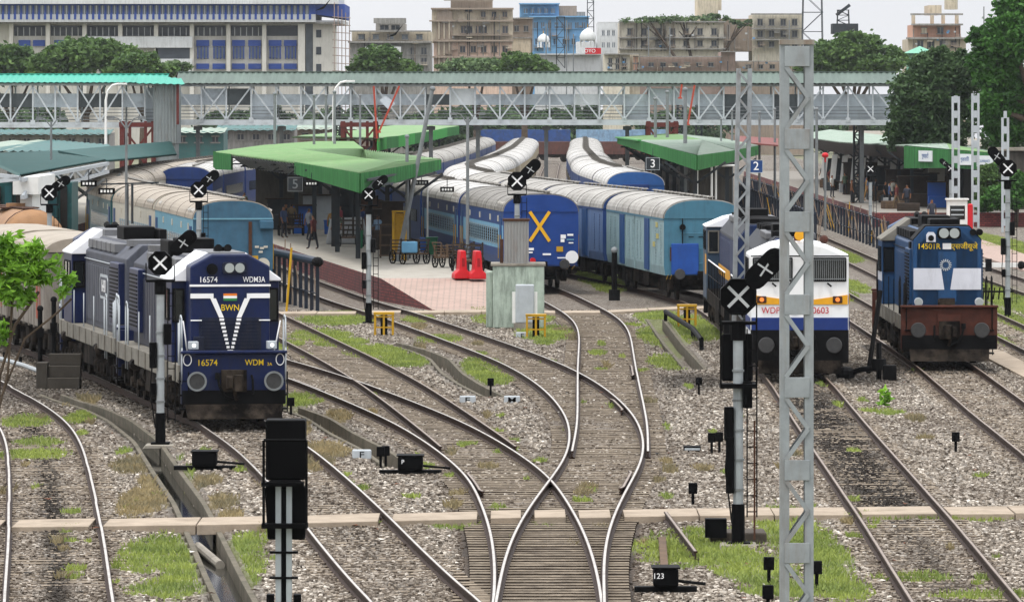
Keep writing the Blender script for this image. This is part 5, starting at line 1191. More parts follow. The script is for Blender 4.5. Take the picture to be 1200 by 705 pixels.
fb2 = footbridge('shorter footbridge with a bright turquoise roof at the left', XP(-40, 425), XP(196, 425), 425, HP(148, 425), HP(97, 425), HP(87, 427.1), TURQ, 1.42, lambda i, r: ((FBP, True, True) if i > 7 else (FBD if r.random() < .6 else FBP, False, False)))
t = thing('stair_tower', 'grey corrugated stair tower joining the two footbridges', 'stair tower', (XP(181, 424), 424, 0))
STG = mat('grey_corrugated_sheet', '7d8484', .55, .15, var=.15, vs=.6, dirt='5c564e', damt=.35, streak=1); wt = XP(207, 424)-XP(181, 424)
zb_, zt_ = HP(168, 424), HP(98, 424)
corr_sheet([(0, -.3, zt_), (wt, -.3, zt_), (wt, -.3, zb_), (0, -.3, zb_)], STG, t, 'front_sheet', .2, .06)
corr_sheet([(0, -.3, zt_), (0, 5, zt_), (0, 5, zb_), (0, -.3, zb_)], STG, t, 'side_sheet', .2, .06); corr_sheet([(wt, -.3, zt_), (wt, 5, zt_), (wt, 5, zb_), (wt, -.3, zb_)], STG, t, 'side_sheet', .2, .06)
MB().box(.1, wt-.1, 0, 4.8, .7, zt_-.1).build('core', STG, t)
MB().beam((wt+.1, -.5, zt_), (wt+.1, -.5, HP(146, 424)), .18, .2).build('red_post', REDB, t)
corr_sheet([(-1.2, 2.0, HP(87, 424)), (wt+.2, 2.0, HP(92, 424)), (wt+.6, -.9, HP(99, 424)), (-1.2, -.9, HP(97.5, 424))], TURQ, t, 'roof_sheet', .4, .06)
def trestle(label, pa, pb, Z, ybot=172):
    x0, x1 = XP(pa, Z), XP(pb, Z); zt = HP(142, Z)
    t = thing('bridge_trestle', label, 'bridge support', ((x0+x1)/2, Z, 0), group='bridge trestles'); w = (x1-x0)/2
    for sx in (-1, 1):
        for y in (0, 3.4): MB().box(sx*w-.16, sx*w+.16, y-.16, y+.16, .6, zt).build('leg', REDB, t)
    for z in (zt-.25, zt-1.9, 2.2): MB().box(-w-.2, w+.2, -.2, -.05, z-.16, z+.16).build('cross_beam', REDB, t)
    for sx in (-1, 1):
        MB().beam((-w*sx, -.12, 2.3), (0, -.12, zt-2), .1, .14).build('brace', REDB, t); MB().beam((-w*sx, -.12, zt-.4), (0, -.12, zt-1.8), .1, .14).build('brace', REDB, t)
        MB().box(sx*w*.5-.1, sx*w*.5+.1, -.15, .05, .6, zt).build('leg', REDB, t)
    return t
trestle('red oxide steel trestle under the bridge, left of the leaning pole', 402, 440, 429); trestle('red oxide steel trestle beside the grey stair tower', 143, 180, 424); trestle('red oxide steel trestle under the bridge above the platform 3 canopy', 760, 792, 429)
for i, (a, b, lb) in enumerate((((438, 101), (442, 165), 'upright orange red stay left of the leaning pole'), ((468, 101), (444, 155), 'sloping orange red stay left of the leaning pole'), ((799, 99), (797, 115), 'short orange red stay at the bridge truss near the lattice mast'), ((814, 100), (806, 146), 'sloping orange red stay at the bridge truss near the lattice mast'))):
    p, q = WZ(*a, 428.6-.2*i), WZ(*b, 428.6-.2*i); o = MB().beam(p, q, .13, .13).box(q.x-.15, q.x+.15, q.y-.1, q.y+.1, q.z-.05, q.z+.05).build('red_stay', REDS); tag(o, lb, 'stay', 'red bridge stays')
o = MB().slab([WZ(452, 112, 428.9), WZ(463, 121, 428.9), WZ(455, 127, 428.85), WZ(445, 117, 428.85)], .08).build('sheet', FBP); tag(o, 'tilted loose pale panel between the orange red stays', 'panel')
for px in (232, 330, 505, 560, 640, 735, 1010):
    x = XP(px, 432); o = thing('bridge_column', {232: 'grey bridge column right of the stair tower', 330: 'grey bridge column behind the island canopy, left', 505: 'grey bridge column behind the far green canopy', 560: 'grey bridge column above the left white coaches', 640: 'grey bridge column above the yard gap', 735: 'grey bridge column left of the platform 3 sign', 1010: 'grey bridge column at the right bridge end'}[px], 'column', (x, 432, 0), group='footbridge columns')
    MB().box(-.14, .14, -.14, .14, -.2, HP(146, 430)-.1).build('shaft', GALVD, o); MB().box(-.3, .3, -.3, .3, HP(146, 430)-.4, HP(146, 430)-.12).build('cap', GALVD, o)
# ---------------------------------------------------------------- buildings beyond the footbridge
def wallm(n, c, d='6d675f', da=.4, v=.1): return mat(n, c, .85, var=v, vs=.25, dirt=d, damt=da, streak=1)
PEEL = wallm('stained_cream_wall', 'bfb49f', '756d61', .42); PEACH = wallm('peach_wall', 'd2b8a6', '8a7868', .4); BRNW = wallm('dark_stained_wall', '948678', '635a52', .4)
GREYW = wallm('grey_render_wall', '8f8d88', '5a5855', .5); WHW = wallm('white_render_wall', 'c6c8c8', '8a8a86', .35); BLUW = wallm('sky_blue_wall', '6f9fc8', '5f7f9c', .35); BEIG = wallm('beige_wall', 'cbc4b3', '827b6b', .42)
BRKW = wallm('brick_shed_wall', '98857a', '675d56', .4); PINK = wallm('salmon_wall', 'bf947e', '86726a', .35); RBLU = wallm('railway_blue_panel', '38529a', '35406b', .25); CREM = wallm('cream_stone_wall', 'c8c5bc', '8c877c', .3)
WING = mat('hazy_window_glass', '3b4046', .3, var=.3, vs=.3); WINL = mat('pale_window_glass', '6b737a', .3, var=.3, vs=.3)
GRNROOF = mat('pale_green_roof', '6fa58e', .6, var=.1)
def rect(m, x0, x1, y0, y1, Z, d0, d1):
    m.box(XP(x0, Z), XP(x1, Z), Z+d0, Z+d1, HP(y1, Z), HP(y0, Z)); return m
def bld(label, Z, depth, blocks, slabs=(), wins=(), cat='building', slabm=None, name='building', group=None, base=-.5):
    xs = [b[0] for b in blocks]+[b[1] for b in blocks]
    t = thing(name, label, cat, (0, 0, 0), group=group)
    for i, b in enumerate(blocks):
        x0, x1, y0, y1, mm = b[:5]; d0 = b[5] if len(b) > 5 else 0
        z0 = base if y1 is None else HP(y1, Z)
        MB().box(XP(x0, Z), XP(x1, Z), Z+d0, Z+depth-.13*i, z0, HP(y0, Z)).build('wall', mm, t)
    for x0, x1, y, th_ in slabs: MB().box(XP(x0, Z), XP(x1, Z), Z-1.2, Z+.5, HP(y+th_, Z), HP(y, Z)).build('floor_slab', slabm or GREYW, t)
    pr = {}
    n = 0
    for x0, x1, y0, y1, w, h, nx_, ny_, gm in wins:
        for i in range(nx_):
            for j in range(ny_):
                cxp = x0+(x1-x0)*(i+.5)/nx_; cyp = y0+(y1-y0)*(j+.5)/ny_; k = (w, h, gm.name)
                loc = (XP(cxp, Z), Z-.04, HP(cyp, Z))
                if k not in pr:
                    ww, hh = w*Z/FPX, h*Z/FPX; o = MB().box(-ww/2-.12, ww/2+.12, -.06, .1, hh/2, hh/2+.14).box(-ww/2-.2, ww/2+.2, -.18, .1, -hh/2-.14, -hh/2).build('window', slabm or GREYW, t)
                    MB().box(-ww/2, ww/2, -.02, .1, -hh/2, hh/2).build('pane', gm, o); MB().box(-.05, .05, -.05, -.021, -hh/2, hh/2).build('mullion', slabm or GREYW, o); pr[k] = o; o.location = loc
                else:
                    if n > 95: continue
                    o = copy_tree(pr[k], t); o.location = loc
                n += 1
    return t
# railway office: blue and white
Z = 900; t = bld('big white railway office with blue window bands behind the trees at left', Z, 30, [(-40, 352, 27, None, CREM, 3)], cat='office building')
MB().box(XP(-40, Z), XP(397, Z), Z-1.5, Z+30, HP(5, Z), HP(-8, Z)).build('roof_slab', WHW, t); MB().box(XP(-40, Z), XP(370, Z), Z, Z+29, HP(17, Z), HP(5, Z)).build('upper_storey', RBLU, t)
MB().prism([(XP(370, Z), HP(17, Z)), (XP(370, Z)+.01, HP(5, Z)), (XP(404, Z), HP(5, Z)), (XP(404, Z), HP(22, Z))], Z+.5, Z+28).build('upper_storey', RBLU, t)
MB().box(XP(-40, Z), XP(370, Z), Z-.5, Z+29, HP(26, Z), HP(17, Z)).build('parapet_band', WHW, t); MB().box(XP(370, Z), XP(402, Z), Z+1, Z+28, HP(28, Z), HP(24, Z)).build('parapet_band', WHW, t)
MB().box(XP(-40, Z), XP(398, Z), Z+.2, Z+28.5, HP(28, Z), HP(26, Z)).build('soffit', GREYW, t)
p0 = n0 = None
for i in range(58):
    x = -35+7.05*i
    if x > 366: break
    if p0 is None:
        p0 = MB().box(-.27, .27, -.05, .2, -.66, .6).build('window', WINL, t); MB().box(-.04, .04, -.1, -.051, -.66, .6).build('mullion', WHW, p0); n0 = MB().box(-.17, .17, -.62, -.4, -.45, .5).build('blue_notch', RBLU, t)
        p0.location = (XP(x, Z), Z-.06, HP(11.5, Z)); n0.location = (XP(x+3.5, Z), Z, HP(19.5, Z))
    else: c = copy_tree(p0, t); c.location = (XP(x, Z), Z-.06, HP(11.5, Z)); link_copy(n0, t, (XP(x+3.5, Z), Z, HP(19.5, Z)))
for x in (12, 55, 98, 140, 182, 224, 267, 309): MB().box(XP(x-2.2, Z), XP(x+2.6, Z), Z+1.2, Z+3.1, -.5, HP(28, Z)).build('pillar', CREM, t)
for i, x in enumerate((14.5, 57.5, 100.5, 142.5, 184.5, 226.5, 269.5)): MB().box(XP(x+.3, Z), XP(x+37, Z), Z+2.85, Z+3.2, HP(42, Z), HP(30, Z)).build('window_strip', WING, t); [MB().box(XP(x+4+7*k, Z), XP(x+5+7*k, Z), Z+2.75, Z+2.84, HP(42, Z), HP(32, Z)).build('mullion', WHW, t) for k in range(5)]
MB().box(XP(311.5, Z), XP(348, Z), Z+2.85, Z+3.2, HP(42, Z), HP(30, Z)).build('window_strip', WING, t)
for x in (229, 248, 271, 290, 314, 332):
    MB().box(XP(x, Z), XP(x+15, Z), Z+2.6, Z+3.15, HP(54, Z), HP(47, Z)).build('blue_panel', RBLU, t); MB().box(XP(x, Z), XP(x+15, Z), Z+2.6, Z+3.15, HP(81, Z), HP(74.5, Z)).build('blue_panel', RBLU, t)
    w = MB().box(XP(x+1, Z), XP(x+14, Z), Z+2.7, Z+3.1, HP(68, Z), HP(55, Z)).build('window', WINL, t); [MB().box(XP(x+1+4*k, Z), XP(x+2.4+4*k, Z), Z+2.55, Z+2.69, HP(69, Z), HP(54.5, Z)).build('mullion', RBLU, w) for k in range(4)]
MB().box(XP(95, Z), XP(225, Z), Z+.8, Z+2.8, HP(56, Z), HP(43, Z)).build('porch_wall', WHW, t); MB().box(XP(150, Z), XP(225, Z), Z+.9, Z+2.8, HP(85, Z), HP(69, Z)).build('porch_wall', WHW, t); MB().box(XP(182, Z), XP(222, Z), Z+1.2, Z+2.8, HP(69, Z), HP(56, Z)).build('window_strip', WING, t)
for x in (20, 37, 62): MB().box(XP(x, Z), XP(x+14, Z), Z+2.6, Z+3.15, HP(54, Z), HP(47, Z)).build('blue_panel', RBLU, t)
MB().box(XP(349, Z), XP(357, Z), Z+1, Z+20, -.5, HP(27.5, Z)).build('corner_tower', CREM, t); MB().box(XP(357.5, Z), XP(366, Z), Z+3, Z+20, -.5, HP(27.5, Z)).build('glazed_corner', WINL, t); MB().box(XP(366.3, Z), XP(390, Z), Z+2, Z+20, -.5, HP(27.5, Z)).build('corner_tower', CREM, t)
for y in (35, 55, 75): MB().box(XP(370, Z), XP(376, Z), Z+1.9, Z+2.1, HP(y+9, Z), HP(y, Z)).build('window', WING, t)
o = thing('bamboo_scaffold', 'thin bamboo scaffold at the right end of the railway office', 'scaffold')
for i in range(5): MB().tube([(XP(392+i*4.2, 898), 897+i, 0), (XP(392+i*4.2, 898), 897+i, HP(3+i*4, 898))], .07).build('pole', BRKW, o)
for y in range(20, 85, 9): MB().tube([(XP(390, 898), 896.9, HP(y, 898)), (XP(410, 898), 901, HP(y+1, 898))], .06).build('cross_pole', BRKW, o)
# grey low blocks
bld('low grey concrete block with a white roof shed, left of the brown apartment house', 960, 20, [(410, 505, 50, None, GREYW), (412, 505, 37, 50, PEEL, 1), (440, 474, 27, 37, GREYW, 2), (428, 470, 55, 85, WHW, -1)], [(408, 506, 48.5, 2), (410, 505, 36, 1.5), (438, 476, 21.5, 6)], [(444, 470, 29, 36, 10, 5, 2, 1, WING), (478, 503, 54, 78, 6, 8, 2, 2, WING), (415, 500, 40, 47, 7, 5, 5, 1, WINL)])
Z = 1000
t = bld('tall brown and peach apartment house with stained balconies', Z, 16, [(508, 600, 50, None, PEACH), (506, 601, 10, 50, PEEL, .2), (528, 577, -4, 10, BRNW, 1), (512, 530, 10, 85, BRNW, -.6)],
    [(505, 602, 9.5, 2), (503, 536, 24, 1.6), (535, 602, 24, 1.6), (504, 602, 47, 2), (505, 602, 66, 2), (530, 600, 41, 1), (520, 578, -1, 2)],
    [(540, 554, 30, 40, 6, 8, 2, 1, WING), (557, 571, 30, 40, 6, 8, 2, 1, WING), (588, 596, 30, 40, 6, 8, 1, 1, WING), (536, 598, 52, 64, 6, 7, 5, 1, WING), (536, 598, 69, 82, 6, 7, 5, 1, BRNW), (542, 556, 8, 16, 8, 4, 1, 1, WING), (560, 598, 12, 22, 5, 6, 3, 1, WING)], slabm=BRNW)
for x in (514, 520, 526): 
    for y0, y1 in ((25, 46), (49, 65), (68, 85)): MB().box(XP(x, Z), XP(x+1, Z), Z-1, Z-.7, HP(y1, Z), HP(y0, Z)).build('balcony_post', PEEL, t)
bld('narrow grey brown house wedged between the peach house and the blue house', 1020, 12, [(597, 624, 22, None, BRNW), (600, 622, 45, 85, PEEL, -1)], [(597, 625, 21, 1.5), (598, 624, 44, 1.5)], [(600, 622, 25, 60, 5, 6, 2, 2, WING)])
bld('sky blue apartment house with a darker rooftop storey', 1050, 16, [(621, 690, 20, None, BLUW), (609, 655, 5, 20, BLUW, .5), (655, 676, 7, 22, BRNW, 1), (676, 686, 14, 22, GREYW, 1)], [(608, 656, 4, 1.4), (620, 691, 19, 1.5)], [(612, 652, 8, 18, 4, 6, 5, 1, WINL), (624, 688, 24, 36, 4, 7, 8, 1, WINL), (624, 688, 42, 56, 4, 7, 6, 1, WING)], slabm=BLUW)
bld('white hall with stained wall below the domes', 980, 14, [(627, 704, 64, None, WHW), (676, 698, 49, 64, WHW, 1), (700, 724, 27, 85, WHW, 3)], [(627, 705, 63, 1.4), (700, 725, 26, 1.2)], [(704, 722, 32, 60, 3, 6, 3, 2, WINL)], slabm=WHW)
DOME = mat('white_dome', 'c9cbc9', .5, var=.05, dirt='8f918f', damt=.3)
def dome(label, px, ytop, ybase, r, Z):
    rr = r*Z/FPX; t = thing('dome', label, 'dome', (XP(px, Z), Z+3, HP(ybase, Z)), group='white rooftop domes'); h = HP(ytop, Z)-HP(ybase, Z)
    m = MB(); prof = [(.9, 0), (1.0, .12), (1.0, .3), (.93, .48), (.75, .66), (.45, .82), (.15, .92), (.03, 1.0)]; n = 20; v = []
    for a, b in prof: v += [(rr*a*math.cos(2*math.pi*i/n), rr*a*math.sin(2*math.pi*i/n), h*b) for i in range(n)]
    f = [(j*n+i, j*n+(i+1) % n, (j+1)*n+(i+1) % n, (j+1)*n+i) for j in range(len(prof)-1) for i in range(n)]+[tuple(range(n-1, -1, -1))]
    m.add(v, f); m.build('shell', DOME, t, smooth=True); MB().cyl((0, 0, h*.97), (0, 0, h*1.25), .06, 6).build('finial', YEL, t)
    for i in range(6): MB().cyl((rr*.9*math.cos(i*1.05), rr*.9*math.sin(i*1.05), -.9), (rr*.9*math.cos(i*1.05), rr*.9*math.sin(i*1.05), 0), .15, 8).build('pillar', DOME, t)
dome('large white onion dome in front of the blue house', 689, 32, 48, 9.5, 975); dome('small cream dome left of the large white dome', 637, 39, 49, 7, 985)
o = thing('shop_sign', 'red shop sign board below the large white dome', 'sign', (XP(695, 968), 968, HP(60, 968))); MB().box(-1.25, 1.25, -.1, .1, -.48, .48).build('board', RED, o); text('OYO', .8, (-.5, -.12, 0), LETW, o)
bld('long beige apartment block with a planted roof', 1000, 18, [(726, 848, 26, None, BEIG), (818, 842, -4, 26, PEEL, 2), (882, 940, 17, None, BEIG, 1), (846, 884, 22, 60, BRNW, 3)], [(725, 850, 25, 1.6), (725, 850, 44, 1.2), (725, 850, 57, 1.2), (880, 941, 16, 1.5), (880, 941, 33, 1.2), (880, 941, 46, 1.2)],
    [(730, 845, 33, 42, 6, 7, 7, 1, WING), (730, 845, 47, 55, 6, 6, 7, 1, WING), (884, 938, 22, 31, 6, 7, 4, 1, WING), (884, 938, 36, 44, 6, 7, 4, 1, WING), (884, 938, 48, 56, 6, 6, 4, 1, WING)])
bld('old brown brick sheds in front of the long beige block', 930, 14, [(708, 738, 64, None, BEIG), (738, 750, 64, None, PEEL, 1), (750, 845, 67, None, BRKW, 1), (845, 862, 61, None, BRKW, .5), (862, 945, 72, None, BRNW, 2)], [(708, 750, 63, 1.2), (750, 846, 66, 1), (844, 863, 60, 1.2), (862, 946, 71.5, 1)], [(711, 736, 68, 82, 4, 5, 3, 2, WING), (741, 749, 66, 83, 5, 7, 1, 2, PINK), (756, 840, 72, 80, 6, 4, 6, 1, WING), (870, 940, 75, 82, 6, 4, 5, 1, WING)])
bld('salmon apartment house with an open concrete frame on its roof', 950, 14, [(1064, 1132, 46, None, PEEL), (1070, 1126, 29, 46, PINK, .6), (1090, 1105, 6, 17, PEEL, 3)], [(1062, 1134, 44, 2), (1068, 1128, 28, 2), (1067, 1128, 16, 2)], [(1097, 1107, 32, 40, 7, 7, 1, 1, WING), (1072, 1124, 48, 56, 7, 8, 4, 1, WING), (1074, 1092, 31, 41, 6, 6, 1, 1, PEEL)])
t = thing('roof_frame', 'bare concrete columns carrying a slab on the salmon house roof', 'roof frame')
for x in (1069, 1091, 1104, 1120): MB().box(XP(x, 951), XP(x+4, 951), 952, 953, HP(28, 950), HP(17.9, 950)).build('column', PEEL, t)
t = thing('green_roofed_hut', 'small hut with a pale green pyramid roof below the salmon house', 'hut'); Z = 800
xa, xb = XP(1060, Z), XP(1098, Z); MB().box(xa+.5, xb-.5, Z+.5, Z+4, -.5, HP(62, Z)).build('wall', GRNROOF, t); m = MB(); m.add([(xa, Z-.3, HP(62.5, Z)), (xb, Z-.3, HP(62.5, Z)), (xb, Z+4.6, HP(62.5, Z)), (xa, Z+4.6, HP(62.5, Z)), ((xa+xb)/2, Z+2, HP(54, Z))], [(0, 1, 4), (1, 2, 4), (2, 3, 4), (3, 0, 4), (3, 2, 1, 0)]); m.build('roof', GRNROOF, t); MB().box(xa+.7, xb-.7, Z+.35, Z+.49, HP(68, Z), HP(64, Z)).build('window_strip', WING, t)
# pipes, balconies and stains that break up the fronts
rr = random.Random(4)
def clutter(t, x0, x1, y0, y1, Z, npipe, nbal):
    for i in range(npipe): x = XP(rr.uniform(x0, x1), Z); MB().cyl((x, Z-.25, HP(y1, Z)), (x, Z-.25, HP(y0+rr.uniform(-4, 10), Z)), .07, 6).build('drain_pipe', rr.choice([BRNW, GREYW, STEELD]), t)
    for i in range(nbal):
        x = rr.uniform(x0, x1-7); y = rr.uniform(y0+6, y1-8); m = MB().box(XP(x, Z), XP(x+7, Z), Z-1.1, Z-.05, HP(y+5.2, Z), HP(y+4.4, Z))
        for k in range(7): m.box(XP(x+k, Z), XP(x+k+.25, Z), Z-1.1, Z-1.0, HP(y+4.4, Z), HP(y+1.2, Z))
        m.build('balcony', rr.choice([BRNW, PEEL, GREYW]), t)
    for i in range(nbal): x = rr.uniform(x0, x1-3); y = rr.uniform(y0+5, y1-5); MB().box(XP(x, Z), XP(x+2.6, Z), Z-.5, Z-.05, HP(y+2, Z), HP(y, Z)).build('cooler_box', rr.choice([WHW, GREYW, BLUW]), t)
for o_ in [o for o in bpy.data.objects if o.get('category') == 'building' and o.get('label')]:
    for key, a in (('tall brown', (508, 600, 12, 85, 1000, 12, 10)), ('long beige', (726, 938, 26, 60, 1000, 26, 14)), ('sky blue', (622, 690, 22, 60, 1050, 8, 6)), ('low grey', (412, 504, 40, 84, 960, 8, 6)), ('old brown', (710, 940, 66, 84, 930, 10, 8)), ('salmon', (1068, 1130, 30, 60, 950, 5, 5))):
        if o_['label'].startswith(key): clutter(o_, *a)
for i, (x0, x1, Z, yt, mm, lb) in enumerate(((-30, 128, 640, 156, GREYW, 'long low grey shed under the turquoise footbridge'), (185, 262, 620, 154, TEALR, 'low shed with a teal front right of the stair tower'), (255, 345, 660, 151, GREYW, 'low grey shed behind the bridge columns'), (330, 440, 680, 150, BRNW, 'low brown shed beyond the island canopy'))):
    t = bld(lb, Z, 9, [(x0, x1, yt, None, mm)], [], [(x0, x1, yt+5, yt+14, 7, 6, max(3, int((x1-x0)/16)), 1, WING)], cat='shed', name='shed', group='low sheds behind the footbridge')
    corr_sheet([(XP(x0-2, Z), Z+5, HP(yt-4, Z)), (XP(x1+2, Z), Z+5, HP(yt-4, Z)), (XP(x1+2, Z), Z-1.2, HP(yt+1.5, Z)), (XP(x0-2, Z), Z-1.2, HP(yt+1.5, Z))], [TEALR, WEATH][i % 2], t, 'roof_sheet', .8, .1)
# masts and roof clutter
def lattice_tower(label, px, y0, y1, w, Z, group='rooftop masts'):
    t = thing('lattice_mast', label, 'mast', (XP(px, Z), Z, HP(y1, Z)), group=group); h = HP(y0, Z)-HP(y1, Z); ww = w*Z/FPX/2
    for sx in (-1, 1):
        for sy in (-1, 1): MB().beam((sx*ww, sy*ww, 0), (sx*ww*.9, sy*ww*.9, h), .13, .13).build('leg', STEELD, t)
    n = max(3, int(h/(ww*2.2))); b = MB()
    for i in range(n):
        za, zb = h*i/n, h*(i+1)/n; s = 1 if i % 2 else -1
        for sy in (-1, 1): b.beam((-ww*s, sy*ww, za), (ww*s, sy*ww, zb), .08, .08).beam((-ww, sy*ww, zb), (ww, sy*ww, zb), .09, .09)
    b.build('lacing', STEELD, t)
lattice_tower('thin lattice phone mast on the roofs behind the large dome', 692, -6, 60, 8, 1010); lattice_tower('broad lattice phone mast on the right end of the beige block', 952, -8, 60, 24, 990); 
lattice_tower('lattice mast of thin poles in front of the white hall', 657, 20, 80, 10, 965); lattice_tower('short lattice frame on a dark tank, left of the salmon house', 988, 12, 30, 14, 985)
o = MB().box(XP(975, 985), XP(1005, 985), 983, 989, HP(40, 985), HP(28, 985)).beam((XP(980, 985), 985, HP(18, 985)), (XP(996, 985), 985, HP(6, 985)), .3, .5).build('dark_roof_tank', STEELD); tag(o, 'dark roof tank with a slanting frame above the trees, left of the salmon house', 'tank')
for px, y0, lb in ((640, 28, 'pole left of the red sign'), (664, 24, 'tallest pole beside the blue house'), (672, 40, 'pole just left of the large dome'), (760, 30, 'pipe pole on the left part of the beige block'), (785, 32, 'pipe pole at the middle of the beige block'), (925, 24, 'pole rising beside the broad mast'), (1153, 8, 'hair thin aerial right of the salmon house')):
    o = MB().cyl((XP(px, 960), 960, 0), (XP(px, 960), 960, HP(y0, 960)), .1, 6).build('roof_pole', GALVD); tag(o, 'thin grey '+lb, 'pole', 'thin poles on the far roofs')
for x, y, lb in ((828, 2, 'pale water tank beside the roof tower'), (838, 4, 'cream water tank at the top of the roof tower'), (1140-25, 3, 'cream tank above the salmon house frame')):
    o = MB().cyl((XP(x, 1003), 1004, HP(y+8, 1000)), (XP(x, 1003), 1004, HP(y-5, 1000)), 1.1, 14).cyl((XP(x, 1003), 1004, HP(y-5, 1000)), (XP(x, 1003), 1004, HP(y-7, 1000)), 1.1, 14, .3).build('water_tank', PEEL); tag(o, lb, 'water tank', 'roof water tanks')
# ---------------------------------------------------------------- trees
def leafmat(name, c, v=.35):
    m = bpy.data.materials.new(name); m.use_nodes = True; N = m.node_tree.nodes; K = m.node_tree.links.new; b = N['Principled BSDF']; b.inputs['Roughness'].default_value = .6; b.inputs['Specular IOR Level'].default_value = .25
    at = N.new('ShaderNodeAttribute'); at.attribute_name = 'leaf'; r = N.new('ShaderNodeValToRGB'); c = srgb(c); e = r.color_ramp.elements
    e[0].color = (c[0]*(1-v)*.8, c[1]*(1-v)*.9, c[2]*(1-v), 1); e[1].color = (c[0]*(1+v)*1.15, c[1]*(1+v)*1.05, c[2]*(1+v)*.85, 1)
    K(at.outputs['Fac'], r.inputs[0]); K(r.outputs[0], b.inputs['Base Color']); b.inputs['Subsurface Weight'].default_value = 0
    tr = N.new('ShaderNodeBsdfTranslucent'); mx_ = N.new('ShaderNodeMixShader'); mx_.inputs[0].default_value = .25; K(r.outputs[0], tr.inputs[0]); K(b.outputs[0], mx_.inputs[1]); K(tr.outputs[0], mx_.inputs[2]); K(mx_.outputs[0], N['Material Output'].inputs[0]); return m
LF_MID = leafmat('leaf_mid_green', '4f6b3a'); LF_HAZ = leafmat('leaf_grey_green', '5d7550'); LF_DARK = leafmat('leaf_dark_green', '40583a', .45); LF_BRT = leafmat('leaf_fresh_green', '3b652a', .45); LF_YEL = leafmat('leaf_yellow_green', '6f9c34', .3)
BARK = mat('tree_bark', '4a3f34', .9, var=.3, vs=4, bump=.4)
def leaf_cloud(C, R, n, size, rg, clump=34, spread=.17, droop=0., elong=1.8, shell=.45):
    "leaf quads in clumps through an ellipsoid; returns verts, quads, per-vertex tone"
    C = np.array(C); R = np.array(R); m = max(6, n//clump)
    d = rg.normal(size=(m, 3)); d /= np.linalg.norm(d, axis=1)[:, None]; r = (shell+(1-shell)*rg.random(m))**(1/1.6)
    cc = d*r[:, None]; tone = rg.random(m)
    k = np.repeat(np.arange(m), clump); p = cc[k]*R+rg.normal(size=(len(k), 3))*spread*np.mean(R)*np.array([1, 1, .6]); p += C
    N_ = len(k); a = rg.normal(size=(N_, 3)); a[:, 2] = a[:, 2]*.6-droop; a /= np.linalg.norm(a, axis=1)[:, None]; b = np.cross(a, rg.normal(size=(N_, 3))); b /= np.linalg.norm(b, axis=1)[:, None]
    s = size*(.6+.8*rg.random(N_))[:, None]
    v = np.stack([p-a*s*elong*.5, p+b*s*.5, p+a*s*elong*.5, p-b*s*.5], 1).reshape(-1, 3)
    q = np.arange(N_*4).reshape(-1, 4); t = np.repeat(np.clip(.65*tone[k]+.35*rg.random(N_), 0, 1), 4); return v, q, t
def crown_mesh(name, blobs, n, size, m, parent, seed=1, **kw):
    rg = np.random.default_rng(seed); vol = np.array([b[1][0]*b[1][2] for b in blobs]); V, Q, T_ = [], [], []; off = 0
    for (c, r), w in zip(blobs, vol/vol.sum()):
        v, q, t = leaf_cloud(c, r, int(n*w), size, rg, **kw); V.append(v); Q.append(q+off); T_.append(t); off += len(v)
    V, Q, T_ = np.concatenate(V), np.concatenate(Q), np.concatenate(T_); me = bpy.data.meshes.new(name); fast_mesh(me, V, Q, False)
    at = me.attributes.new('leaf', 'FLOAT', 'POINT'); at.data.foreach_set('value', T_.astype(np.float32)); me.materials.append(m); o = bpy.data.objects.new(name, me); col.objects.link(o); o.parent = parent; return o
def tree(label, Z, blobs, n, size, m, trunk=None, cat='tree', name='tree', group='trees around the station', dz=.8, **kw):
    B = []
    for i, (px, py, rx, ry) in enumerate(blobs): c = WZ(px, py, Z); s = Z/FPX; B.append(((c.x, Z+(i % 3-1)*rx*s*.5, c.z), (rx*s, rx*s*dz, ry*s)))
    cx_ = sum(b[0][0] for b in B)/len(B) if trunk is None else XP(trunk, Z)
    t = thing(name, label, cat, (cx_, Z, 0), group=group); O = Vector((cx_, Z, 0)); B = [((b[0][0]-O.x, b[0][1]-O.y, b[0][2]), b[1]) for b in B]
    rr = random.Random(sum(map(ord, label))); big = list(B)
    for c, r in big:                                # ragged side sprays around every lobe
        for _ in range(6):
            a, e = rr.uniform(0, 6.28), rr.uniform(-.35, 1.2); f = rr.uniform(.85, 1.12); q = rr.uniform(.2, .38)
            B.append(((c[0]+r[0]*f*math.cos(a)*math.cos(e), c[1]+r[1]*f*math.sin(a)*math.cos(e), c[2]+r[2]*f*math.sin(e)), (r[0]*q, r[1]*q, r[2]*q*.8)))
    top = max(b[0][2] for b in big); k = MB(); r0 = .12+.03*top; k.cyl((0, 0, -.4), (.1, 0, top*.45), r0, 10, r0*.75); pt = Vector((.1, 0, top*.45))
    for c, r in big: k.cyl(pt, Vector(c), r0*.55, 7, r0*.15); [k.cyl(Vector(c)*.7+pt*.3, Vector(c)+Vector((r[0]*.6*math.cos(a), r[1]*.6*math.sin(a), r[2]*.4)), r0*.25, 5, .03) for a in (0.3, 2.4, 4.5)]
    k.build('trunk', BARK, t, smooth=True); crown_mesh('crown', B, int(n*2.6), size*.62, m, t, seed=abs(hash(label)) % 1000 if False else sum(map(ord, label)) % 997, **kw); return t
tree('broad grey green tree in front of the office, left edge', 720, [(15, 75, 30, 22), (-15, 80, 30, 22), (40, 82, 25, 16)], 5200, .55, LF_MID)
tree('tallest rounded tree in front of the office', 710, [(85, 68, 30, 20), (115, 62, 26, 17), (140, 72, 28, 18), (60, 78, 25, 15)], 7000, .55, LF_MID)
tree('rounded tree right of the tallest one before the office', 700, [(165, 76, 24, 14), (185, 82, 20, 9), (150, 84, 25, 10)], 3600, .5, LF_MID)
tree('small pale tree at the foot of the office', 730, [(210, 78, 14, 7), (195, 84, 12, 6)], 1200, .4, LF_HAZ)
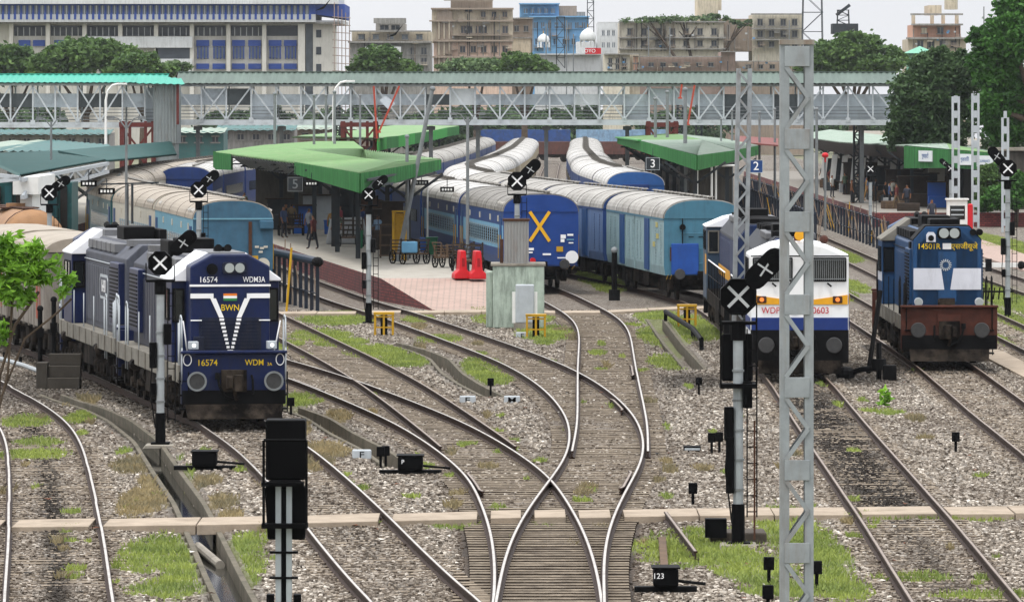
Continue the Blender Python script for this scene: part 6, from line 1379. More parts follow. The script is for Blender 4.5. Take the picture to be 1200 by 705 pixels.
tree('leafy tree standing before the low grey block', 730, [(445, 72, 26, 15), (430, 80, 20, 9), (470, 80, 22, 9), (455, 62, 12, 8)], 3800, .5, LF_MID)
tree('low pale tree at the foot of the peach house', 760, [(545, 79, 28, 8), (570, 77, 20, 7)], 1800, .5, LF_HAZ)
tree('dark tree right of the peach house', 735, [(612, 74, 22, 12), (630, 80, 20, 8), (600, 82, 18, 7)], 2800, .5, LF_MID)
tree('wide tree mass left of the salmon house', 720, [(975, 66, 28, 20), (1005, 58, 26, 20), (1035, 70, 26, 16), (960, 78, 26, 12), (1015, 76, 40, 12)], 8500, .5, LF_MID)
tree('small rooftop bushes on the long beige block', 1000, [(760, 24, 30, 2.5), (800, 23, 40, 3), (840, 22, 20, 5), (870, 28, 12, 5)], 1500, .4, LF_HAZ, cat='bushes', name='roof_bushes', dz=.1)
for i, (x, w, lb) in enumerate(((20, 50, 'wide shrubbery at the far left under the turquoise bridge'), (285, 45, 'tall shrubbery between the bridge columns left of the island canopy'), (400, 50, 'shrubbery behind the red trestle'), (520, 45, 'shrubbery behind the far green canopy'), (610, 40, 'shrubbery above the left white coach roofs'), (800, 50, 'shrubbery behind the platform 3 canopy'), (150, 30, 'dark shrubbery under the turquoise footbridge'), (240, 40, 'dark shrubbery under the long bridge, left of the island canopy'), (90, 30, 'shrubbery under the turquoise bridge at far left'), (560, 50, 'dark shrubbery under the long bridge above the coaches'), (660, 45, 'dark shrubbery beyond the yard gap'), (730, 40, 'shrubbery under the bridge right of the yard gap'), (990, 60, 'shrubbery under the right bridge end'), (880, 60, 'shrubbery behind the second lattice mast'), (340, 60, 'shrubbery under the bridge behind the island canopy'), (460, 50, 'shrubbery behind the leaning pole'))):
    tree(lb, 880+8*i, [(x, 148, w, 17), (x-w*.55, 150, w*.6, 17), (x+w*.55, 144, w*.6, 20), (x, 166, w, 9)], 2600, .7, LF_DARK, cat='shrubs', name='shrubbery', group='shrubs under the footbridge')
tree('big dark tree standing over the right canopy at the bridge end', 420, [(1075, 118, 34, 34), (1100, 90, 36, 32), (1120, 130, 30, 40), (1060, 155, 22, 26), (1095, 160, 34, 30), (1130, 80, 22, 20)], 16000, .30, LF_DARK, trunk=1112, droop=.4)
tree('tall fresh green tree filling the top right corner', 412, [(1185, 45, 34, 30), (1165, 80, 26, 30), (1190, 110, 30, 34), (1160, 125, 20, 22), (1195, 10, 26, 22), (1180, 150, 24, 24), (1150, 45, 16, 12)], 16000, .3, LF_BRT, trunk=1215, droop=.5)
tree('hanging dark foliage behind the right signal', 416, [(1185, 190, 26, 24), (1165, 180, 16, 22), (1200, 170, 20, 30)], 5000, .24, LF_DARK, trunk=1230, droop=.5)
tree('low leafy bush beside the brick path, right edge', 396, [(1175, 232, 22, 14), (1195, 222, 18, 20), (1155, 240, 12, 9)], 4200, .24, LF_BRT, trunk=1190, cat='bush', name='bush')
tree('light bush under the canopy end, right of the white booth', 400, [(1158, 215, 14, 22), (1150, 235, 10, 12)], 1800, .22, LF_MID, cat='bush', name='bush')
# yellow green branch close to the viewer at the left edge
t = thing('young_tree', 'bright yellow green young tree reaching in from the left edge', 'tree', (XP(-14, 92), 92, -.2)); o_ = t.location
def lb(px, py, rx, ry, Z=92): c = WZ(px, py, Z)-o_; s = Z/FPX; return ((c.x, c.y, c.z), (rx*s, rx*s*.8, ry*s))
crown_mesh('crown', [lb(8, 296, 22, 26), lb(30, 312, 24, 18), lb(-4, 330, 22, 26), lb(16, 346, 22, 14), lb(2, 388, 10, 16), lb(42, 292, 16, 12), lb(48, 330, 14, 12)], 2300, .05, LF_YEL, t, 5, clump=11, spread=.22, droop=.5, elong=3.6, shell=.1)
crown_mesh('side_spray', [lb(70, 322, 10, 12), lb(84, 326, 9, 8), lb(74, 338, 8, 12), lb(62, 306, 10, 8)], 150, .05, LF_YEL, t, 8, clump=7, spread=.3, droop=.4, elong=3.8, shell=.2)
k = MB().cyl((0, 0, 0), (.15, .1, 4.2), .07, 8, .04).tube([(.1, .05, 3.9), (.4, 0, 4.9), (.75, .1, 5.4)], .025).tube([(.1, .05, 3.6), (.55, 0, 4.7), (1.05, 0, 5.1), (1.25, 0, 5.3)], .018).tube([(.1, 0, 3.4), (.3, 0, 4.2), (.4, 0, 5.9)], .02); k.build('trunk', BARK, t)
# ---------------------------------------------------------------- signals
SIGP = mat('signal_post_silver', '9aa0a2', .45, .3, var=.12, vs=3, dirt='6f6256', damt=.25)
SIGB = mat('signal_black', '050506', .6, var=.2, spec=.06)
XGR = mat('grey_cross', 'a9abab', .5, var=.05)
def octo(m, c, r, y0, y1):
    p = [(c[0]+r*math.cos(math.pi/8+i*math.pi/4), c[2]+r*math.sin(math.pi/8+i*math.pi/4)) for i in range(8)]; m.prism(p, y0, y1); return m
def cross(parent, c, r, w, y, m, tilt=0.):
    for i in (0, 1):
        a = math.pi/4+i*math.pi/2+tilt; d = Vector((math.cos(a), 0, math.sin(a))); n = Vector((-d.z, 0, d.x))*w/2; C = Vector(c); C.y = y-.004*i
        p = [C-d*r+n, C-d*r-n, C+d*r-n, C+d*r+n]; q = MB(); q.add(p+[v+Vector((0, .015, 0)) for v in p], [(0,1,2,3),(7,6,5,4),(0,4,5,1),(1,5,6,2),(2,6,7,3),(3,7,4,0)]); q.build('cross_stroke', m, parent)
def signal(label, px, Z, zh, r=.33, base=-.17, arm=(.45, .42, 38), xm=LETW, s=1., boxes=True, foot=True, lean=0):
    "colour light signal out of use: octagonal head with a white cross, tilted route arm"
    t = thing('railway_signal', label, 'signal', (XP(px, Z), Z, base), group='crossed out railway signals'); h = zh-base
    MB().cyl((0, 0, .05), (0, 0, h-r-.15), .095, 14).build('post', SIGP, t, smooth=False)
    b = MB().cyl((0, 0, .0), (0, 0, .75), .125, 14).box(-.22, .22, -.22, .22, 0, .05); b.build('post_base', SIGB, t)
    for z in np.arange(1.0, h-1.2, .55): MB().cyl((0, 0, z), (0, 0, z+.04), .115, 14).build('clamp', GALVD, t)
    l = MB()
    for sx in (-1, 1): l.tube([(.26+sx*.09, .08, .5), (.26+sx*.09, .08, h-.6)], .014, 5)
    for z in np.arange(.6, h-.7, .3): l.tube([(.17, .08, z), (.35, .08, z)], .012, 5)
    l.build('ladder', BLK, t)
    hd = octo(MB(), (0, 0, h), r, -.12, .16).build('signal_head', SIGB, t, bevel=.015); f = MB()
    for i in range(8):
        a0, a1 = math.pi/8+i*math.pi/4, math.pi/8+(i+1)*math.pi/4; f.beam((r*.96*math.cos(a0), -.16, h+r*.96*math.sin(a0)), (r*.96*math.cos(a1), -.16, h+r*.96*math.sin(a1)), .03, .1, up=(0, 1, 0))
    f.build('hood_rim', SIGB, hd); cross(hd, (0, 0, h), r*.74, r*.16, -.135, xm)
    MB().box(-.34, .34, -.1, .24, h-r-.16, h-r-.10).tube([(-.34, -.08, h-r-.12), (-.34, -.08, h-r+.3)], .015).tube([(.34, -.08, h-r-.12), (.34, -.08, h-r+.25)], .015).build('head_platform', SIGB, t)
    MB().cyl((0, .02, h-r-.1), (0, .02, h-r-.45), .14, 12).build('neck', SIGB, t)
    if arm:
        ax, az, dg = arm; a = math.radians(dg); d = Vector((math.cos(a), 0, math.sin(a))); n = Vector((-d.z, 0, d.x)); C = Vector((ax, 0, h+az)); L2, w = .42*r/.33, .19*r/.33; p = []
        for i in range(9): q = -math.pi/2+math.pi*i/8; v = C+d*(L2-w)+(d*math.cos(q)+n*math.sin(q))*w; p.append((v.x, v.z))
        for i in range(9): q = math.pi/2+math.pi*i/8; v = C-d*(L2-w)+(d*math.cos(q)+n*math.sin(q))*w; p.append((v.x, v.z))
        ao = MB().prism(p, -.06, .02).build('route_arm', SIGB, t, bevel=.01); cross(ao, (C.x, 0, C.z), w*.8, w*.16, -.075, XGR, .2)
        MB().cyl((C+d*(L2-w)*.85+Vector((0, -.06, 0))), (C+d*(L2-w)*.85+Vector((0, -.09, 0))), w*.55, 14).build('route_lamp', SIGB, ao); MB().beam((.05, .03, h-.05), C, .06, .06).build('arm_bracket', SIGB, t)
    if boxes:
        MB().box(-.26, -.09, -.14, .14, h*.42, h*.42+.62).build('relay_box', SIGB, t, bevel=.02); MB().box(.09, .26, -.12, .14, h*.55, h*.55+.5).build('relay_box', SIGB, t, bevel=.02); MB().box(-.22, -.10, -.1, .1, h*.27, h*.27+.3).build('relay_box', SIGB, t, bevel=.01)
        MB().tube([(-.2, -.1, h*.42), (-.24, -.12, h*.3), (-.12, -.1, .4)], .016, 5).build('cable', BLK, t)
    if foot: MB().prism([(-.42, -.1), (.42, -.1), (.34, .0), (-.34, .0)], -.4, .4).build('foundation', CONC, t, bevel=.02)
    return t
signal('crossed out signal in front of the navy diesel, nearer the left track', 188, 147, 4.16, .30, arm=(.55, .48, 42)); 
signal('crossed out signal standing before the grey blue coach end', 233, 235, 4.6, .33, arm=(.42, .42, 40))
signal('crossed out signal above the brown tank wagon at left', 58, 240, 4.4, .33, arm=(.45, .36, 35))
signal('crossed out signal beside the brick platform ramp', 432, 226, 4.55, .27, arm=(.42, .45, 40))
sg = signal('tall black crossed out signal on a concrete block, left of the big lattice mast', 865, 114, 4.42, .36, arm=(.5, .52, 45), xm=XGR, foot=False)
for x0, x1, z0, z1 in ((-.42, .3, 2.35, 3.45),): 
    MB().box(-.3, .28, .1, .2, 3.02, 3.9).build('back_plate', SIGB, sg, bevel=.04); MB().box(-.34, .34, -.3, .3, 2.9, 2.98).build('cage_floor', SIGB, sg); MB().box(-.23, -.08, -.15, .05, .95, 2.0).build('relay_box', SIGB, sg, bevel=.02); [MB().tube([(q, -.28, 2.98), (q, -.28, 4.2)], .02).build('cage_rail', SIGB, sg) for q in (-.33, .33)]
    MB().tube([(.3, -.1, 0.1), (.3, -.1, 2.3)], .02).build('rusty_conduit', RUST, sg)
    MB().prism([(-.44, -.45), (.44, -.45), (.34, .02), (-.34, .02)], -.5, .45).build('foundation', CONC, sg, bevel=.03); MB().box(-.5, .55, .46, 1.6, -.2, .18).build('rear_block', mat('dark_stained_concrete', '4b443c', .9, var=.25, vs=4, bump=.4), sg, bevel=.03); MB().box(-.6, -.2, .3, .6, .1, .45).build('cable_box', SIGB, sg)
signal('small crossed out signal by the blue fence, left of the blue and white diesel', 1020, 350, 4.07, .30, arm=None, boxes=False); signal('small crossed out signal under the right canopy board', 1114, 394, 3.6, .28, arm=(-.42, .35, 140), boxes=False)
signal('crossed out signal at the right edge before the tall green tree', 1181, 232, 5.45, .34, arm=(-.42, .45, 130), boxes=True)
# hut that carries a signal
HUTC = mat('green_stained_concrete', 'a3b0a3', .85, var=.25, vs=1.5, dirt='343c33', damt=.45, streak=1, bump=.3); CORR = mat('pale_corrugated_sheet', '8f8f8d', .5, .2, var=.1, vs=1, dirt='6b4b38', damt=.3, streak=1)
t = thing('relay_hut', 'stained concrete relay hut with a corrugated box, right of the red barriers', 'hut', (XP(606, 221), 221.5, -.18))
MB().box(-.88, .98, 0, 1.9, 0, 2.22).build('wall', HUTC, t, bevel=.03); MB().box(-1.12, -.883, .3, 2.2, 0, 2.0).build('buttress', HUTC, t, bevel=.03); MB().box(-.95, 1.03, -.03, 1.97, 2.222, 2.33).build('roof_slab', CONC, t, bevel=.02)
corr_sheet([(-.48, -.02, 3.9), (.42, -.02, 3.9), (.42, -.02, 2.32), (-.48, -.02, 2.32)], CORR, t, 'corrugated_box', .1, .03); MB().box(-.47, .41, .03, .9, 2.332, 3.85).build('box_core', CORR, t); MB().box(-.52, .46, -.06, .95, 3.85, 3.93).build('box_lid', RUST, t)
MB().box(-.62, -.5, .0, .3, 2.34, 3.2).build('box_post', RUST, t)
signal('crossed out signal rising from the corrugated box on the relay hut', 606, 222.3, 5.1, .36, base=3.0-.18, arm=(.48, .42, 45), boxes=False, foot=False)
t = thing('relay_cabinet', 'pale grey metal cabinet standing against the relay hut', 'cabinet', (XP(615, 219.5), 219.5, -.18)); MB().box(-.33, .33, 0, .5, .25, 1.62).build('body', LGREY, t, bevel=.04); MB().box(-.45, -.335, .1, .4, .25, 1.35).build('side_box', WHT, t); MB().box(.335, .45, .1, .4, .25, 1.35).build('side_box', WHT, t); MB().box(-.4, .4, -.05, .55, 0, .25).build('plinth', CONC, t)
def stool(label, px, Z):
    t = thing('yellow_frame', label, 'frame', (XP(px, Z), Z, -.18), group='yellow foundation frames'); MB().box(-.36, .36, -.3, .3, .72, .8).build('top', YEL, t)
    for sx in (-1, 0, 1):
        for sy in (-1, 1): MB().box(sx*.31-.035, sx*.31+.035, sy*.26-.03, sy*.26+.03, 0, .72).build('leg', YEL, t)
    for z in (.25, .62): MB().box(-.33, .33, -.265, -.235, z, z+.05).build('stretcher', YEL, t)
    MB().box(-.12, .12, -.1, .1, 0, .7).build('dark_box', BLK, t)
stool('yellow iron frame in front of the grey cabinet', 628, 213); stool('yellow iron frame beside the signal at the brick platform ramp', 450, 215); stool('yellow iron frame by the kerbed drain left of the white diesel', 805, 223)
# signal seen from behind, near left
t = thing('signal_backside', 'black signal seen from behind in the foreground, with twin pale pipes', 'signal', (XP(334, 80), 80, -.2)); h0 = HP(705, 80)
zt, zm, zb_ = HP(492, 80), HP(564, 80), HP(632, 80)
MB().box(-.255, .265, .05, .5, zm+.02+.2, zt+.2).build('rear_hood', SIGB, t, bevel=.02); MB().box(-.3, .25, -.22, .05, zm+.2-.05, zm+.2).build('shelf', SIGB, t)
MB().prism([(-.23, zb_+.2), (.26, zb_+.2), (.28, zb_+.6), (.28, zm+.1), (.2, zm+.22), (-.2, zm+.22), (-.27, zm+.1), (-.25, zb_+.6)], .02, .12).build('back_plate', SIGB, t, bevel=.02)
MB().tube([(-.27, -.2, zb_+.38), (-.27, -.2, zt-.05), (.285, -.2, zt-.05), (.285, -.2, zb_+.38), (-.27, -.2, zb_+.38)], .02).box(-.3, .3, -.22, .1, zb_+.36, zb_+.42).build('cage_frame', SIGB, t)
for x in (-.085, .055): MB().box(x-.038, x+.038, -.06, 0, 0, zm+.15).build('pale_pipe', SIGP, t, bevel=.01)
MB().box(-.05, .02, -.03, .05, 0, zm+.1).build('web', SIGB, t)
for z in np.arange(.4, zb_+.2, .33): MB().box(-.2, .17, -.075, .02, z, z+.03).build('clamp', SIGB, t)
for z in (.55, 1.35): MB().box(-.24, -.14, -.08, .1, z, z+.5).build('relay_box', SIGB, t, bevel=.01); MB().box(.11, .21, -.08, .1, z, z+.5).build('relay_box', SIGB, t, bevel=.01)
MB().box(-.35, .35, -.3, .4, -.1, .02).build('foundation', CONC, t)
# ---------------------------------------------------------------- lattice masts and poles
def channel_mast(label, px, Z, w, ztop, depth=.28, pitch=1.02, lean=0., base=-.3, m=GALV, plates=True):
    t = thing('lattice_mast', label, 'mast', (XP(px, Z), Z, base), group='galvanised electrification masts'); t.rotation_euler.y = lean; h = ztop-base; fw = w*.27
    for sx in (-1, 1):
        x0 = sx*w/2; MB().box(min(x0, x0-sx*fw), max(x0, x0-sx*fw), 0, .02, 0, h).box(min(x0, x0-sx*.02), max(x0, x0-sx*.02), .02, depth, 0, h).box(min(x0, x0-sx*fw), max(x0, x0-sx*fw), depth, depth+.02, 0, h).build('channel', m, t)
    n = int(h/pitch); xi = w/2-fw*.6
    for k in range(n+1):
        z = h-.08-k*pitch
        if z < .3: break
        ph = .25 if plates else .02
        if plates: MB().box(-w/2+.05, w/2-.05, -.025, -.002, z-ph, z).build('batten_plate', m, t, bevel=.004)
        za, zb = z-ph, z-pitch; zm = (za+zb)/2; wd = max(.035, w*.13)
        for j, (a, b) in enumerate((((-xi, za), (xi, zm)), ((xi, zm), (-xi, zb)))):
            if b[1] < .1: continue
            for yy in (-.012-.006*j, depth+.03): MB().beam((a[0], yy, a[1]), (b[0], yy, b[1]), .012, wd).build('lacing_bar', m, t)
    return t
big = channel_mast('largest galvanised lattice mast, close in front of the white diesel', 934, 75.8, .41, 8.82)
MB().box(-.215, .215, -.03, .3, 9.06, 9.12).build('top_cap', mat('rust_stained_plate', '8b877f', .6, .2, var=.15, dirt='6b4a32', damt=.45, streak=1), big)
channel_mast('leaning slim lattice mast left of the big one, beside the coupled diesels', 866, 186, .47, 9.0, .3, .8, lean=.018, m=GALV, plates=False)
def slot_mast(label, px, Z, ztop, w=.38):
    t = thing('slotted_mast', label, 'mast', (XP(px, Z), Z, -.2), group='slotted masts at right'); h = ztop+.2
    for sx in (-1, 1): MB().box(sx*w/2-.07, sx*w/2+.07, -.1, .1, 0, h).build('upright', LGREY, t)
    for z in np.arange(.4, h, .95): MB().box(-w/2+.072, w/2-.072, -.08, .08, z, z+.45).build('batten_plate', LGREY, t)
slot_mast('tall slotted mast right of the booth, tallest at right', 1143, 392, 8.4); slot_mast('slotted mast left of the tallest one, before the canopy end', 1120, 388, 8.2); slot_mast('slotted mast behind the right edge signal', 1178, 380, 6.9, .34)
for px, y0, Z, lb in ((797, 118, 445, 'lattice mast before the bridge right of the red stay'), (819, 118, 440, 'second lattice mast before the bridge, above the platform 3 canopy'), (1004, 118, 435, 'lattice mast under the bridge right of the big mast'), (396, 122, 440, 'slim lattice mast at the red trestle')):
    lattice_tower('white '+lb, px, y0, HY+8*FPX/Z, 7 if px != 396 else 5, Z, 'white lattice masts by the bridge')
o = thing('mast_portal', 'white lattice portal beam between masts in front of the right bridge end', 'portal'); b = MB(); Z = 442
for y in (116, 124): b.beam(WZ(800, y, Z), WZ(1006, y, Z), .1, .1)
for k in range(40): x = 800+k*5.15; b.beam(WZ(x, 116 if k % 2 else 124, Z), WZ(x+5.15, 124 if k % 2 else 116, Z), .07, .07)
b.build('truss_beam', LGREY, o)
def pole(label, px, y0, Z, r=.08, base=-.2, lean=0., lamp=0, m=GALVD):
    t = thing('street_pole' if not lamp else 'lamp_post', label, 'pole' if not lamp else 'lamp post', (XP(px, Z), Z, base), group='thin grey poles of the station'); t.rotation_euler.y = lean; h = HP(y0, Z)-base
    MB().cyl((0, 0, 0), (0, 0, h), r, 10, r*.75).build('shaft', m, t)
    if lamp == 1:
        MB().tube([(0, 0, h-.02), (.12, 0, h+.6), (.45, 0, h+1.0), (.9, 0, h+1.1)], r*.7).build('arm', m, t); MB().cb((1.15, 0, h+1.1), .6, .25, .12).build('lamp_head', m, t)
    elif lamp == 2:
        for sx in (-1, 1): MB().tube([(0, 0, h-.3), (sx*.3, 0, h+.1), (sx*.5, 0, h+.15)], .03).build('arm', m, t); MB().cb((sx*.6, 0, h+.13), .3, .2, .1).build('lamp_head', m, t)
    else: MB().ball((0, 0, h), r*1.1, r*1.1, r).build('cap', m, t)
for a in ((60, 142, 300, .07, 2, 'thin lamp pole at the teal canopy, leftmost'), (148, 142, 235, .065, 2, 'thin lamp pole with cross arms in front of the teal coaches'), (322, 110, 395, .12, 0, 'pole standing above the green canopy left slope'), (368, 112, 370, .1, 0, 'pole above the middle of the green canopy'), (382, 112, 400, .1, 0, 'pole just right of the canopy middle pole'), (392, 108, 375, .11, 0, 'thick pole at the red trestle, over the green canopy'), (422, 112, 420, .1, 0, 'pale pole before the red trestle'), (548, 137, 262, .085, 2, 'tall thin lamp pole at the red barriers'), (477, 160, 280, .1, 0, 'pole right beside the yellow tower on the platform'), (768, 116, 400, .13, 0, 'pole on the platform 3 canopy, left one'), (782, 108, 395, .13, 0, 'pole on the platform 3 canopy, right one'), (803, 105, 352, .14, 0, 'thick pole at the corner of the platform 3 canopy'), (845, 140, 380, .08, 0, 'thin pole right of the platform 3 canopy'), (858, 130, 405, .09, 0, 'thin pole before the red roof piece'), (890, 132, 410, .1, 0, 'thin pole left of the big mast'), (908, 128, 412, .1, 0, 'thin pole hidden partly by the big mast'), (957, 128, 405, .12, 0, 'thin pole with a flat top right of the big mast'), (967, 184, 385, .09, 0, 'pole carrying the red signal lamp')):
    pole(a[5]+', grey', a[0], a[1], a[2], a[3], lamp=a[4], base=.5 if a[2] in (262, 280) else -.2)
pole('thick leaning grey pole rising from the yellow tower', 466, 100, 278, .12, base=.7, lean=.2); pole('curved white lamp post in front of the turquoise bridge', 124, 117, 422, .12, lamp=1, m=WHT); pole('curved white lamp post before the bridge at the red trestle', 391, 114, 420, .12, lamp=1, m=WHT)
o = MB().ball(WZ(967, 182, 384.8), .22, .22, .18).cyl(WZ(967, 182, 384.9), WZ(967, 190, 384.9), .06).build('red_signal_lamp', RED); tag(o, 'red lamp on a pole above the blue fence', 'lamp')
o = thing('catenary_arm', 'dark cross arm frame on the thin pole before the teal coaches', 'cross arm'); MB().beam(WZ(118, 216, 234.8), WZ(186, 214, 234.8), .05, .06).beam(WZ(155, 214, 234.8), WZ(155, 262, 234.8), .09, .06).beam(WZ(150, 214, 234.8), WZ(150, 272, 234.8), .05, .06).build('frame', STEELD, o)
# ---------------------------------------------------------------- platform number and coach boards
SIGNB = mat('blue_number_board', '1f3f73', .5)
for px, py, Z, s, tx_, w, mm, lb in ((765, 192, 340, .75, '3', .9, STEELD, 'dark board with the white number 3 under the canopy corner'), (886, 195, 330, .75, '2', .85, SIGNB, 'blue board with the white number 2 left of the big mast'), (346, 216, 296, .7, '5', .85, STEELD, 'dark board with the white number 5 under the green canopy')):
    o = thing('number_board', lb, 'sign', WZ(px, py, Z), group='platform number boards'); o.scale = (.8, .8, .8); MB().box(-w/2, w/2, -.05, .05, -.42, .42).build('board', mm, o); f = MB()
    for a, b, c, d in ((-w/2, w/2, .40, .43), (-w/2, w/2, -.43, -.40), (-w/2-.03, -w/2, -.43, .43), (w/2, w/2+.03, -.43, .43)): f.box(a, b, -.06, .06, c, d)
    f.build('border', LGREY if tx_ != '5' else GALVD, o); text(tx_, .8, (0, -.06, 0), LETW if tx_ != '5' else GALVD, o); MB().tube([(0, 0, .43), (0, 0, 1.1)], .025).build('hanger', STEELD, o)
for px, py, Z, lb in ((524, 222, 283, 'black coach indicator board before the white roofed coach'), (494, 214, 284, 'black coach indicator board near the leaning pole'), (104, 215, 244, 'black coach indicator board left of the thin lamp pole'), (125, 224, 240, 'lower black coach indicator board by the thin lamp pole'), (365, 215, 286, 'small indicator board with pale digits under the green canopy')):
    o = thing('indicator_board', lb, 'sign', WZ(px, py, Z), group='black coach indicator boards'); MB().box(-.32, .32, -.06, .06, -.12, .12).build('case', SIGB, o)
    for k in range(4): MB().box(-.24+k*.13, -.16+k*.13, -.07, -.061, -.05, .05).build('digit', WHT, o)
    MB().tube([(0, 0, .12), (0, 0, .5)], .02).build('hanger', STEELD, o)
pole('white pole of the coach indicator board', 501, 212, 290, .05, base=.7, m=WHT)
# ---------------------------------------------------------------- platform furniture and luggage carts
pz = .725
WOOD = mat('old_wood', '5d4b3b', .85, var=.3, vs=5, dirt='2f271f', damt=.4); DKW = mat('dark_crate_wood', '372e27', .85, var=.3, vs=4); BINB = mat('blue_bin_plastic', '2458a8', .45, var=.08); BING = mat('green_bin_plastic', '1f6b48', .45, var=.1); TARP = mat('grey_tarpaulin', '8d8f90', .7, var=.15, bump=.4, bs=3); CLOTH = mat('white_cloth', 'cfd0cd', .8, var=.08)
def barrier(label, px, Z):
    t = thing('plastic_barrier', label, 'barrier', (XP(px, Z), Z, pz), .15, 'red plastic barriers'); m = MB(); p = [(-.36, 0), (.36, 0), (.34, .2), (.16, .36), (.12, .95), (.1, 1.15), (-.1, 1.15), (-.12, .95), (-.16, .36), (-.34, .2)]
    m.prism(p, -.5, .5); m.build('body', RED, t, bevel=.04); MB().box(-.06, .06, -.512, -.49, .5, .85).build('recess', mat('dark_red_plastic', '8a141b', .5), t, bevel=.02)
barrier('red plastic barrier on the pink platform tiles, left one', 541, 251.5); barrier('red plastic barrier next to the first, nearer the relay hut', 559, 251)
def bin_(label, px, Z, w, h, m):
    t = thing('waste_bin', label, 'bin', (XP(px, Z), Z, pz), group='platform waste bins'); b = MB(); a, c = w/2*.82, w/2
    b.add([(-a, -a, .05), (a, -a, .05), (a, a, .05), (-a, a, .05), (-c, -c, h), (c, -c, h), (c, c, h), (-c, c, h)], [(0,1,5,4),(1,2,6,5),(2,3,7,6),(3,0,4,7),(3,2,1,0),(4,5,6,7)]); b.build('body', m, t, bevel=.03); MB().box(-c-.03, c+.03, -c-.03, c+.03, h, h+.07).build('lid', m, t, bevel=.03)
bin_('large green wheeled bin beside the thin white pole', 506, 288, .55, .8, BING); bin_('small blue bin touching the large green bin', 496, 289, .3, .75, BINB); bin_('green bin in the shade of the canopy column, farther left', 390, 330, .5, .75, BING); bin_('narrow blue bin left of the shaded green bin', 383, 331, .3, .75, BINB); bin_('narrow green bin beside the signal on the platform', 422, 300, .3, .85, BING); bin_('blue bin with white marks right of the signal', 439, 304, .5, .75, BINB)
def cart(label, px, Z, w, L_, h, mm, rz=0.3, load=None):
    t = thing('luggage_cart', label, 'cart', (XP(px, Z), Z, pz), rz, 'luggage carts on the platform'); MB().box(-w/2, w/2, -L_/2, L_/2, .42, .5).build('bed', WOOD, t)
    for sy in (-1, 1):
        r = MB()
        for x in (-w/2+.04, 0, w/2-.04): r.box(x-.03, x+.03, sy*L_/2-.03, sy*L_/2+.03, .5, .5+h)
        for k in range(4): r.box(-w/2, w/2, sy*L_/2-.02, sy*L_/2+.02, .55+k*h/4, .6+k*h/4)
        r.build('slatted_end', mm, t)
    for sx in (-1, 1):
        for sy in (-1, 1):
            q = MB(); n = 16; x = sx*(w/2+.05); y = sy*L_*.3
            for i in range(n): a, b = 2*math.pi*i/n, 2*math.pi*(i+1)/n; q.beam((x, y+.3*math.cos(a), .3+.3*math.sin(a)), (x, y+.3*math.cos(b), .3+.3*math.sin(b)), .05, .05, up=(1, 0, 0))
            for i in range(4): a = math.pi*i/4; q.beam((x, y-.29*math.cos(a), .3-.29*math.sin(a)), (x, y+.29*math.cos(a), .3+.29*math.sin(a)), .02, .03)
            q.build('wheel', BLK, t)
    MB().tube([(-w*.3, -L_/2, .5), (-w*.3, -L_/2-.5, 1.1), (w*.3, -L_/2-.5, 1.1), (w*.3, -L_/2, .5)], .025).build('handle', mm, t)
    return t
cart('dark slatted luggage cart behind the red barriers', 548, 262, 1.0, 1.9, .75, DKW, .2); cart('small wooden barrow left of the red barriers', 524, 268, .7, 1.3, .5, WOOD, -.4); cart('dark luggage cart by the yellow tower', 480, 274, 1.1, 1.6, .6, DKW, .5); cart('dark luggage trolley in front of the grey tarpaulin load', 408, 306, 1.1, 1.7, .95, DKW, .3); cart('shaded luggage cart deep under the canopy', 341, 330, 1.2, 1.8, .7, DKW, .1)
o = MB().box(-.35, .35, -.3, .3, 0, .5).build('blue_crate', mat('pale_blue_plastic', '5f93b5', .5, var=.1), loc=(XP(480, 273), 273, pz+.51), bevel=.05); tag(o, 'pale blue tub lying on the cart by the yellow tower', 'tub')
m = MB(); m.add([(-1.1, -.8, 0), (1.1, -.8, 0), (1.1, .8, 0), (-1.1, .8, 0), (-.85, -.6, 1.25), (.7, -.6, 1.4), (.8, .6, 1.35), (-.9, .6, 1.3)], [(0,1,5,4),(1,2,6,5),(2,3,7,6),(3,0,4,7),(3,2,1,0),(4,5,6,7)]); o = m.build('covered_load', TARP, loc=(XP(406, 309), 311, pz), bevel=.12); tag(o, 'grey tarpaulin covered load under the canopy edge', 'covered load')
t = thing('wooden_rack', 'tall open wooden rack left of the yellow tower', 'rack', (XP(454, 284), 284, pz))
for x in (-.32, .32):
    for y in (-.25, .25): MB().box(x-.04, x+.04, y-.04, y+.04, 0, 1.55).build('upright', WOOD, t)
for z in (.08, .55, 1.02, 1.5): MB().box(-.38, .38, -.32, -.26, z, z+.07).build('rail', WOOD, t)
MB().box(-.3, .3, -.2, .25, .1, 1.45).build('back_slats', DKW, t)
t = thing('yellow_tower', 'narrow yellow steel tower at the foot of the leaning pole', 'tower', (XP(468, 279), 279, pz)); 
for x in (-.27, .27): MB().box(x-.06, x+.06, -.15, .15, 0, 2.2).build('upright', YEL, t)
for k in range(7): MB().beam((-.25 if k % 2 else .25, -.12, .1+k*.3), (.25 if k % 2 else -.25, -.12, .4+k*.3), .03, .06).build('lacing_bar', YEL, t)
MB().box(-.2, .2, -.05, .12, .05, 2.15).build('panel', YEL, t); MB().box(-.34, .34, -.18, .18, 2.2, 2.27).build('cap', YEL, t)
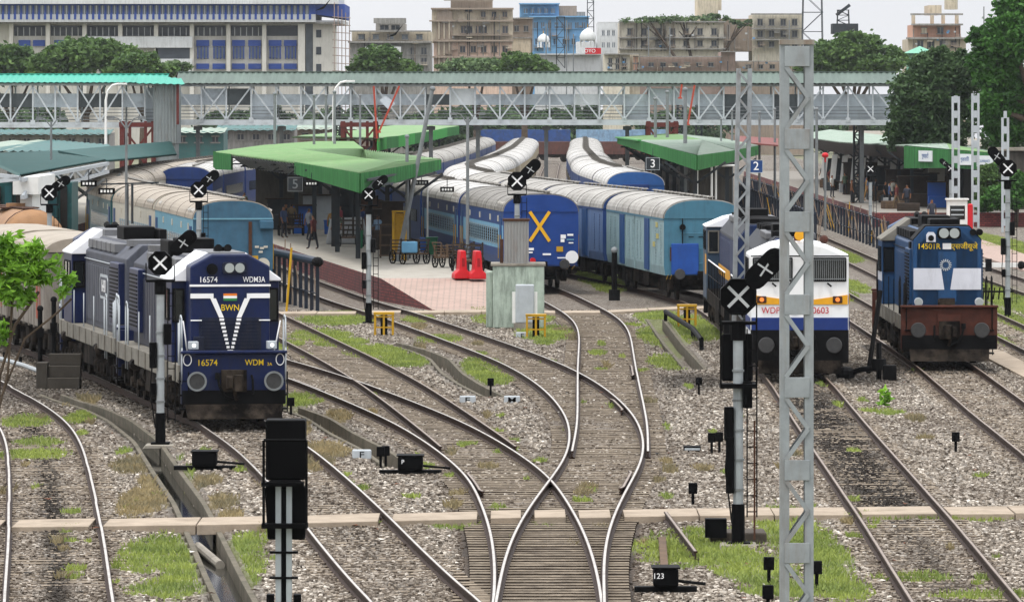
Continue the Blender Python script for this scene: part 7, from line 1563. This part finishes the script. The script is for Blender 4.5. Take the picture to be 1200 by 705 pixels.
for i, (px, py, Z, w, h, mm, lb) in enumerate(((460, 258, 292, .5, 2.4, DKW, 'tall dark timber stack behind the wooden rack'), (575-130, 240, 300, .4, 1.9, DKW, 'dark timber crate stack behind the yellow tower'), (356, 238, 335, .6, 1.5, BINB, 'blue kiosk cabinet under the canopy'), (330, 232, 345, .8, 1.7, STEELD, 'dark kiosk under the canopy, left of the blue cabinet'), (376, 226, 345, 1.0, 1.9, LGREY, 'pale kiosk under the canopy behind the bins'), (410, 215, 360, 1.2, 2.0, STEELD, 'dark stall in the middle of the canopy shade'), (440, 218, 340, .8, 1.9, mat('brown_stall', '5b4030', .7), 'brown stall at the right side of the canopy shade'))):
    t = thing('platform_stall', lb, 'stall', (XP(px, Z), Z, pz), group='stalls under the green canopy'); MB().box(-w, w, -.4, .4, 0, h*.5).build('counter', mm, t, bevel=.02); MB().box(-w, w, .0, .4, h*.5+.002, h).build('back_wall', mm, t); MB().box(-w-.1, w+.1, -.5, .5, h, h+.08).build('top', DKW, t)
# ---------------------------------------------------------------- fences
BLUP = mat('blue_fence_paint', '18202c', .55, var=.25, dirt='2c2724', damt=.35); STICK = mat('bamboo_stick', '857364', .8, var=.25); STKY = mat('yellow_stick', 'b8901c', .6, var=.15)
def fence(label, A, B, zg, h, n, sticks, top=.09, seed=2, group='blue pipe fences'):
    A, B = Vector((*A, zg)), Vector((*B, zg)); t = thing('pipe_fence', label, 'fence', A, group=group); rr = random.Random(seed); d = B-A
    for i in range(n+1): p = d*i/n; MB().box(p.x-.07, p.x+.07, p.y-.07, p.y+.07, 0, h).build('post', BLUP, t)
    for z, r in ((h-.08, top), (h*.35, .03)): MB().tube([Vector((0, -.09, z)), d+Vector((0, -.09, z))], r, 10).build('rail', BLUP if r < .05 else mat('dark_blue_pipe', '232c3a', .5), t)
    for i in range(sticks):
        u = rr.random(); p = d*u; l = h*(.8+.45*rr.random()); MB().tube([p+Vector((.1, -.14, 0)), p+Vector((rr.uniform(-.5, .5), -.12, l))], .025, 5).build('leaning_stick', STICK if rr.random() < .8 else STKY, t)
    return t
f1 = fence('blue pipe fence with a fat top pipe beside the brick platform track', (-7.55, 238.5), (-11.2, 262), -.2, 2.05, 13, 9, .16)
MB().ball((0, -.1, 1.95), .24, .24, .2).build('pipe_end', BLK, f1)
MB().tube([(-1.2, -.2, 0), (-1.0, -.2, 2.5)], .05).build('leaning_stick', STKY, f1)
fence('long blue post fence with leaning bamboo sticks left of the right canopy', (20.2, 330), (19.6, 520), -.2, 1.7, 60, 85, .04, 5); fence('blue post fence in front of the platform 2 sign', (15.7, 318), (15.7, 430), -.2, 2.4, 30, 12, .05, 9)
WF = WHT
for i, (a, b, Z, y0, y1, lb) in enumerate(((817, 834, 325, 195, 234, 'white pipe portal frame below the platform 3 canopy'), (839, 863, 333, 194, 236, 'white pipe portal frame left of the slim lattice mast'))):
    o = MB().tube([WZ(a, y1, Z), WZ(a, y0, Z), WZ(b, y0, Z), WZ(b, y1, Z)], .055, 8).build('pipe_portal', WF); tag(o, lb, 'pipe frame', 'white pipe portals')
t = thing('white_booth', 'small white booth with dark screen at the end of the right platform', 'booth', (XP(1122, 380), 380, -.15)); MB().box(-.62, .62, 0, .9, 0, 1.95).build('body', WHT, t, bevel=.03); MB().box(-.46, .46, -.02, .05, .75, 1.6).build('screen', GLS, t); MB().box(-.7, .7, -.1, 1.0, 1.95, 2.05).build('roof', WHT, t)
for z in (1.0, 1.3): MB().box(-.4, .4, -.04, -.021, z, z+.08).build('button_row', LGREY, t)
o = MB().cyl((XP(1137, 378), 378, .0), (XP(1137, 378), 378, 1.45), .17, 12).ball((XP(1137, 378), 378, 1.5), .17, .17, .12).build('red_post_box', RED); tag(o, 'red pillar just right of the white booth', 'pillar')
# platform 1 clutter: hanging white cloths and stacked goods
for i, px in enumerate((955, 968, 979, 991, 1003, 1012, 1033, 1048, 1056)):
    Z = 505-9*i; x = XP(px, Z); o = MB(); o.add([(x-.25, Z, 3.6), (x+.2, Z, 3.65), (x+.0, Z+.1, 1.7), (x-.45, Z+.05, 1.6), (x-.25, Z+.06, 3.6), (x+.2, Z+.06, 3.65), (x+.0, Z+.16, 1.7), (x-.45, Z+.11, 1.6)], [(0,1,2,3),(7,6,5,4),(0,4,5,1),(1,5,6,2),(2,6,7,3),(3,7,4,0)]); q = o.build('white_banner', CLOTH); tag(q, 'slanting white banner hanging in the dark of the right canopy', 'banner', 'white banners under the right canopy')
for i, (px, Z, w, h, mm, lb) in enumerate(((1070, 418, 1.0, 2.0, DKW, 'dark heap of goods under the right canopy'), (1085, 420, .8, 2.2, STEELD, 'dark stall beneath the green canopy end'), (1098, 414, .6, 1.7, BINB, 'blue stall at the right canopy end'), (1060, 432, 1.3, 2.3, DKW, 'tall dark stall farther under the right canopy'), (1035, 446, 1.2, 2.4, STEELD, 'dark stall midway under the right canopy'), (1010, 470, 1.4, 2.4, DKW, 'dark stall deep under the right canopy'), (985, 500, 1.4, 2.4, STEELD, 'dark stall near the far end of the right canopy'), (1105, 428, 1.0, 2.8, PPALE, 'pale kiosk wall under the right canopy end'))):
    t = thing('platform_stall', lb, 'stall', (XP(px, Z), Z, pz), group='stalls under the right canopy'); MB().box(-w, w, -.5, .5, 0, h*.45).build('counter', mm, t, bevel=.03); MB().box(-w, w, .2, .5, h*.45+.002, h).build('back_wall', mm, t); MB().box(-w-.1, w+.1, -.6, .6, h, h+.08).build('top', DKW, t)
o = MB().slab([WZ(862, 159, 420), WZ(912, 162, 420), WZ(912, 170, 408), WZ(862, 166, 408)], .1).build('red_roof_piece', mat('red_roof_sheet', '74433e', .6, var=.1)); tag(o, 'faded red roof sheet behind the slim lattice mast', 'roof sheet')
# ---------------------------------------------------------------- track-side things
def point_machine(label, px, py, w=.55, num=None):
    c = W(px, py, -.2); t = thing('point_machine', label, 'point machine', c, group='black point machines'); MB().box(-w/2, w/2, -.3, .3, .12, .42).build('case', SIGB, t, bevel=.03); MB().box(-w/2-.03, w/2+.03, -.33, .33, .421, .45).build('lid', BLK, t, bevel=.01); MB().box(-w*1.25, w*1.25, -.12, .12, .02, .11).build('base_bar', BLK, t); MB().tube([(w/2, 0, .2), (w*1.6, .1, .14)], .03).build('drive_rod', BLK, t)
    if num: text(num, .13, (-w*.3, -.305, .3), LETW, t)
point_machine('black point machine left of the walkway drain', 240, 551); point_machine('black point machine right of the foreground signal', 481, 556, num='P'); point_machine('black point machine at the foot of the old plank', 780, 694, .42, '123')
STK = mat('black_bond_post', '070708', .7, var=.2, spec=.06)
for px, py, lb in ((341, 487, 'in the grass left of the stepped drain'), (446, 548, 'beside the point machine, left one'), (452, 547, 'beside the point machine, right one'), (575, 463, 'between the letters E and M'), (819, 462, 'on the dark soil left of the tall black signal'), (834, 531, 'in the grey ballast, left of a pair'), (843, 530, 'in the grey ballast, right of a pair'), (812, 593, 'standing on the walkway edge'), (901, 685, 'in the grass left of the big mast foot'), (957, 690, 'in the grass right of the big mast foot'), (1120, 530, 'alone in the right hand ballast'), (900, 720, 'at the bottom edge')):
    c = W(px, py, -.2); t = thing('bond_post', 'small black track bond post '+lb, 'post', c, group='small black bond posts'); MB().box(-.03, .03, -.02, .02, 0, .3).build('stake', STK, t); MB().box(-.09, .09, -.07, .07, .26, .48).build('box', STK, t, bevel=.01)
o = thing('cable_box', 'flat black cable box left of the pair of bond posts', 'box', W(811, 528, -.2)); MB().box(-.2, .2, -.2, .2, 0, .12).build('body', SIGB, o, bevel=.01); MB().box(-.18, .18, -.21, -.2, .03, .08).build('label_plate', LGREY, o)
for ch, px, py, s, lb in (('E', 548, 470, .42, 'white stone marked E left of the middle bond post'), ('M', 600, 470, .42, 'white stone marked M right of the middle bond post'), ('E', 612, 394, .36, 'small white stone marked E by the grey cabinet'), ('F', 424, 534, .36, 'white stone marked F beside the two bond posts')):
    c = W(px, py, -.15); o = thing('marker_stone', lb, 'marker stone', c, group='white lettered marker stones'); MB().box(-.22, .22, -.1, .1, -.12, .15).build('stone', LGREY, o, bevel=.03); text(ch, s*.55, (.0, -.105, .03), STK, o, sx=1.4)
# concrete steps, pipe rail, old rails, plank
t = thing('concrete_steps', 'dark concrete step block left of the navy diesel', 'steps', W(74, 455, -.2)); DC = mat('soot_dark_concrete', '3d3933', .9, var=.2, bump=.3)
for k in range(3): MB().box(-.3-.12, .5, -.45+.3*k, .45, .33*k, .33*(k+1)-.002).build('step', DC, t, bevel=.02)
MB().box(-.75, -.43, -.3, .4, 0, .75).build('side_block', DC, t, bevel=.02)
t = thing('pipe_rail', 'low grey pipe rail with posts at the left edge by the track', 'pipe rail', (0, 0, 0)); p = [W(-10, 417, .15), W(28, 428, .1), W(60, 440, .05)]; MB().tube(p, .07, 8).build('pipe', SIGP, t)
for x, y in ((5, 424), (24, 430), (44, 437), (58, 443)): q = W(x, y, -.2); MB().cyl(q, q+Vector((0, 0, .32)), .05, 8).build('post', BLK, t)
for px, py, h, lb in ((47, 445, 2.1, 'black post with round knob left of the step block'), (63, 447, 2.4, 'taller black post behind the step block')): q = W(px, py, -.2); o = MB().cyl(q, q+Vector((0, 0, h)), .07, 8).box(q.x-.1, q.x+.1, q.y-.1, q.y+.1, q.z+h*.6, q.z+h*.72).ball(q+Vector((0, 0, h)), .1, .1, .1).build('black_post', BLK); tag(o, lb, 'post')
a, b = W(780, 606, -.12), W(815, 653, -.12); o = rail_mesh([(a.x, a.y), (b.x, b.y)], .0, RAILDULL, None, 'loose_rail'); tag(o, 'loose rusty rail lying in the grass left of the tall black signal', 'rail')
a, b = W(776, 632, -.14), W(779, 672, -.14); o = MB().beam(a, b, .14, .12).build('old_plank', WOOD, bevel=.01); tag(o, 'old plank behind the numbered point machine', 'plank')
a, b = W(232, 640, -.38), W(258, 662, -.42); o = MB().cyl(a, b, .09, 10).build('drain_pipe', CONC); tag(o, 'grey pipe lying in the open drain below the walkway', 'pipe')
t = thing('yard_pipe', 'black pipe on short posts beside the white diesel', 'pipe'); p = [W(780, 365, .15), W(812, 385, .15), W(822, 398, .15)]; MB().tube(p, .09, 8).build('pipe', BLK, t)
for q in p: MB().cyl(Vector((q.x, q.y, -.2)), q, .07, 8).build('post', BLK, t)
t = thing('water_crane', 'black pump fitting with upright pipe between the white and blue diesels', 'pump', W(1030, 445, -.2)); MB().cyl((0, 0, 0), (0, 0, 1.1), .08, 8).cyl((0, 0, .3), (0, 0, .62), .22, 10).tube([(-.9, .6, .15), (-.5, .3, .3), (0, 0, .35)], .08, 8).build('body', BLK, t); MB().cyl((-.3, .2, .2), (.1, .9, 2.6), .07, 8).build('leaning_pipe', BLK, t); MB().ball((-.95, .6, .15), .3, .3, .22).build('valve', BLK, t); MB().box(.1, .5, -.4, .0, 0, .45).build('box', BLK, t, bevel=.03)
t = thing('short_post', 'slim dark hydrant post between the X coach and the vans', 'post', W(720, 352, -.2)); MB().cyl((0, 0, 0), (0, 0, 2.0), .12, 10).cyl((0, 0, 0), (0, 0, .45), .24, 10).build('shaft', BLK, t); MB().ball((0, 0, 2.05), .15, .15, .15).build('knob', GALVD, t)
t = thing('buffer_frame', 'white banded low barrier bar behind the right edge signal', 'barrier', W(1172, 318, -.1)); MB().box(-1.0, 1.0, -.06, .06, .2, .42, 0).build('bar', WHT, t); MB().ball((1.0, 0, .3), .2, .2, .2).build('knob', BLK, t); MB().box(-.7, -.4, -.08, .08, 0, .6).build('leg', BLK, t)
t = thing('rack_of_hooks', 'row of dark hooked bars right of the blue and white diesel', 'rack', W(1164, 366, -.1)); MB().tube([(-.9, 0, .8), (.8, 0, .8)], .04).build('bar', BLK, t)
for k in range(8): MB().tube([(-.8+k*.2, 0, .5), (-.75+k*.2, 0, .95)], .03).build('hook', BLK, t)
# weed on the right ballast
wd_ = thing('weed', 'lone leafy weed on the ballast between the white and the blue diesels', 'plant', W(1036, 476, -.2)); crown_mesh('leaves', [((0, 0, .22), (.2, .2, .22))], 70, .10, LF_YEL, wd_, 4, clump=5, elong=2.4); MB().tube([(0, 0, 0), (0, 0, .25)], .012).build('stem', BARK, wd_)
# ---------------------------------------------------------------- people
SKIN = mat('brown_skin', '7a5239', .6, var=.08); HAIR = mat('black_hair', '14110f', .6)
def person_mesh(step=.12, arm=.1):
    "one continuous skinned body: returns a mesh, materials by height"
    J = {'pel': (0, 0, .93, .13), 'wst': (0, 0, 1.1, .12), 'chs': (0, .01, 1.32, .15), 'nck': (0, .01, 1.47, .06), 'hdl': (0, -.01, 1.57, .085), 'hdt': (0, -.01, 1.68, .08)}
    Eg = [('pel', 'wst'), ('wst', 'chs'), ('chs', 'nck'), ('nck', 'hdl'), ('hdl', 'hdt')]
    for s, n in ((-1, 'l'), (1, 'r')):
        J.update({n+'hip': (s*.1, 0, .86, .095), n+'kne': (s*.11, -s*step*.6-.02, .48, .065), n+'ank': (s*.11, -s*step, .09, .045), n+'toe': (s*.12, -s*step-.15, .035, .035), n+'sho': (s*.19, .01, 1.38, .065), n+'elb': (s*.25, s*arm*.4, 1.1, .045), n+'wri': (s*.26, s*arm-.08, .86, .033), n+'hnd': (s*.25, s*arm-.12, .77, .035)})
        Eg += [('pel', n+'hip'), (n+'hip', n+'kne'), (n+'kne', n+'ank'), (n+'ank', n+'toe'), ('chs', n+'sho'), (n+'sho', n+'elb'), (n+'elb', n+'wri'), (n+'wri', n+'hnd')]
    k = list(J); me = bpy.data.meshes.new('person'); me.from_pydata([J[a][:3] for a in k], [(k.index(a), k.index(b)) for a, b in Eg], []); o = bpy.data.objects.new('person', me); col.objects.link(o)
    md = o.modifiers.new('s', 'SKIN'); 
    for i, a in enumerate(k): sv = me.skin_vertices[0].data[i]; sv.radius = (J[a][3], J[a][3]); sv.use_root = (a == 'pel')
    o.modifiers.new('d', 'SUBSURF').levels = 1; bpy.context.view_layer.update(); r = bpy.data.meshes.new_from_object(o.evaluated_get(bpy.context.evaluated_depsgraph_get())); bpy.data.objects.remove(o); return r
PM = [person_mesh(.05, .05), person_mesh(.2, .16)]
def person(label, px, Z, zf, shirt, trous, rz=0., pose=0, sc_=1.):
    me = PM[pose].copy(); me.materials.clear()
    for m in (SKIN, mat('cloth_'+shirt, shirt, .8, var=.12), mat('cloth_'+trous, trous, .8, var=.12), HAIR): me.materials.append(m)
    for p in me.polygons: c = p.center; p.material_index = 3 if (c.z > 1.63 or (c.z > 1.55 and c.y > .04)) else 0 if c.z > 1.45 or (abs(c.x) > .2 and c.z < 1.12) or c.z < .06 else 1 if c.z > .9 else 2
    me.polygons.foreach_set('use_smooth', [True]*len(me.polygons)); o = bpy.data.objects.new('person', me); col.objects.link(o); o.location = (XP(px, Z), Z, zf); o.rotation_euler.z = rz; o.scale = (sc_,)*3; tag(o, label, 'person', 'people on the platforms'); return o
for a in (('person in a red shirt standing left of the slim lattice mast', 848, 322, pz, 'a81f24', '2a2a33', .4, 0), ('person in a red shirt behind the grey blue coach', 284, 300, .7, 'a3202a', '26262c', 1.2, 0), ('person in a blue shirt next to the red shirt behind the coach', 294, 302, .7, '2547a0', '22242b', 2.0, 0), ('dark clothed person left of the white pipe portal', 829, 318, pz, '23252e', '191a20', .5, 0),
          ('person in dark clothes by the blue stall at the right canopy end', 1092, 346, pz, '30323c', '20222a', .2, 1), ('person in a yellow shirt under the right canopy', 1066, 424, pz, 'b98a2c', '2c2a2a', 2.5, 0), ('person in a pale shirt walking under the right canopy', 1045, 430, pz, 'a9a69c', '30333c', 3.0, 1), ('person in black standing on the right platform edge', 1038, 420, pz, '1d1d22', '17171b', .8, 0), ('person in a blue grey shirt farther along the right platform', 1020, 440, pz, '55657c', '26262c', .1, 1), ('person in a brown shirt deep under the right canopy', 998, 430, pz, '6b4a35', '25252a', 1.5, 0), ('person in white at the far end of the right canopy', 975, 455, pz, 'bdbdb8', '34363d', 1.0, 0),
          ('person with a dark shirt by the stalls under the green canopy', 335, 332, pz, '2c3038', '1d1e24', .6, 0), ('person in a grey shirt under the green canopy', 362, 318, pz, '777a80', '24262e', 2.2, 1), ('person in a maroon shirt beside the shaded green bin', 398, 326, pz, '6b2630', '24262e', 1.0, 0), ('person in a dark blue shirt behind the dark trolley', 424, 322, pz, '26365c', '1f2027', 2.8, 1), ('person in a pale blue shirt near the wooden rack', 443, 300, pz, '7f9ab5', '2b2d36', .3, 0), ('person with a white shirt far under the platform 3 canopy', 790, 345, pz, 'b9bab6', '2a2c34', .9, 0), ('person in green under the platform 3 canopy', 775, 350, pz, '3d5f48', '24252b', 2.1, 1)):
    person(*a)
cl = ['2b2f3a', '5a2a2a', '3a4a6a', '8a8578', '4a5a48', '6a5a44', '20242c', '93713f']; nm = ['a black', 'a maroon', 'a slate blue', 'a sand coloured', 'an olive', 'a brown', 'a charcoal', 'an ochre']
rr = random.Random(8)
for i in range(24):
    Z = 404+i*5.4; px = 600+(25.2+rr.uniform(0, 3.4))*FPX/Z; k = i % 8
    person('person in %s shirt, %s from the green end along the right platform' % (nm[k], (ORD+['nineteenth', 'twentieth', 'twenty first', 'twenty second', 'twenty third', 'twenty fourth'])[i]), px, Z, pz, cl[k], cl[(k*3+2) % 8] if k % 2 else '1c1d22', rr.uniform(0, 6), i % 2)
for i in range(10):
    Z = 300+i*8; px = 600+(tx('D', Z)+2.6+rr.uniform(0, 3))*FPX/Z; k = (i*3+1) % 8
    person('person in %s shirt, %s from the near end under the green canopy' % (nm[k], ORD[i]), px, Z, pz, cl[k], '22242b', rr.uniform(0, 6), (i+1) % 2)
for i in range(14):
    Z = 402+i*8; x = 25.0+rr.uniform(0, 2.5); w, d, h = rr.uniform(.4, .8), rr.uniform(.3, .6), rr.uniform(.4, 1.0); m = MB().box(-w, w, -d, d, 0, h)
    for k in range(3): m.box(-w-.02, w+.02, -d-.02, d+.02, h*(.2+.28*k), h*(.26+.28*k))
    o = m.build('goods_bale', [DKW, WOOD, TARP, STEELD][i % 4], loc=(x, Z, pz), rz=rr.uniform(-.4, .4), bevel=.05); tag(o, '%s strapped goods bale, %s along the right platform edge' % (['dark', 'brown', 'grey', 'slate'][i % 4], ORD[i]), 'goods bale', 'goods bales on the right platform')
# birds over the roofs
for px, py, lb in ((464, 38, 'black bird flying above the low grey block'), (380, 7, 'black bird flying before the office corner')):
    o = MB(); c = WZ(px, py, 600); o.add([c, c+Vector((-.9, .1, -.5)), c+Vector((-.2, .5, -.35)), c+Vector((.8, .1, .9)), c+Vector((.3, .5, .2)), c+Vector((0, 0, -.25))], [(0, 1, 2), (0, 4, 3), (5, 2, 1), (5, 3, 4), (0, 3, 5), (0, 5, 1), (2, 5, 4), (0, 2, 4)]); q = o.build('bird', SIGB); tag(q, lb, 'bird')
# ---------------------------------------------------------------- grass growing on the yard
def grass(name, label, ells, n, hmin, hmax, m, seed):
    rg = np.random.default_rng(seed); ar = np.array([e[2]*e[3] for e in ells]); k = rg.choice(len(ells), n, p=ar**.85/(ar**.85).sum()); E_ = np.array([e[:4] for e in ells])[k]
    a = rg.random(n)*2*np.pi; r = np.sqrt(rg.random(n))*1.12; X = E_[:, 0]+E_[:, 2]*r*np.cos(a); Y = E_[:, 1]+E_[:, 3]*r*np.sin(a)
    nn = .55*vnoise(X, Y, .5, 5)+.45*vnoise(X, Y, .18, 6); g = 1.5-r*r*1.1+(nn-.5)*1.6; keep = (rg.random(n) < np.clip(g, 0, 1)) & (drain_d(X, Y) > .46)
    for kk in TD:
        c = np.interp(Y, ZG, TC[kk]); d = np.abs(X-c); on = (Y > TD[kk][3][0]-1) & (Y < TD[kk][3][1]); keep &= ~(on & (np.abs(d-.872) < .10))
    X, Y = X[keep], Y[keep]; n = len(X); Z = gz(X, Y); h = hmin+(hmax-hmin)*rg.random(n)*(.5+vnoise(X, Y, .7, 12)); a = rg.random(n)*6.28; w = .012+.012*rg.random(n); lx, ly = rg.normal(0, .4, n)*h, rg.normal(0, .4, n)*h
    dx, dy = np.cos(a)*w, np.sin(a)*w
    v = np.stack([np.stack([X-dx, Y-dy, Z-.02], 1), np.stack([X+dx, Y+dy, Z-.02], 1), np.stack([X+lx*.4+dx*.6, Y+ly*.4+dy*.6, Z+h*.6], 1), np.stack([X+lx, Y+ly, Z+h], 1)], 1).reshape(-1, 3)
    me = bpy.data.meshes.new(name); fast_mesh(me, v, np.arange(n*4).reshape(-1, 4), False); at = me.attributes.new('leaf', 'FLOAT', 'POINT'); t = np.clip(.6*vnoise(X, Y, 1.1, 13)+.4*rg.random(n), 0, 1); at.data.foreach_set('value', np.repeat(t, 4).astype(np.float32)); me.materials.append(m); o = bpy.data.objects.new(name, me); col.objects.link(o); tag(o, label, 'grass', kind='stuff')
LF_GRS = leafmat('grass_green', '84944f', .35); LF_DRY = leafmat('dry_grass', '8a8066', .3)
grass('grass', 'short green grass patches between the tracks', [e for e in ELL if e[4] == 0], 260000, .04, .12, LF_GRS, 21)
grass('dry_grass', 'dry brownish grass beside the open drain', [e for e in ELL if e[4] == 1], 34000, .05, .16, LF_DRY, 22)
# scraps of paper, plastic and rusty bits lying about
rg = np.random.default_rng(3); V = []; n = 420; Y = 97+150*rg.random(n)**1.2; X = (rg.random(n)*2-1)*Y*.085
for x, y in zip(X, Y):
    a, s = rg.random()*6.28, .03+.07*rg.random(); z = float(gz(np.array([x]), np.array([y]))[0])+.03; c_, s_ = math.cos(a)*s, math.sin(a)*s; V += [(x+c_, y+s_, z), (x-s_, y+c_*.7, z+.02), (x-c_, y-s_, z+.01), (x+s_, y-c_*.6, z+.03)]
me = bpy.data.meshes.new('litter'); fast_mesh(me, np.array(V), np.arange(n*4).reshape(-1, 4), False)
for m in (mat('paper_scrap', 'cfcbc2', .8, var=.2), mat('rusty_scrap', '6b4532', .8, var=.3), mat('dark_scrap', '262320', .8)): me.materials.append(m)
me.polygons.foreach_set('material_index', rg.choice(3, n, p=[.25, .4, .35]).astype(np.int32)); o = bpy.data.objects.new('litter', me); col.objects.link(o); tag(o, 'scattered scraps of paper and rusty bits on the ballast', 'litter', kind='stuff')
# ---------------------------------------------------------------- haze
hz_ = MB().box(-420, 420, -30, 1120, -2.4, 52).build('haze', []) if False else None
hm = bpy.data.materials.new('haze'); hm.use_nodes = True; N = hm.node_tree.nodes; N.remove(N['Principled BSDF']); pv = N.new('ShaderNodeVolumePrincipled'); pv.inputs['Color'].default_value = (.86, .9, .95, 1); pv.inputs['Density'].default_value = HAZE_D; pv.inputs['Anisotropy'].default_value = 0.2
hm.node_tree.links.new(pv.outputs[0], N['Material Output'].inputs['Volume'])
hz_ = MB().box(-420, 420, -80, 1260, -2.4, 48).build('haze', hm); hz_['kind'] = 'stuff'
